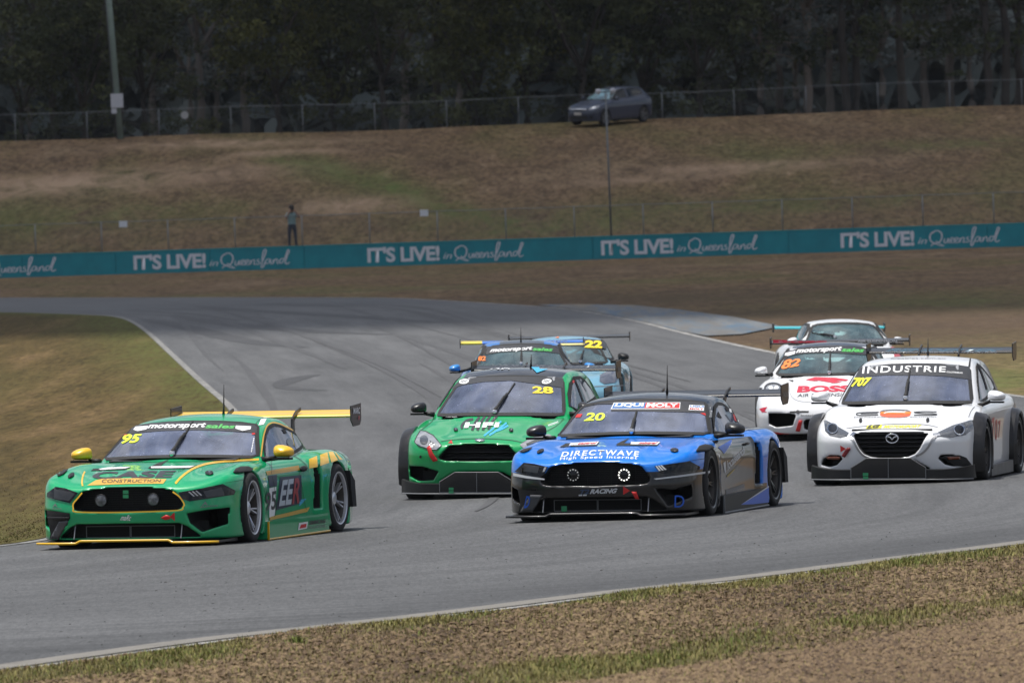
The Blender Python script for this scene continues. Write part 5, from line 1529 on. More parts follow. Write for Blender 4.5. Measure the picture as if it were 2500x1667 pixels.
    add_mirrors(cb, 1.76, .895, .835, YELLOW if edge is YELLOW else CARBON, .205, .13, .13, (1.70, .80, .77))
    add_interior(cb, 1.42, .80, .62, 2.25, .34, roof=1.10, w_roof=.46, w_belt=.62, xhoop=2.8, hdr=2.12)
    return cb

def lamp(cb, pts, x, r, rim, face, leds=False):
    """round driving lamp set in the grille"""
    p = cb.at(*pts, x=x)
    b = cb.part(MB().lathe([(x + .07, 0.0), (x + .07, r * .8), (x + .0, r), (x - .006, r), (x - .006, r * .9)], 24, 'x', (0, p.y, p.z)), 'driving_lamp', rim, smooth=True)
    cb.part(MB().lathe([(x - .002, r * .9), (x - .008, r * .6), (x - .010, 0)], 24, 'x', (0, p.y, p.z)), 'lens', face, b, True)
    if leds:
        m = MB()
        for k in range(12):
            t = 2 * math.pi * k / 12
            m.lathe([(x - .010, .0075), (x - .016, .006), (x - .018, 0)], 8, 'x', (0, p.y + r * .88 * math.cos(t), p.z + r * .88 * math.sin(t)))
        cb.part(m, 'led_ring', leds, b, True)

def tag_box(cb, pts, x, matl, name='scrutineering_tag'):
    a, b = cb.at(*pts[0], x=x), cb.at(*pts[1], x=x)
    return cb.part(MB().box((x, (a.y + b.y) / 2, (a.z + b.z) / 2), (.006, abs(a.y - b.y), abs(a.z - b.z))), name, matl)

GLASS_A = glass('windscreen glass', (.55, .58, .68), 2.7, .27, (.40, .46, .68))
TAGG = mat('green tag', (.03, .30, .12), .5)
GREEN95 = paint('emerald paint', (.001, .36, .135))
c95 = coupe('green_race_car', Z1([(1535, 1108)])[0], 15.9, -.965, .014, GREEN95, None,
    Z6([(552, 600), (545, 480), (560, 390), (588, 332), (640, 305), (700, 317), (780, 352), (850, 395), (893, 440), (913, 500), (865, 548), (780, 598), (600, 622)]),
    None, Z1([(1065, 912), (1200, 888), (1350, 872), (1340, 980), (1325, 1078), (1245, 1082), (1170, 1035), (1090, 975)]), SILVER, GLASS_A, YELLOW, YELLOW, .05)
tag(c95.root, 'emerald green and yellow race coupe numbered 95 with a yellow rear wing', 'race car')
C = c95
# windscreen banner
C.patch('sun_strip', Z8([(500, 338), (720, 303), (1000, 291), (1300, 289), (1600, 293), (1900, 314), (2110, 334), (2143, 365), (2140, 440), (1900, 424), (1600, 405), (1250, 402), (900, 409), (600, 431), (385, 462), (440, 375)]), GREY, off=.010)
C.text('motorsport', Z8([(675, 322), (1455, 306), (1440, 388), (640, 404)]), WHITE, bold=.03, shear=.25, off=.013)
C.text('sales', Z8([(1450, 318), (1850, 330), (1838, 386), (1438, 380)]), DGREEN, bold=.03, shear=.2, off=.013)
C.patch('badge', Z8([(490, 360), (665, 348), (640, 395), (520, 420), (460, 400)]), WHITE, off=.013)
C.patch('badge', Z8([(1855, 345), (2065, 355), (2055, 395), (1945, 415), (1850, 385)]), WHITE, off=.013)
C.text('95', Z8([(330, 462), (580, 455), (540, 575), (290, 592)]), LIME, bold=.035, shear=.2, off=.012)
C.patch('sticker', Z8([(305, 490), (350, 462), (398, 462), (350, 490)]), RED, off=.012)
C.patch('sticker', Z8([(2072, 446), (2115, 443), (2118, 462), (2078, 466)]), RED, off=.012)
for k in range(9): C.patch('sticker', Z8(ellipse(2100 - 4 * k, 520 + 22 * k, 8, 9, 6)), WHITE, off=.012)
add_wiper(C, Z8([(990, 745)])[0], Z8([(1270, 290)])[0])
add_antenna(C, *Z8([(1688, 172)])[0], .28)
# bonnet
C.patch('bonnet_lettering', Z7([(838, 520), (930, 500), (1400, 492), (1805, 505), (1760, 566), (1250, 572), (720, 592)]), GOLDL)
C.text('CASE', Z7([(835, 405), (1945, 385), (1865, 484), (755, 506)]), GREY, bold=.045, space=1.05)
C.text('CONSTRUCTION', Z7([(930, 513), (1735, 513), (1718, 549), (915, 560)]), GREY, bold=.0, off=.008)
C.line('stripe', Z8([(1030, 1125), (1100, 1045), (1200, 965), (1300, 908), (1450, 858), (1650, 828), (1900, 812), (2170, 795)]), 5.0, YELLOW)
C.line('stripe', Z7([(660, 600), (650, 545), (663, 460), (688, 400)]), 4.0, YELLOW)
C.patch('bonnet_vent_and_shade', Z8([(655, 912), (690, 890), (1305, 882), (1220, 922), (690, 926)]), MATTE)
C.patch('bonnet_vent_and_shade', Z7([(770, 392), (805, 362), (1330, 338), (1240, 376)]), MATTE)
C.patch('vent_strip', Z8([(695, 897), (960, 891), (1295, 887), (1225, 911), (950, 918), (700, 918)]), WHITE, off=.007)
C.patch('vent_strip', Z7([(880, 370), (1000, 350), (1320, 342), (1240, 362), (900, 382)]), WHITE, off=.007)
C.patch('bonnet_vent_and_shade', Z8([(700, 890), (780, 850), (940, 798), (870, 850), (825, 888)]), MATTE)  # flat black triangle stands in for the shaded vent side
for q in (Z8(ellipse(1495, 985, 58, 27, 14)), Z7(ellipse(500, 460, 52, 26, 14, -.6))): C.patch('bonnet_pin', q, BLACK, off=.008, thick=.004)
for q in (Z8(ellipse(1500, 980, 16, 10, 8)),): C.patch('pin_head', q, CHROME, off=.016)
C.patch('fender_vent', Z8([(1815, 975), (1850, 930), (1920, 900), (2020, 898), (2085, 930), (2060, 960), (1900, 985), (1830, 985)]), MATTE, off=.008, thick=.006)
C.patch('fender_vent', Z7([(245, 470), (290, 430), (370, 395), (460, 380), (400, 440), (340, 470)]), MATTE, off=.008, thick=.006)
# nose
C.line('stripe', Z7([(652, 690), (590, 765), (532, 838), (535, 905), (570, 948), (1000, 956), (1500, 946), (1975, 926), (2028, 885), (2045, 840), (1985, 745), (1890, 675)]), 3.4, YELLOW, n=4)
for q in (Z7([(180, 690), (290, 610), (420, 630), (600, 690), (490, 830), (270, 775), (175, 745)]), Z1([(1015, 772), (1170, 745), (1310, 715), (1395, 760), (1385, 785), (1240, 808), (1090, 830), (1040, 815)])):
    hl = C.patch('headlight', q, LAMPGLASS, off=.006)
C.patch('lamp_insert', Z7([(280, 640), (480, 680), (560, 700), (480, 800), (275, 765)]), mat('lamp bezel', (.03, .031, .034), .2, coat=.4), off=.010)
C.patch('lamp_insert', Z1([(1180, 765), (1300, 740), (1320, 790), (1200, 805)]), MATS['lamp bezel'], off=.010)
for k in range(3): C.patch('lamp_bar', Z1([(1080 + 24 * k, 768 - 3 * k), (1090 + 24 * k, 766 - 3 * k), (1125 + 24 * k, 796 - 3 * k), (1115 + 24 * k, 799 - 3 * k)]), LAMPCLEAR, off=.011)
lamp(C, Z7([(908, 793)])[0], .05, .060, BLACK, LAMPSIL)
lamp(C, Z7([(1622, 782)])[0], .05, .060, BLACK, LAMPSIL)
tag_box(C, Z7([(1210, 655), (1285, 702)]), .06, TAGG); tag_box(C, Z7([(1210, 714), (1285, 760)]), .06, TAGG)
C.text('maRc', Z7([(1195, 990), (1330, 990), (1315, 1070), (1170, 1062)]), WHITE, bold=.02, shear=.3)
C.patch('tow_strap', Z7([(1730, 1026), (1800, 985), (1850, 1000), (1862, 1040), (1790, 1056)]), RED, off=.012, thick=.006)
C.patch('tow_sticker', Z7([(1850, 1015), (1915, 950), (1920, 1072)]), RED)
C.text('A', Z7([(272, 832), (310, 832), (315, 880), (250, 878)]), MGREY); C.text('aluminox', Z7([(250, 885), (375, 890), (378, 915), (245, 912)]), MGREY, bold=.01)
C.text('A', Z1([(1185, 832), (1205, 832), (1210, 855), (1172, 858)]), MGREY); C.text('aluminox', Z1([(1165, 858), (1278, 850), (1280, 864), (1162, 874)]), MGREY, bold=.01)
# corner ducts: dark vanes
for q in (Z7([(175, 930), (300, 940), (485, 968), (492, 1035), (400, 1200), (330, 1335), (205, 1345), (225, 1250), (192, 1080)]),):
    C.patch('corner_duct', q, MATTE, off=.005)
C.patch('duct_vane', Z7([(190, 1010), (480, 1020), (485, 1050), (300, 1060), (200, 1030)]), BLACK, off=.012, thick=.008)
C.patch('duct_vane', Z7([(350, 1080), (480, 1065), (330, 1335), (215, 1345)]), mat('grey duct', (.06, .062, .07), .45), off=.011, thick=.006)
# door and flank
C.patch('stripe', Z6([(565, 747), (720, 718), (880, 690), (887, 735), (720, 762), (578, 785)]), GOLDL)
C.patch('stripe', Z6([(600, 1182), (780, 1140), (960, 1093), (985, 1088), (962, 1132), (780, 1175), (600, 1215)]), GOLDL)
C.patch('door_panel', Z6([(585, 792), (670, 778), (672, 885), (600, 900)]), NAVY)
C.patch('door_panel', Z6([(700, 802), (905, 780), (908, 1028), (870, 1062), (655, 1120), (680, 1000)]), NAVY)
C.patch('number_board', Z6([(597, 907), (665, 893), (650, 1170), (597, 1187)]), WHITE)
C.text('95', Z6([(560, 950), (663, 928), (655, 1110), (560, 1132)]), GREY, bold=.02, off=.007)
C.text('EE', Z6([(722, 832), (830, 815), (803, 1060), (685, 1080)]), mat('pale grey vinyl', (.45, .5, .55), .4), bold=.03, off=.008)
C.text('R', Z6([(838, 815), (907, 800), (882, 1050), (812, 1060)]), mat('dull red vinyl', (.32, .03, .03), .4), bold=.03, off=.008)
C.patch('stripe', Z6([(888, 1018), (955, 1005), (885, 1080)]), SKYB)
for q in ([(978, 632), (1055, 600), (1060, 705), (980, 720)], [(1085, 590), (1155, 565), (1170, 665), (1085, 695)], [(1165, 560), (1208, 560), (1255, 640), (1190, 662)], [(1222, 562), (1240, 575), (1300, 635), (1268, 635)]):
    C.patch('fender_block', Z6(q), YELLOW)
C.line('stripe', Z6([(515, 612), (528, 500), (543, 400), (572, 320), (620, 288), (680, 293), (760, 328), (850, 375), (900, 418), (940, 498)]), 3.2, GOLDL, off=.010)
C.patch('sticker', Z6([(520, 250), (575, 245), (545, 300), (495, 310)]), WHITE)
for q in ([(710, 347), (740, 350), (762, 388), (735, 388)],): C.patch('window_vent', Z6(q), MATTE, off=.012)
C.patch('window_vent', Z6(ellipse(790, 475, 28, 42, 16, -.3)), mat('steel blue trim', (.10, .13, .16), .3), off=.012)
C.patch('door_handle', Z6(ellipse(915, 725, 32, 26, 14)), MATTE, off=.01, thick=.01)
C.line('panel_gap', Z6([(835, 600), (900, 640), (950, 690), (975, 735)]), 1.0, MATTE, n=4)
C.line('panel_gap', Z6([(618, 640), (612, 760), (640, 900), (660, 1080), (640, 1180)]), .8, MATTE, n=4, off=.0105)
C.line('panel_gap', Z6([(880, 760), (905, 900), (930, 1050), (945, 1110)]), .8, MATTE, n=4, off=.0105)
C.line('panel_gap', Z8([(1700, 1115), (1850, 1090), (2020, 1060)]), .9, MATTE, n=3)
C.line('panel_gap', Z8([(490, 345), (600, 265), (720, 225)]), .9, MATTE, n=3)
C.line('panel_gap', Z8([(2115, 330), (2160, 270), (2230, 225)]), .9, MATTE, n=3)
# end plate, wing and skirt lettering
def on_plane(cb, y): return lambda u, v: cb.at(u, v, y=y)
def plate_text(cb, txt, x0, x1, z0, z1, y, matl, bold=.02, shear=.2):
    cb.flat('lettering', text_bm(txt, bold, shear), matl, lambda a, b: Vector((x0 + (x1 - x0) * a, y, z1 + (z0 - z1) * b)))
plate_text(C, 'MARC', 4.32, 4.55, 1.13, 1.19, -.918, WHITE)
plate_text(C, 'II', 4.48, 4.54, 1.07, 1.11, -.918, RED)
b = warp_quad(text_bm('EXCAVATIONS', .0, .0), Z6([(978, 1268), (1140, 1250), (1138, 1280), (976, 1300)])); C.flat('lettering', b, MGREY, on_plane(C, -.99))
b = warp_quad(text_bm('SIMMONS', .03, .0), Z6([(985, 1218), (1140, 1200), (1138, 1240), (983, 1258)])); C.flat('lettering', b, GREY, on_plane(C, -.99))
b = fill2d([Z6([(885, 1240), (970, 1226), (962, 1290), (875, 1308)])], 50); C.flat('sticker', b, WHITE, on_plane(C, -.989))
b = fill2d([Z6([(905, 1255), (958, 1245), (952, 1280), (890, 1292)])], 50); C.flat('sticker', b, RED, on_plane(C, -.9915))

# --- the blue and black one
BLUE20 = paint('bright blue paint', (.001, .18, .72), (.005, .005, .006))
def liv20(x, y, z, ys):
    cabin = np.maximum(.79 - z, np.maximum(1.30 - x, x - 3.9))
    cabin = np.maximum(cabin, y - (.86 - .5 * (z - .80)))
    nose = np.maximum(z - (.475 + .02 * np.clip(x, 0, 1)), x - 1.0)
    hood_gap = np.minimum(cabin, nose)
    door = np.maximum(np.abs(x - 1.95) - 1.0, z - (.735 - .06 * (x < 1.3)))
    door = np.maximum(door, .80 - y)
    low = np.maximum(z - .27, np.abs(x - 2.2) - 1.0)
    return np.minimum(np.minimum(hood_gap, door), low)
c20 = coupe('blue_race_car', Z3([(1655, 1048)])[0], 14.0, -.965, .015, BLUE20, liv20,
    Z9([(168, 560), (165, 400), (180, 290), (210, 250), (262, 255), (310, 290), (370, 345), (430, 400), (462, 440), (470, 470), (420, 520), (300, 580)]),
    None, Z3([(1190, 830), (1330, 845), (1475, 800), (1465, 900), (1440, 1020), (1370, 1022), (1290, 970)]), RIMBLK, GLASS_A, CARBON, CARBON, .04)
tag(c20.root, 'bright blue and black race coupe numbered 20 with lit ring lamps in its grille', 'race car')
C = c20
C.patch('sun_strip', Z3([(692, 186), (880, 168), (1100, 160), (1400, 163), (1568, 175), (1582, 255), (1400, 246), (1100, 240), (850, 240), (868, 185)]), GREY, off=.010)
LQB = mat('logo blue', (.02, .14, .42), .4)
C.patch('logo', Z3([(874, 176), (1388, 174), (1384, 224), (850, 226)]), WHITE, off=.0125)
C.patch('logo', Z3([(880, 182), (1120, 178), (1109, 220), (860, 221)]), LQB, off=.015)
C.patch('logo', Z3([(1121, 178), (1382, 180), (1379, 219), (1110, 220)]), RED, off=.015)
C.text('LIQUI', Z3([(893, 185), (1108, 182), (1100, 215), (875, 216)]), WHITE, bold=.04, off=.018)
C.text('MOLY', Z3([(1133, 182), (1372, 186), (1369, 214), (1122, 215)]), WHITE, bold=.04, off=.018)
C.patch('logo', Z3([(1458, 194), (1573, 198), (1568, 238), (1450, 233)]), WHITE, off=.0125)
C.text('LIQUI', Z3([(1465, 198), (1570, 202), (1568, 216), (1462, 213)]), LQB, bold=.03, off=.015)
C.text('MOLY', Z3([(1462, 217), (1567, 220), (1565, 234), (1458, 230)]), RED, bold=.03, off=.015)
C.text('20', Z3([(662, 252), (808, 254), (802, 312), (640, 318)]), LIME, bold=.03, shear=.1, off=.012)
C.patch('sticker', Z3([(575, 290), (590, 265), (632, 262), (615, 288)]), RED, off=.012)
C.patch('sticker', Z3([(1540, 256), (1580, 256), (1585, 275)]), RED, off=.012)
add_wiper(C, Z3([(1012, 405)])[0], Z3([(1050, 240)])[0])
add_antenna(C, *Z3([(1285, 92)])[0], .27)
C.text('DIRECTWAVE', Z3([(475, 552), (1070, 548), (1062, 588), (460, 592)]), WHITE, bold=.02, space=1.25, bow=4)
C.text('High Speed Internet', Z3([(458, 594), (1058, 586), (1050, 616), (452, 622)]), WHITE, bold=.012, space=1.2, bow=3)
C.patch('bonnet_vent_and_shade', Z3([(450, 515), (500, 485), (760, 475), (740, 505)]), MATTE)
C.patch('bonnet_vent_and_shade', Z3([(885, 503), (920, 485), (1235, 478), (1205, 505)]), MATTE)
C.patch('vent_strip', Z3([(540, 484), (757, 473), (738, 497), (525, 503)]), WHITE, off=.007)
C.patch('vent_strip', Z3([(1010, 478), (1232, 476), (1206, 498), (1000, 494)]), WHITE, off=.007)
C.text('castrol', Z3([(600, 482), (745, 478), (735, 494), (590, 499)]), RED, bold=.03, shear=.3, off=.010)
C.text('mistral', Z3([(1070, 479), (1215, 479), (1200, 495), (1062, 495)]), RED, bold=.03, shear=.3, off=.010)
C.patch('bonnet_vent_and_shade', Z3([(890, 492), (930, 470), (992, 446), (960, 475), (945, 490)]), MATTE)  # shade inside the vent laid on as a flat black patch
for q in (ellipse(302, 549, 30, 13, 14, -.4), ellipse(1343, 541, 32, 15, 14)): C.patch('bonnet_pin', Z3(q), BLACK, off=.008, thick=.004)
C.patch('fender_vent', Z3([(1505, 545), (1530, 510), (1575, 496), (1625, 502), (1645, 522), (1590, 545), (1515, 553)]), MATTE, off=.008, thick=.006)
C.patch('fender_vent', Z3([(140, 556), (175, 535), (240, 522), (205, 548), (175, 560)]), MATTE, off=.008, thick=.006)
for q in ([(105, 702), (175, 635), (260, 645), (362, 668), (330, 728), (298, 742), (200, 722)], [(1185, 662), (1330, 640), (1460, 622), (1540, 665), (1530, 690), (1380, 708), (1238, 716)]):
    C.patch('headlight', Z3(q), LAMPGLASS, off=.006)
C.patch('lamp_insert', Z3([(180, 648), (300, 668), (285, 715), (175, 700)]), MATS['lamp bezel'], off=.010)
for k in range(3): C.patch('lamp_bar', Z3([(1195 + 18 * k, 662 - 3 * k), (1206 + 18 * k, 660 - 3 * k), (1236 + 22 * k, 695 - 4 * k), (1222 + 22 * k, 698 - 4 * k)]), WHITE, off=.011)
C.patch('lamp_bar', Z3([(335, 672), (352, 668), (340, 700), (322, 708)]), LAMPCLEAR, off=.011)
SILV = mat('silver vinyl', (.5, .52, .55), .3)
C.patch('stripe', Z3([(92, 712), (200, 736), (335, 757), (335, 768), (200, 755), (95, 736)]), SILV)
C.patch('stripe', Z3([(1180, 757), (1400, 728), (1615, 696), (1615, 712), (1400, 742), (1200, 764)]), SILV)
LED = mat('led', (.8, .8, .8), .3)
_b = LED.node_tree.nodes['Principled BSDF']; _b.inputs['Emission Color'].default_value = (1, .97, .9, 1); _b.inputs['Emission Strength'].default_value = 1.6
LEDD = mat('dim led', (.5, .5, .5), .3)
lamp(C, Z3([(558, 730)])[0], .05, .060, BLACK, LAMPGLASS, LEDD)
lamp(C, Z3([(953, 728)])[0], .05, .060, BLACK, LAMPGLASS, LED)
C.text('T2', Z3([(612, 842), (685, 838), (680, 874), (604, 880)]), mat('dark blue vinyl', (.01, .035, .10), .4), bold=.04, shear=.2)
C.patch('stripe', Z3([(600, 880), (628, 879), (627, 890), (600, 891)]), SILV); C.patch('stripe', Z3([(635, 879), (662, 878), (661, 889), (634, 890)]), SILV)
C.text('RACING', Z3([(694, 838), (902, 832), (892, 868), (686, 875)]), SILV, bold=.045, shear=.2)
C.patch('tow_sticker', Z3([(945, 816), (998, 850), (945, 881)]), RED)
C.patch('tow_strap', Z3([(1010, 856), (1048, 858), (1070, 915), (1040, 912)]), RED, off=.012, thick=.006)
tag_box(C, Z3([(465, 970), (508, 1024)]), .09, TAGG)
DBL = mat('royal blue vinyl', (.01, .10, .55), .35)
C.text('D', Z3([(1340, 885), (1415, 885), (1412, 978), (1338, 978)]), DBL, bold=-.0, off=.012)
C.patch('corner_duct', Z3([(130, 840), (320, 850), (325, 880), (280, 960), (230, 1030), (130, 1035), (150, 950)]), MATTE, off=.006)
C.patch('duct_vane', Z3([(232, 880), (322, 885), (235, 1032), (140, 1034)]), MATS['grey duct'], off=.010, thick=.006)
C.text('D', Z3([(205, 888), (238, 888), (222, 980), (185, 984)]), DBL, off=.022)
PALE = mat('pale lettering', (.55, .57, .60), .4)
C.text('localsearch', Z9([(312, 872), (505, 700), (505, 790), (322, 975)]), PALE, bold=.02)
C.text('complete visibility', Z9([(405, 935), (505, 835), (505, 850), (405, 955)]), MGREY, bold=.01)
C.patch('stripe', Z9([(315, 1030), (395, 955), (395, 970), (315, 1052)]), mat('dull yellow vinyl', (.35, .25, .02), .4))
C.patch('logo', Z9([(272, 895), (298, 875), (300, 990), (290, 1010)]), PALE)
C.patch('stripe', Z9([(215, 725), (365, 640), (360, 690), (285, 790), (275, 790), (255, 760)]), DBL)
C.line('stripe', Z9([(365, 670), (330, 730), (285, 795)]), 1.6, SILV, n=3)
C.patch('window_vent', Z9([(195, 390), (210, 335), (255, 415)]), MATTE, off=.012)
C.patch('window_vent', Z9([(283, 292), (305, 290), (325, 338), (305, 338)]), MATTE, off=.012)
for q in ([(325, 305), (350, 310), (360, 350), (335, 345)], [(370, 360), (390, 380), (410, 450), (385, 430)], [(415, 400), (440, 430), (450, 460), (425, 450)]): C.patch('sticker', Z9(q), RED if q[0][0] == 370 else WHITE, off=.012)
C.text('S. Dimmer', Z9([(125, 285), (155, 280), (150, 400), (118, 400)]), SILV, bold=.0)
C.patch('door_handle', Z9(ellipse(520, 688, 26, 14, 12)), MATTE, off=.01, thick=.01)
C.patch('stripe', Z9([(300, 1190), (500, 1120), (505, 1165), (305, 1240)]), mat('slate vinyl', (.10, .11, .13), .35))
b = fill2d([Z9([(470, 1350), (640, 1240), (775, 1145), (775, 1325), (600, 1345)])], 30); C.flat('stripe', b, DBL, on_plane(C, -.988))
b = fill2d([Z9([(470, 1350), (640, 1232), (775, 1143), (775, 1160), (640, 1248)])], 30); C.flat('stripe', b, SILV, on_plane(C, -.990))
plate_text(C, 'RACING', 4.32, 4.55, 1.09, 1.14, -.918, MGREY)
C.line('panel_gap', Z3([(1380, 640), (1500, 612), (1620, 598)]), .9, MATTE, n=3)
# ------------------------------------------------------------------ the two hatchbacks
FOCUS = dict(L=4.35, zb=.10,
    wp=[(0, .80), (.4, .855), (.9, .875), (1.4, .87), (2.5, .88), (3.5, .885), (4.0, .86), (4.35, .78)],
    dw=[(.1, -.02), (.3, 0), (.6, 0), (.75, -.015), (.86, -.05), (.95, -.12)],
    top=[(0, .52), (.08, .585), (.2, .632), (.5, .70), (.9, .785), (1.25, .85), (1.6, .875), (2.5, .90), (3.5, .93), (4.1, .94), (4.35, .88)],
    crown=.055, crest=[(.75, .6, .022, .70, .16), (.7, .6, -.012, .42, .10)],
    front=[(0, 0), (.25, .012), (.45, .05), (.6, .11), (.72, .20), (.80, .32), (.88, .60)],
    lean=[(.08, .06), (.2, .03), (.35, .008), (.47, 0), (.58, .03), (.66, .10), (.75, .25), (.9, .6)],
    rear=[(0, 0), (.5, .03), (.8, .14)], rlean=[(.1, .12), (.4, .02), (.8, 0), (.95, .05)],
    zc=[(1.0, .80), (1.22, .89), (1.5, 1.025), (1.75, 1.145), (1.95, 1.235), (2.08, 1.285), (2.4, 1.34), (2.8, 1.352), (3.3, 1.335), (3.72, 1.28), (4.0, 1.12), (4.2, .95), (4.3, .88)],
    curv=.20, rcurv=.1, rcrown=.13, xmid=2.8, kc=.07,
    wb=[(1.0, .70), (1.3, .735), (1.8, .765), (2.5, .775), (3.3, .745), (4.2, .66)], zbelt=.88, tumble=.40, k1=.08, k2=.04, ku=.02)
MAZ = dict(FOCUS)
MAZ.update(top=[(0, .47), (.08, .53), (.2, .575), (.5, .66), (.9, .755), (1.25, .832), (1.6, .855), (2.5, .88), (3.5, .91), (4.1, .92), (4.35, .86)],
    lean=[(.08, .05), (.2, .03), (.35, .005), (.45, 0), (.53, .03), (.6, .10), (.7, .25), (.85, .6)],
    crest=[(.85, .6, .03, .70, .16), (.7, .6, -.01, .40, .12)],
    zc=[(1.0, .77), (1.22, .865), (1.5, 1.0), (1.75, 1.12), (1.95, 1.21), (2.08, 1.255), (2.4, 1.315), (2.8, 1.33), (3.3, 1.315), (3.72, 1.26), (4.0, 1.10), (4.2, .93), (4.3, .86)], zbelt=.86)

def flares(cb, xw, R0, R1, y0, y1, matl, zc=.325):
    """boxy bolt-on arch over each wheel"""
    for sd in (-1, 1):
        m = MB(); N = 18; V = []
        for k in range(N + 1):
            a = math.radians(-28 + 236 * k / N)
            c, s_ = math.cos(a), math.sin(a)
            for r, y in ((R0, y1 - .012), (R1 - .015, y1), (R1 + .012, y1 - .03), (R1 + .035, y0), (R0, y0)):
                V.append((xw + r * c, sd * y, zc + r * s_))
        n = 5
        Fc = [(k * n + j, k * n + (j + 1) % n, (k + 1) * n + (j + 1) % n, (k + 1) * n + j) for k in range(N) for j in range(n)]
        Fc += [tuple(range(n)), tuple(range(N * n, N * n + n))]
        cb.part(m.add(V, Fc), 'wheel_arch', matl, angle=30)

def hatch(name, P, ground, phi, lx, ly, roll, paintm, livery, grille, fog, side_win, ws, intake, glassm, wing, rim, wz, whalf):
    cb = CarBody(name, P, ground, phi, lx, ly, roll, h=.0150)
    cb.wheel_wells(.88, 3.53, .375, .325, .58)
    g = [cb.point(*q) for q in grille]; g = [p for p in g if p]
    cy = np.mean([p.y for p in g])
    cb.gp_ = [(abs(p.y), p.z) for p in g]
    cb.cut_front([(-.05, cb.gp_[0][1])] + cb.gp_ + [(-.05, cb.gp_[-1][1])], -1, .35)
    cb.cut_front(intake, -1, .45)
    f = [cb.point(*q) for q in fog]
    cb.cut_front([(abs(p.y), p.z) for p in f if p], -1, .65)
    sw = [(p.x, p.z) for p in (cb.point(*q) for q in side_win) if p]
    cb.sw = sw
    def shrink(Pp, d):
        c = np.mean(Pp, 0); return [tuple(c + (np.array(p) - c) * (1 - d)) for p in Pp]
    cb.hollow(1.08, 3.9, .045, .36, .62)
    wsi = [(max(y - .02, -.05), z - (.010 if k < 4 else -.012)) for k, (y, z) in enumerate(ws)]
    cb.cut_front([(-.05, wsi[0][1])] + wsi[1:-1] + [(-.05, wsi[-1][1])], 1.0, 2.2)
    cb.cut_side(shrink(sw, .06), .40)
    zt = P['zc'][7][1]
    rw = [(0, zt - .09), (.45, zt - .11), (.52, zt - .2), (.54, zt - .33), (0, zt - .34)]
    cb.cut_front([(-.05, rw[0][1])] + rw[1:-1] + [(-.05, rw[-1][1])], 3.5, 4.6)
    cb.mesh_body(paintm, livery)
    pane(cb, 'windscreen', mirror_poly(ws), glassm, 'x', .016)
    for sd in (-1, 1): pane(cb, 'side_window', sw, glassm, 'y', .016, side=sd)
    pane(cb, 'rear_window', mirror_poly([(y + (.02 if y else 0), z) for y, z in rw]), glassm, 'xr', .016)
    gz0, gz1 = min(z for _, z in cb.gp_), max(z for _, z in cb.gp_); gy = max(y for y, _ in cb.gp_)
    gm = cb.part(MB().prism([(-gy - .03, gz0 - .03), (gy + .03, gz0 - .03), (gy + .03, gz1 + .03), (-gy - .03, gz1 + .03)], lambda p, t: Vector((t, p[0], p[1])), .24, .255), 'grille_mesh', MESHM)
    n = max(3, int((gz1 - gz0) / .045))
    for k in range(n):
        z = gz0 + (gz1 - gz0) * (k + .5) / n
        cb.part(MB().box((.20, 0, z), (.05, 2 * gy, .010), Matrix.Rotation(.25, 3, 'Y')), 'grille_bar', BLACK, gm)
    cb.part(MB().prism([(-.66, .08), (.66, .08), (.66, .30), (-.66, .30)], lambda p, t: Vector((t, p[0], p[1])), .36, .375), 'radiator', MESHM)
    # deep air dam with a splitter blade
    def plan(y): return -.05 + 1.9 * max(0, abs(y) - .50) ** 1.9
    ys = [-.87 + 1.74 * k / 24 for k in range(25)]
    V = []; Fc = []
    for y in ys:
        zt_ = .165 + .05 * max(0, (abs(y) - .55) / .35) ** 2
        V += [(plan(y), y, .065), (plan(y) + .005, y, zt_), (plan(y) + .12, y, zt_ + .006), (plan(y) + .25, y, .065)]
    for k in range(24):
        for j in range(4): Fc.append((k * 4 + j, k * 4 + (j + 1) % 4, (k + 1) * 4 + (j + 1) % 4, (k + 1) * 4 + j))
    Fc += [(0, 1, 2, 3), (99, 98, 97, 96)]
    s_ = cb.part(MB().add(V, Fc), 'air_dam', BLACK, angle=40)
    cb.part(MB().tube([(plan(y) - .015, y, .062) for y in ys], .008, 6), 'splitter_edge', MGREY, s_, True)
    # radiator duct panel in front of the dam
    d = [(-.40, .075), (.40, .075), (.40, .19), (.235, .29), (-.235, .29), (-.40, .19)]
    dp = cb.part(MB().prism(d, lambda p, t: Vector((t, p[0], p[1])), -.062, -.050), 'radiator_duct', MESHM)
    fr = MB()
    for k in range(6): fr.tube([(-.066, *d[k]), (-.066, *d[(k + 1) % 6])], .0045, 5)
    fr.tube([(-.066, 0, .075), (-.066, 0, .29)], .0045, 5)
    tag(cb.part(fr, 'duct_frame', MGREY, dp), kind='stuff')
    flares(cb, .88, .362, .40, .82, .955, CARBON); flares(cb, 3.53, .362, .40, .82, .965, CARBON)
    for sd in (-1, 1):
        cb.part(MB().prism([(1.28, .06), (3.10, .06), (3.10, .19), (1.28, .17)], lambda p, t: Vector((p[0], t, p[1])), sd * .80, sd * .93), 'side_skirt', mat('scuffed alloy', (.10, .10, .105), .5, metal=.3, var=.5, vscale=8))
        cb.part(MB().prism([(3.80, .50), (3.90, .40), (3.93, .22), (3.86, .22)], lambda p, t: Vector((p[0], t, p[1])), sd * .84, sd * .96), 'mud_flap', MATTE)
    cb.part(MB().box((2.3, 0, .09), (3.6, 1.4, .03)), 'floor_pan', MATTE)
    add_wheels(cb.root, .88, 3.53, .935, rim, .330, .27, yor=.945)
    add_wing(cb, 4.10, wz, whalf, .30, wing, CARBON, (.32, .20), (.22,), .95, True, 9)
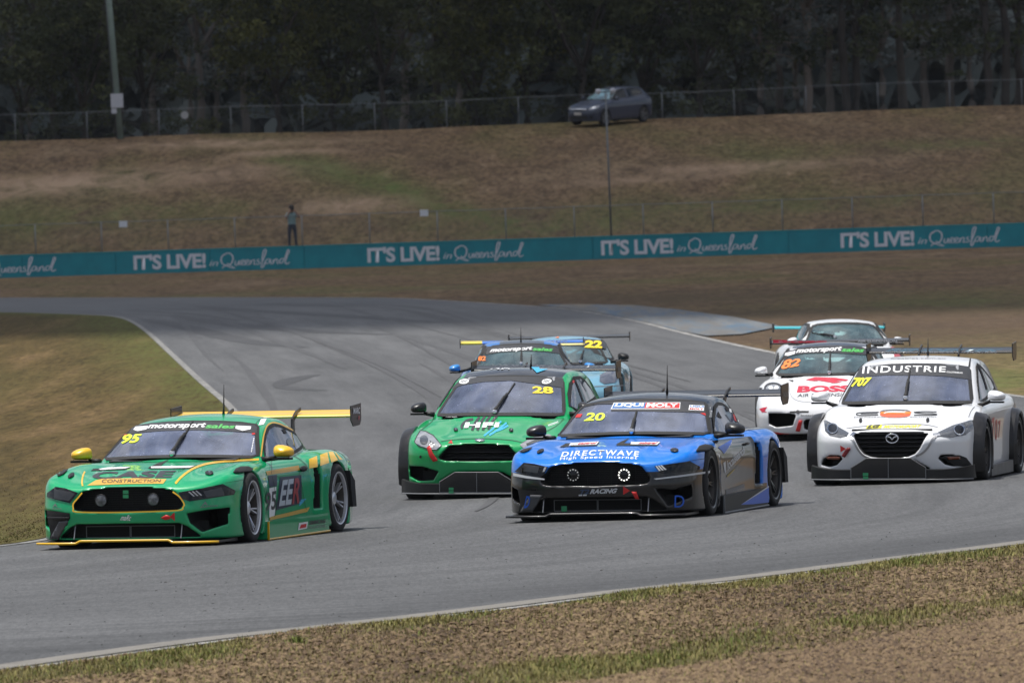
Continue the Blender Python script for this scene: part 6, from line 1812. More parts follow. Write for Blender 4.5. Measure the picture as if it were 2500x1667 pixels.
    add_interior(cb, 1.30, P['zbelt'] - .01, .60, 2.1, .33, roof=P['zc'][7][1] - .09, w_roof=.46, w_belt=.60, xhoop=2.65, hdr=2.05, xb=1.4, cage=CAGE)
    return cb

GREEN28 = paint('kelly green paint', (.001, .33, .095), (.010, .010, .011))
def liv28(x, y, z, ys):
    return np.maximum(np.maximum(1.245 - z, y - .545), 1.9 - x)
GLASS_B = glass('hatch glass', (.62, .66, .78), 2.7, .23, (.40, .46, .68))
c28 = hatch('green_hatchback_race_car', FOCUS, Z2([(235, 1362)])[0], 10.2, .88, .895, .028, GREEN28, liv28,
    Z2([(862, 852), (720, 854), (640, 858), (575, 868), (515, 925), (472, 972), (495, 992), (545, 1006), (700, 1010), (862, 1010)]),
    Z2([(205, 1052), (330, 1057), (478, 1102), (432, 1183), (300, 1193), (218, 1150)]),
    Z2([(1690, 500), (1688, 400), (1700, 300), (1730, 240), (1790, 235), (1835, 270), (1880, 330), (1915, 390), (1930, 420), (1860, 470), (1760, 540)]),
    [(0, 1.258), (.25, 1.253), (.44, 1.238), (.545, 1.218), (.57, 1.19), (.625, 1.05), (.675, .905), (.682, .868), (.62, .862), (.35, .870), (0, .872)],
    [(-.05, .30), (.26, .29), (.42, .20), (.42, .12), (-.05, .12)], GLASS_B, CARBON, RIMBLK, 1.30, .80)
tag(c28.root, 'kelly green hatchback race car with a black roof, numbered 28', 'race car')
C = c28
C.patch('sun_strip', Z2([(690, 250), (900, 236), (1200, 232), (1500, 236), (1635, 248), (1630, 335), (1400, 300), (1150, 268), (900, 280), (700, 310), (600, 345)]), GREY, off=.010)
for cx, cy in ((718, 278), (1480, 278)):
    C.patch('logo', Z2(ellipse(cx, cy, 46, 23, 20, -.15)), WHITE, off=.013)
    for k in range(4): C.line('logo_stroke', Z2([(cx - 30 + 14 * k, cy + 12), (cx - 14 + 14 * k, cy - 14)]), 1.2, GREY, n=1, off=.016)
C.text('28', Z2([(1352, 322), (1547, 328), (1540, 390), (1338, 386)]), NUMY, bold=.035, shear=-.1, off=.012)
add_wiper(C, Z2([(1000, 572)])[0], Z2([(1185, 295)])[0])
add_antenna(C, *Z2([(1335, 140)])[0], .14)
# hand shaped bonnet emblem
for k, (a, b) in enumerate([((790, 725), (860, 600)), ((840, 725), (910, 592)), ((890, 722), (960, 588)), ((940, 715), (1020, 590))]):
    C.line('emblem', Z2([a, ((a[0] + b[0]) / 2 - 8, (a[1] + b[1]) / 2), b]), 6.5, GREY, n=3)
C.line('emblem', Z2([(700, 710), (695, 680), (740, 635), (800, 620)]), 6, GREY, n=4)
for a, b in (((900, 775), (1060, 640)), ((950, 770), (1110, 655)), ((1000, 735), (1125, 680))): C.line('emblem', Z2([a, ((a[0] + b[0]) / 2, (a[1] + b[1]) / 2 + 6), b]), 4.5, SKYB, n=3)
C.text('HFI', Z2([(730, 655), (1045, 655), (1035, 700), (715, 706)]), WHITE, bold=.045, off=.009, space=1.1)
C.patch('headlight', Z2([(312, 730), (360, 738), (430, 775), (508, 868), (462, 906), (380, 890), (300, 865), (262, 830), (280, 780)]), LAMPCLEAR, off=.006)
C.patch('lamp_insert', Z2(ellipse(345, 815, 38, 42, 18)), mat('lamp bowl', (.06, .065, .07), .15, coat=1), off=.010)
C.patch('lamp_insert', Z2([(400, 820), (450, 855), (440, 885), (385, 870)]), LAMPSIL, off=.010)
C.line('lamp_rim', Z2([(268, 832), (305, 862), (385, 886), (460, 900), (500, 868)]), 1.6, CHROME, n=4, off=.012)
C.patch('headlight', Z2([(1232, 858), (1330, 800), (1420, 772), (1500, 760), (1550, 790), (1530, 830), (1380, 860), (1262, 888)]), LAMPCLEAR, off=.006)
C.patch('lamp_insert', Z2([(1290, 850), (1400, 805), (1500, 790), (1500, 825), (1380, 850), (1300, 868)]), MATS['lamp bowl'], off=.010)
C.line('lamp_edge', Z2([(312, 728), (360, 736), (430, 773), (508, 866), (462, 908), (380, 893), (300, 868), (260, 831), (280, 780)]), 1.6, MATTE, n=1, closed=True, off=.009)
C.line('panel_gap', Z2([(500, 828), (600, 812), (860, 800), (1120, 812), (1250, 835)]), 1.1, MATTE, n=4)
C.line('panel_gap', Z2([(320, 720), (420, 640), (445, 585)]), 1.0, MATTE, n=3)
C.line('panel_gap', Z2([(1250, 840), (1400, 770), (1560, 690), (1640, 620)]), 1.0, MATTE, n=3)
C.patch('badge', Z2(ellipse(862, 820, 46, 13, 20)), CHROME, off=.008, thick=.006)
C.patch('tow_strap', Z2([(378, 885), (408, 868), (430, 930), (478, 1000), (437, 1012), (400, 960)]), RED, off=.012, thick=.006)
C.patch('tow_sticker', Z2([(568, 842), (598, 814), (613, 845)]), RED)
for cx, cy in ((640, 722), (1152, 727)):
    C.patch('bonnet_pin', Z2(ellipse(cx, cy, 20, 15, 12)), BLACK, off=.008, thick=.006); C.patch('pin_head', Z2(ellipse(cx + 2, cy, 8, 7, 8)), CHROME, off=.018)
C.patch('tow_eye', Z2(ellipse(318, 968, 11, 14, 10)), BLACK, off=.01)
C.text('ANDREWS', Z2([(1490, 672), (1585, 638), (1590, 655), (1495, 690)]), WHITE, bold=.02)
C.text('motorsport', Z2([(550, 592), (655, 592), (650, 606), (548, 606)]), WHITE, bold=.02)
tag_box(C, Z2([(575, 1252), (618, 1276)]), -.068, TAGG); tag_box(C, Z2([(575, 1282), (618, 1306)]), -.068, TAGG)
add_mirrors(C, 1.48, .825, .935, CARBON, .175, .125, .12, (1.45, .74, .87))
# roof art
C.patch('roof_art', Z5([(1000, 552), (1250, 555), (1160, 585), (1065, 618)]), SKYB, off=.008)
C.text('HFI', Z5([(560, 555), (790, 550), (760, 580), (520, 578)]), PALE, bold=.03, off=.008)
b = warp_quad(text_bm('HANDS FOR INDUSTRY', .03, .2), Z5([(420, 505), (1880, 535), (1870, 555), (380, 527)]))
C.flat('lettering', b, PALE, lambda u, v: (lambda p: Vector((p.x, p.y, p.z)))(C.at(u, v, x=4.10)))
plate_text(C, 'MARC', 4.14, 4.34, 1.27, 1.33, -.818, MGREY)
C.patch('window_sticker', Z2([(1712, 268), (1728, 262), (1730, 285), (1714, 290)]), RED, off=.012)
C.line('window_bar', Z2([(1728, 240), (1770, 340), (1815, 470)]), 3.0, MATTE, n=3, off=.013)
# white-painted rear strut bars seen through the glass
for y0, z0, y1, z1 in ((-.05, 1.02, -.52, 1.02), (-.08, 1.00, -.32, .86), (-.48, 1.0, -.22, .88), (-.10, .90, -.40, .90)):
    C.part(MB().tube([(2.72, y0, z0), (2.72, y1, z1)], .028, 8), 'cage_brace', mat('white cage paint', (.75, .76, .8), .4), smooth=True)

# --- the white one
WHITEP = paint('white paint', (.74, .75, .77))
c707 = hatch('white_hatchback_race_car', MAZ, Z4([(1905, 1412)])[0], 10.0, .88, -.905, .026, WHITEP, None,
    Z4([(1155, 1026), (980, 1028), (900, 1034), (845, 1046), (862, 1100), (890, 1160), (930, 1205), (990, 1228), (1080, 1234), (1155, 1234)]),
    Z4([(590, 1290), (605, 1240), (660, 1210), (740, 1212), (760, 1240), (715, 1290), (660, 1305)]),
    Z4([(1850, 780), (1835, 640), (1828, 520), (1835, 490), (1880, 530), (1925, 590), (1960, 640), (1972, 680), (1940, 720), (1890, 770)]),
    [(0, 1.235), (.25, 1.23), (.45, 1.215), (.57, 1.195), (.595, 1.165), (.643, 1.02), (.69, .88), (.697, .846), (.62, .842), (.35, .847), (0, .848)],
    [(-.05, .28), (.26, .27), (.42, .18), (.42, .11), (-.05, .11)], GLASS_B, CARBON, RIMBLK, 1.345, .80)
tag(c707.root, 'white hatchback race car numbered 707 with black bolt-on wheel arches', 'race car')
C = c707
C.patch('sun_strip', Z4([(905, 512), (1100, 500), (1400, 496), (1600, 500), (1770, 512), (1788, 615), (1600, 590), (1400, 580), (1100, 580), (950, 588), (862, 600)]), GREY, off=.010)
C.text('INDUSTRIE', Z4([(925, 514), (1585, 512), (1580, 558), (918, 570)]), WHITE, bold=.015, space=1.15, bow=2, off=.013)
C.text('CLOTHING', Z4([(1590, 550), (1718, 558), (1716, 570), (1588, 562)]), WHITE, bold=.02, off=.013)
C.text('707', Z4([(848, 600), (998, 598), (978, 665), (830, 674)]), mat('bright yellow number', (.80, .78, .02), .5), bold=.04, shear=.25, off=.012)
add_wiper(C, Z4([(1262, 772)])[0], Z4([(1300, 530)])[0])
add_antenna(C, *Z4([(1440, 418)])[0], .19)
C.text('kieables.com.au', Z4([(1150, 434), (1580, 434), (1578, 448), (1148, 448)]), MGREY, bold=.0)
# sponsor device on the bonnet
C.patch('emblem', Z4(ellipse(1180, 890, 122, 24, 30)), mat('coral vinyl', (.75, .12, .05), .4))
C.patch('emblem', Z4([(1055, 868), (1310, 868), (1300, 886), (1065, 886)]), ORANGE, off=.006)
C.line('emblem', Z4([(1050, 870), (900, 875), (870, 886), (900, 896), (1045, 892)]), 2.4, GREY, n=5)
C.line('emblem', Z4([(905, 884), (1040, 880)]), 1.6, GREY, n=1)
C.line('emblem', Z4([(1060, 880), (1075, 862), (1150, 854), (1260, 856), (1300, 868)]), 2.2, MGREY, n=5, off=.008)
C.line('emblem', Z4([(1510, 868), (1400, 866), (1330, 872), (1390, 880), (1480, 882), (1512, 888), (1480, 894), (1330, 894)]), 2.4, GREY, n=5)
C.line('emblem', Z4([(1090, 884), (1130, 874), (1260, 876)]), 1.8, WHITE, n=3, off=.009)
C.text('ENGINEERING  SYSTEMS  SOLUTIONS', Z4([(855, 905), (1510, 905), (1508, 913), (850, 915)]), MGREY, bold=.0)
C.patch('emblem', Z4([(960, 975), (1078, 968), (1068, 998), (945, 1002)]), mat('acid yellow vinyl', (.72, .68, .03), .4))
C.text('LG', Z4([(965, 976), (1062, 971), (1055, 996), (952, 1000)]), GREY, bold=.05, shear=.3, off=.008)
C.text('MOTORSPORT', Z4([(1095, 975), (1390, 972), (1380, 995), (1080, 998)]), MATS['acid yellow vinyl'], bold=.03, shear=.3)
for cx, cy in ((904, 940), (1438, 938)):
    C.patch('bonnet_pin', Z4(ellipse(cx, cy, 12, 16, 10, .5)), BLACK, off=.01, thick=.006)
C.line('panel_gap', Z4([(790, 1000), (900, 985), (1155, 965), (1400, 968), (1520, 990)]), 1.0, MGREY, n=4)
C.line('panel_gap', Z4([(1765, 910), (1785, 860), (1812, 828)]), 1.2, MATTE, n=3)
for A, c0 in (((Z4([(612, 938), (630, 935), (720, 985), (810, 1035), (795, 1062), (740, 1072), (660, 1055), (622, 1020)])), (682, 1005)), (Z4([(1805, 934), (1780, 935), (1640, 975), (1520, 1032), (1540, 1062), (1620, 1072), (1740, 1050), (1790, 1010)]), (1688, 1012))):
    C.patch('headlight', A, mat('dark lamp glass', (.07, .075, .085), .10, coat=1, var=.6, vscale=12), off=.006)
    C.patch('lamp_bowl', Z4(ellipse(*c0, 38, 36, 20)), LAMPGLASS, off=.010)
    C.patch('lamp_ring', [Z4(ellipse(*c0, 43, 42, 24)), Z4(ellipse(*c0, 35, 34, 24))], CHROME, off=.013)
    C.patch('lamp_insert', Z4([(c0[0] - 52, c0[1] - 50), (c0[0] - 20, c0[1] - 48), (c0[0] - 45, c0[1] - 10)]) if c0[0] < 1000 else Z4([(c0[0] + 40, c0[1] - 50), (c0[0] + 95, c0[1] - 62), (c0[0] + 60, c0[1] - 20)]), LAMPSIL, off=.010)
C.line('grille_trim', Z4([(818, 1066), (850, 1100), (885, 1165), (930, 1215), (1000, 1243)]), 5.0, STEEL, n=5, off=.010)
C.line('grille_trim', Z4([(1510, 1055), (1475, 1090), (1440, 1150), (1395, 1195), (1345, 1218)]), 5.0, STEEL, n=5, off=.010)
C.patch('grille_trim', Z4([(845, 1032), (870, 1040), (838, 1068), (815, 1062)]), CHROME, off=.011); C.patch('grille_trim', Z4([(1475, 1045), (1530, 1038), (1540, 1060), (1500, 1065)]), CHROME, off=.011)
# grille emblem
def ringz(cb, c0, rx, ry, x, r, name, matl):
    P_ = [cb.at(*Z4([q])[0], x=x) for q in ellipse(c0[0], c0[1], rx, ry, 28)]
    return cb.part(MB().tube(P_ + [P_[0]], r, 6, False), name, matl, smooth=True)
e = ringz(C, (1155, 1078), 48, 36, .10, .008, 'badge', CHROME)
C.part(MB().tube([C.at(*Z4([q])[0], x=.10) for q in ((1118, 1062), (1138, 1068), (1155, 1088), (1172, 1068), (1193, 1060))], .008, 6), 'badge_wings', CHROME, e, True)
C.patch('tow_sticker', Z4([(743, 1133), (788, 1160), (745, 1187)]), RED)
C.patch('tow_strap', Z4([(758, 1215), (788, 1168), (805, 1150), (825, 1150), (826, 1168), (782, 1228)]), mat('dark red strap', (.20, .01, .015), .6), off=.014, thick=.006)
AMB = mat('amber lamp', (.16, .035, .01), .2, coat=1)
C.patch('indicator', Z4([(630, 1225), (700, 1220), (745, 1225), (740, 1245), (690, 1246), (640, 1240)]), AMB, off=.006, thick=.004)
C.patch('fog_surround', Z4([(1522, 1235), (1590, 1212), (1690, 1210), (1745, 1230), (1790, 1290), (1720, 1300), (1650, 1295), (1610, 1265), (1590, 1240)]), MATTE, off=.005)
C.patch('indicator', Z4([(1590, 1222), (1690, 1220), (1695, 1242), (1600, 1245)]), AMB, off=.010, thick=.004)
tag_box(C, Z4([(922, 1352), (965, 1376)]), -.068, TAGG); tag_box(C, Z4([(924, 1381), (965, 1402)]), -.068, TAGG)
add_mirrors(C, 1.52, .86, .905, WHITEP, .195, .125, .12, (1.48, .74, .80))
DRED = mat('faded red vinyl', (.45, .10, .09), .4)
for k, ch in enumerate('707'):
    q = Z4([(1948 + 26 * k, 920 + 10 * k), (1970 + 24 * k, 905 + 14 * k), (1970 + 22 * k, 1100 - 22 * k), (1948 + 26 * k, 1130 - 26 * k)]); C.text(ch, q, DRED, bold=.02)
C.line('window_bar', Z4([(1836, 500), (1875, 590), (1905, 690)]), 3.2, MATTE, n=3, off=.012)
C.patch('roof_gutter', Z4([(1772, 445), (1784, 440), (1776, 512), (1762, 510)]), MATTE, off=.006)
b = warp_quad(text_bm('RENDERTEK', .04, .3), Z4([(1130, 362), (2045, 366), (2020, 386), (1100, 384)])); C.flat('lettering', b, mat('ice blue vinyl', (.30, .50, .62), .4), lambda u, v: C.at(u, v, x=4.09))
b = warp_quad(text_bm('THE FUTURE OF RENDER APPLICATION', .02, .2), Z4([(1065, 388), (1995, 386), (1990, 396), (1062, 398)])); C.flat('lettering', b, PALE, lambda u, v: C.at(u, v, x=4.085))
C.part(MB().box((2.5, -.42, .95), (.05, .05, .36)), 'cage_brace', MATS['white cage paint'])
# ------------------------------------------------------------------ the cars further back
REAR = dict(L=4.55, zb=.10,
    wp=[(0, .80), (.4, .885), (.85, .915), (1.4, .885), (2.2, .885), (2.9, .92), (3.5, .96), (4.0, .94), (4.55, .82)],
    dw=[(.1, -.03), (.3, 0), (.55, 0), (.68, -.02), (.78, -.07), (.88, -.16)],
    top=[(0, .37), (.08, .45), (.2, .51), (.5, .59), (.85, .70), (1.15, .815), (1.5, .85), (2.2, .86), (3.0, .84), (3.6, .84), (4.2, .80), (4.55, .70)],
    crown=.03, crest=[(.62, .42, .085, .66, .15), (3.5, .6, .03, .78, .16)],
    front=[(0, 0), (.25, .015), (.45, .06), (.6, .12), (.72, .20), (.82, .32), (.90, .55)],
    lean=[(.08, .05), (.2, .01), (.32, 0), (.42, .03), (.5, .10), (.6, .24), (.72, .45), (.9, .8)],
    rear=[(0, 0), (.5, .05), (.9, .25)], rlean=[(.1, .15), (.4, .03), (.6, 0), (.8, .05)],
    zc=[(.92, .74), (1.12, .835), (1.4, .98), (1.65, 1.105), (1.82, 1.175), (1.98, 1.22), (2.35, 1.255), (2.75, 1.24), (3.2, 1.14), (3.7, .98), (4.2, .82)],
    curv=.24, rcurv=.1, rcrown=.17, xmid=2.5, kc=.08, wb=[(.9, .68), (1.25, .725), (1.7, .75), (2.4, .755), (3.0, .72), (3.6, .62), (4.2, .5)], zbelt=.86, tumble=.52, k1=.10, k2=.06, ku=.025)
WS911 = [(0, 1.185), (.25, 1.178), (.42, 1.16), (.50, 1.135), (.56, 1.05), (.63, .92), (.665, .862), (.63, .848), (.35, .845), (0, .842)]
GLASS_C = glass('tinted teal glass', (.55, .75, .75), 2.5, .18, (.34, .55, .58))
def rear_car(name, ground, phi, lx, ly, roll, paintm, livery, wing, wz, whalf, h=.020, P=REAR, mirrorm=None, R=.33, mz=.90, my=.79, intakes=(), rim=RIMBLK):
    cb = CarBody(name, P, ground, phi, lx, ly, roll, h=h)
    cb.wheel_wells(.95, 3.42, .37, .325, .60)
    for q in intakes: cb.cut_front(q, -1, .5)
    SW = [(1.62, .90), (1.66, .98), (1.85, 1.10), (2.05, 1.16), (2.4, 1.175), (2.75, 1.12), (3.05, 1.0), (3.1, .93), (2.6, .90)]
    cb.hollow(1.05, 3.0, .05, .36, .60)
    w2 = [(max(y - .02, -.05), z - (.012 if k < 4 else -.014)) for k, (y, z) in enumerate(WS911)]
    cb.cut_front([(-.05, w2[0][1])] + w2[1:-1] + [(-.05, w2[-1][1])], .9, 2.1)
    cb.cut_side([(1.70, .91), (1.76, 1.0), (1.9, 1.09), (2.05, 1.14), (2.4, 1.155), (2.7, 1.11), (2.98, 1.0), (3.0, .94), (2.6, .91)], .4)
    cb.cut_front([(-.05, 1.17), (.36, 1.15), (.42, 1.05), (.40, .96), (-.05, .96)], 2.7, 3.9)
    cb.mesh_body(paintm, livery)
    pane(cb, 'windscreen', mirror_poly(WS911), GLASS_C, 'x', .016)
    for sd in (-1, 1): pane(cb, 'side_window', SW, GLASS_C, 'y', .014, side=sd)
    pane(cb, 'rear_window', mirror_poly([(0, 1.18), (.38, 1.16), (.44, 1.05), (.42, .95), (0, .95)]), GLASS_C, 'xr', .014)
    add_wheels(cb.root, .95, 3.42, .905, rim, R, .27, yor=.955)
    add_wing(cb, 4.15, wz, whalf, .28, wing, CARBON, (.30, .15), (.40,), .80, False, 6)
    if mirrorm is not None: add_mirrors(cb, 1.48, my, mz, mirrorm, .17, .12, .12, (1.45, .72, .86))
    add_interior(cb, 1.25, .83, .58, 2.0, .32, roof=1.15, w_roof=.42, w_belt=.58, xhoop=2.55, hdr=1.95, xb=1.35)
    cb.part(MB().box((2.4, 0, .085), (3.7, 1.4, .03)), 'floor_pan', MATTE)
    return cb
def mcopy(cb, o, name=None):
    me = o.data.copy()
    co = np.empty(len(me.vertices) * 3, np.float32); me.vertices.foreach_get('co', co); co[1::3] *= -1; me.vertices.foreach_set('co', co); me.flip_normals(); me.update()
    c = obj(name or o.name.split('.')[0], me, cb.root); c.matrix_basis = cb.RB; return c
WB = paint('white and black paint', (.74, .75, .77), (.016, .017, .022))
def liv82(x, y, z, ys): return np.maximum(np.maximum(1.185 - z, y - .50), 1.8 - x)
c82 = rear_car('white_red_race_car', Z4([(360, 1108)])[0], 5.3, .1, .4, .012, WB, liv82, CARBON, 1.235, .92, h=.017, mirrorm=WHITEP,
    intakes=([(-.05, .29), (.20, .29), (.24, .26), (.23, .165), (.18, .15), (-.05, .15)], [(.33, .35), (.42, .37), (.70, .375), (.70, .24), (.60, .19), (.38, .21)]))
tag(c82.root, 'white sports race car numbered 82 with red lettering across its bonnet', 'race car')
C = c82
C.patch('sun_strip', Z4([(330, 385), (480, 368), (660, 350), (800, 350), (950, 375), (985, 420), (830, 410), (660, 400), (450, 408), (305, 428)]), GREY, off=.012)
C.text('motorsport', Z4([(402, 372), (757, 352), (750, 397), (385, 416)]), WHITE, bold=.03, shear=.2, off=.016)
C.text('sales', Z4([(757, 362), (937, 368), (925, 400), (750, 394)]), DGREEN, bold=.03, shear=.2, off=.016)
C.patch('badge', Z4([(308, 405), (388, 388), (380, 412), (330, 428), (302, 425)]), WHITE, off=.016)
C.text('82', Z4([(290, 456), (428, 448), (418, 505), (270, 536)]), ORANGE, bold=.035, shear=.2, off=.014)
add_wiper(C, Z4([(655, 566)])[0], Z4([(664, 385)])[0])
BRED = mat('boss red vinyl', (.52, .02, .05), .4)
C.patch('emblem', Z4([(465, 612), (540, 590), (690, 594), (808, 610), (790, 622), (700, 620), (760, 632), (690, 640), (600, 624), (520, 612), (570, 626), (500, 620)]), BRED)
C.text('BOSS', Z4([(408, 660), (830, 655), (822, 706), (395, 714)]), BRED, bold=.05)
C.text('AIR SUSPENSION', Z4([(405, 724), (850, 714), (845, 742), (398, 750)]), GREY, bold=.01)
C.text('bossairsuspension.com.au', Z4([(428, 884), (840, 884), (838, 906), (426, 908)]), GREY, bold=.01)
hl = C.patch('headlight', Z4(ellipse(212, 690, 70, 48, 28, .12)), LAMPCLEAR, off=.008); mcopy(C, hl)
hl = C.patch('lamp_ring', [Z4(ellipse(212, 690, 76, 53, 30, .12)), Z4(ellipse(212, 690, 62, 41, 30, .12))], GREY, off=.012); mcopy(C, hl)
for cx, cy in ((190, 680), (232, 680), (212, 702)): mcopy(C, C.patch('lamp_insert', Z4(ellipse(cx, cy, 17, 14, 12)), WHITE, off=.014))
C.patch('strut', Z4([(415, 932), (442, 934), (422, 1020), (388, 1016)]), RED, off=.01, thick=.01)
C.line('nose_slot', Z4([(340, 870), (405, 866), (490, 866)]), 4.0, MATTE, n=3)
C.patch('tow_eye', Z4(ellipse(405, 868, 15, 15, 12)), GREY, off=.008)
C.patch('logo', Z4([(98, 842), (130, 832), (162, 828), (140, 858), (160, 868), (120, 870)]), BRED)
C.line('panel_gap', Z4([(330, 640), (350, 740), (430, 785), (640, 795)]), 1.0, MGREY, n=4)
C.line('stripe', Z4([(190, 1026), (300, 1042), (530, 1054)]), 3.6, RED, n=4)
C.patch('lip', Z4([(200, 1046), (320, 1056), (560, 1064), (560, 1112), (400, 1112), (215, 1090)]), MATTE, off=.006)
C.patch('vent', Z4([(325, 612), (370, 615), (365, 630)]), MATTE)
b = warp_quad(text_bm('Boss', .05), Z4([(205, 292), (640, 293), (635, 316), (205, 318)])); C.flat('lettering', b, BRED, lambda u, v: C.at(u, v, x=4.13))
b = warp_quad(text_bm('AIR SUSPENSION', .01), Z4([(880, 296), (1195, 292), (1195, 308), (880, 312)])); C.flat('lettering', b, PALE, lambda u, v: C.at(u, v, x=4.13))
# white-roofed one behind it
RW = paint('white and red paint', (.76, .77, .78), (.45, .012, .015))
def livw(x, y, z, ys): return np.maximum(np.maximum(.70 - y, x - 1.25), z - .90)
cw = rear_car('white_race_car', (2074, 968), -4.0, .8, 0, .03, RW, livw, mat('turquoise wing paint', (.01, .42, .48), .35, coat=.6), 1.10, .92, mirrorm=WHITEP)
tag(cw.root, 'white race car with a turquoise rear wing behind the one numbered 82', 'race car')
C = cw
add_wiper(C, Z4([(700, 278)])[0], Z4([(518, 238)])[0])
# blue one with the yellow wing tip
KB = paint('charcoal paint', (.05, .055, .062), (.02, .20, .62))
def livb(x, y, z, ys): return np.minimum(np.maximum(z - .84, -1 + 0 * z), np.maximum(np.maximum(1.17 - z, .33 - y), x - 2.3))
BLUEM = mat('blue mirror paint', (.01, .22, .60), .3, coat=.8)
cb7 = rear_car('charcoal_race_car', (1275, 1040), 0.0, .8, 0, .02, KB, livb, mat('blue wing paint', (.01, .16, .62), .35, coat=.6), 1.195, .92, mirrorm=BLUEM, my=.915, mz=.85)
tag(cb7.root, 'charcoal race car with blue mirrors and a blue rear wing tipped yellow', 'race car')
C = cb7
C.patch('sun_strip', Z5([(500, 335), (640, 310), (880, 298), (1100, 300), (1260, 318), (1310, 345), (1330, 400), (1150, 375), (880, 368), (640, 385), (480, 410)]), GREY, off=.012)
C.text('motorsport', Z5([(545, 345), (1015, 320), (1010, 370), (520, 398)]), WHITE, bold=.03, shear=.2, off=.016)
C.text('sales', Z5([(1020, 328), (1250, 336), (1240, 376), (1012, 366)]), DGREEN, bold=.03, shear=.2, off=.016)
C.text('82', Z5([(400, 430), (485, 430), (478, 482), (395, 482)]), ORANGE, bold=.03, off=.014)
add_wiper(C, Z5([(885, 520)])[0], Z5([(890, 330)])[0])
add_antenna(C, *Z5([(882, 256)])[0], .21)
w7 = MB().prism([(px, pz) for px, pz in [(q[0] * 1.04 - .005, q[1] * 1.2) for q in airfoil(.28, .13, -.05)]], lambda p, t: Vector((4.15 + p[0], t, 1.197 + p[1] + p[0] * .105)), .595, .921)
C.part(w7, 'wing_tip', mat('yellow wing tip', (.80, .62, .02), .35, coat=.5), angle=45)
C.flat('lettering', warp_quad(text_bm('castle', .02, .2), Z5([(1100, 240), (1420, 232), (1415, 256), (1100, 262)])), WHITE, lambda u, v: C.at(u, v, x=4.12))
C.patch('logo', Z5(ellipse(495, 262, 48, 18, 16)), WHITE)
# pale blue grand tourer
GT = dict(REAR)
GT.update(top=[(0, .42), (.08, .52), (.2, .58), (.5, .66), (.85, .72), (1.25, .80), (1.6, .83), (2.2, .84), (3.0, .84), (3.6, .84), (4.2, .82), (4.55, .74)], crest=[(.75, .45, .04, .74, .16), (3.5, .6, .03, .78, .16)],
    wp=[(0, .86), (.4, .93), (.85, .965), (1.4, .93), (2.2, .92), (2.9, .94), (3.5, .98), (4.0, .95), (4.55, .84)],
    zc=[(1.0, .74), (1.2, .83), (1.5, .98), (1.75, 1.10), (1.92, 1.175), (2.05, 1.215), (2.4, 1.258), (2.75, 1.25), (3.2, 1.15), (3.7, .99), (4.2, .83)])
PB = paint('pale blue paint', (.16, .36, .48), (.02, .022, .025))
def liv22(x, y, z, ys): return np.maximum(z - .30, x - 1.0)
c22 = rear_car('pale_blue_race_car', (1522, 1022), 2.5, .95, -.93, .01, PB, liv22, CARBON, 1.215, .92, P=GT, mirrorm=BLACK, my=.83, mz=.93)
tag(c22.root, 'pale blue race car numbered 22 with an orange roof patch and black wing', 'race car')
C = c22
C.patch('sun_strip', Z5([(1100, 300), (1350, 240), (1600, 228), (1830, 245), (1855, 300), (1890, 350), (1700, 318), (1350, 305)]), GREY, off=.012)
C.patch('sticker', Z5([(1340, 285), (1610, 282), (1608, 300), (1335, 305)]), mat('cream vinyl', (.7, .62, .25), .4), off=.016)
C.text('22', Z5([(1625, 250), (1822, 255), (1810, 340), (1605, 332)]), NUMY, bold=.05, shear=-.05, off=.018)
C.patch('roof_patch', Z5([(1258, 168), (1428, 165), (1435, 212), (1270, 215)]), ORANGE, off=.008)
C.patch('headlight', Z5([(1790, 640), (1880, 592), (1985, 600), (2012, 650), (1960, 725), (1840, 745), (1782, 712)]), mat('hazed lamp', (.10, .11, .14), .15, coat=1, var=.5, vscale=8), off=.008)
C.line('panel_gap', Z5([(1720, 770), (1850, 765), (2000, 760), (2110, 752)]), 2.0, MGREY, n=3)
add_wiper(C, Z5([(1560, 500)])[0], Z5([(1600, 360)])[0])

# ------------------------------------------------------------------ the parked family car on the crest
AST = dict(FOCUS)
AST.update(zb=.19, L=4.25, wp=[(0, .80), (.4, .85), (.9, .875), (1.4, .87), (2.5, .875), (3.5, .87), (4.0, .84), (4.25, .76)],
    dw=[(.15, -.03), (.35, 0), (.7, 0), (.82, -.015), (.95, -.05), (1.05, -.12)],
    top=[(0, .62), (.08, .69), (.2, .745), (.5, .82), (.9, .90), (1.2, .955), (1.6, .97), (2.5, .99), (3.5, 1.02), (4.0, 1.02), (4.25, .96)],
    lean=[(.15, .06), (.3, .02), (.5, 0), (.62, .02), (.72, .09), (.82, .25), (1.0, .6)],
    zc=[(.95, .89), (1.18, .985), (1.5, 1.13), (1.8, 1.27), (2.0, 1.36), (2.15, 1.405), (2.45, 1.45), (2.8, 1.458), (3.3, 1.43), (3.7, 1.37), (3.95, 1.2), (4.15, 1.03), (4.22, .98)], zbelt=.97)
p0 = at_depth(1393 * 1.063, 290 * 1.063, 496.8)
phi_a = math.radians(40.0)
ctr = Vector((p0.x, 496.8, float(ground_z(p0.x, 496.8))))
sl = (float(ground_z(p0.x, 498.3)) - float(ground_z(p0.x, 495.3))) / 3.0
org_ = ctr - Matrix.Rotation(math.atan(sl), 3, 'X') @ (Matrix.Rotation(math.pi / 2 - phi_a, 3, 'Z') @ Vector((2.2, 0, 0)))
SLATE = paint('slate blue paint', (.030, .040, .072))
C = CarBody('parked_car', AST, (1500, 900), 40.0, 0, 0, 0.0, h=.026, origin=org_ + Vector((0, 0, .02)), tilt=Matrix.Rotation(math.atan(sl), 3, 'X'))
C.wheel_wells(.85, 3.46, .345, .31, .60)
C.hollow(1.1, 3.85, .05, .5, .6)
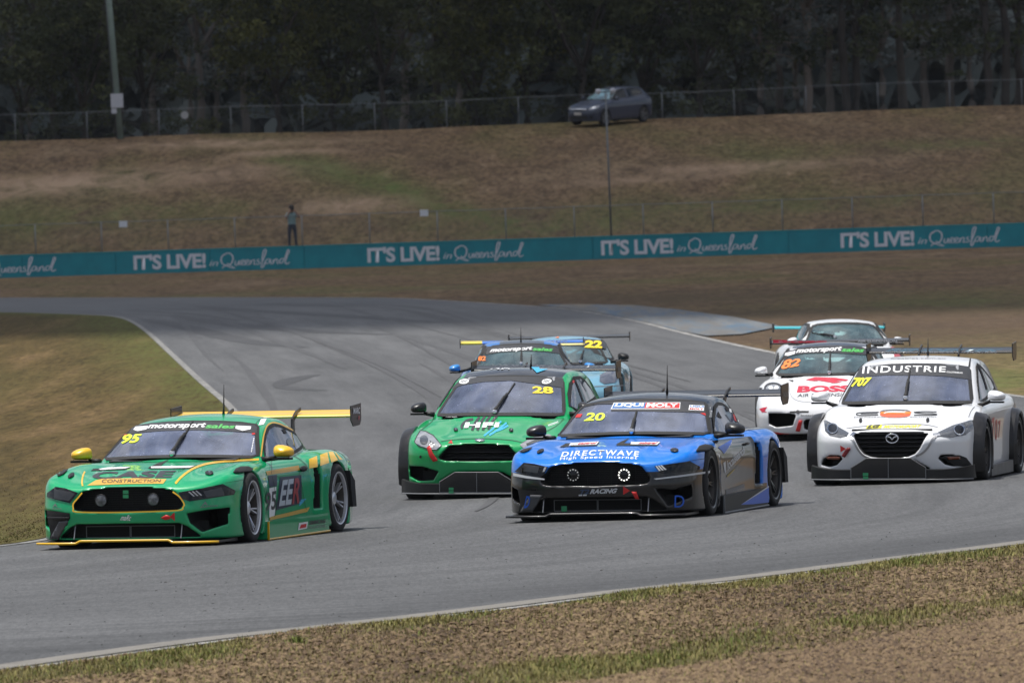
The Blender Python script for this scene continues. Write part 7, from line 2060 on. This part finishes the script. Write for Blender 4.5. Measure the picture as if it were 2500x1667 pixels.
SWA = [(1.45, 1.02), (1.75, 1.20), (2.0, 1.31), (2.3, 1.36), (2.8, 1.365), (3.3, 1.33), (3.55, 1.24), (3.62, 1.12), (3.0, 1.08), (2.2, 1.04)]
WSA = [(0, 1.37), (.3, 1.36), (.5, 1.335), (.56, 1.30), (.62, 1.15), (.68, 1.0), (.62, .985), (.3, .985), (0, .985)]
w2 = [(max(y - .025, -.05), z - (.015 if k < 4 else -.02)) for k, (y, z) in enumerate(WSA)]
C.cut_front([(-.05, w2[0][1])] + w2[1:-1] + [(-.05, w2[-1][1])], 1.0, 2.25)
def shr(P_, d):
    c = np.mean(P_, 0); return [tuple(c + (np.array(p) - c) * (1 - d)) for p in P_]
C.cut_side(shr(SWA, .08), .4)
C.mesh_body(SLATE)
pane(C, 'windscreen', mirror_poly(WSA), glass('screen with painted reflection', (.5, .7, .7), 2.3, .5, (.35, .60, .66)), 'x', .016)  # teal film colour paints in the reflected sky
GLASS_D = glass('dark tinted glass', (.10, .12, .13), 1.5, .02)
for sd in (-1, 1):
    pane(C, 'side_window', SWA, GLASS_D, 'y', .014, side=sd)
    C.patch('door_pillar', [(2.42, 1.03), (2.52, 1.03), (2.50, 1.37), (2.42, 1.37)], SLATE, 'y', .05, off=.012, side=sd)
    C.patch('headlight', smooth2d([(sd * .52, .66), (sd * .62, .76), (sd * .78, .80), (sd * .80, .72), (sd * .70, .65)], 3, True), LAMPCLEAR, 'x', .04, off=.008)
    C.patch('lamp_insert', ellipse(sd * .68, .72, .05, .05, 14), CHROME, 'x', .04, off=.014)
    C.patch('fog_lamp', ellipse(sd * .62, .36, .07, .05, 12), MATTE, 'x', .04, off=.008)
C.patch('grille', [(-.42, .60), (.42, .60), (.46, .70), (-.46, .70)], MATTE, 'x', .05, off=.008)
C.line('chrome_bar', [(-.42, .66), (0, .675), (.42, .66)], .028, CHROME, 'x', n=3, cell=.05, off=.02)
C.patch('lower_grille', [(-.5, .28), (.5, .28), (.45, .42), (-.45, .42)], MATTE, 'x', .05, off=.008)
C.patch('number_plate', [(-.20, .45), (.20, .45), (.20, .55), (-.20, .55)], mat('plate', (.45, .42, .38), .5), 'x', .06, off=.02)
add_wheels(C.root, .85, 3.46, .865, mat('dull alloy', (.14, .14, .145), .5, metal=.4), .315, .21, style='road')
add_mirrors(C, 1.55, .86, 1.04, SLATE, .19, .13, .12, (1.5, .78, 1.0))
add_interior(C, 1.35, .96, .6, 2.1, .34, roof=1.36, w_roof=.5, w_belt=.6, xhoop=2.5, hdr=2.0, xb=1.5)
tag(C.root, 'slate blue family hatchback parked nose-down on the crest of the bank', 'car')
C.root.scale = (1.08, 1.08, 1.18)
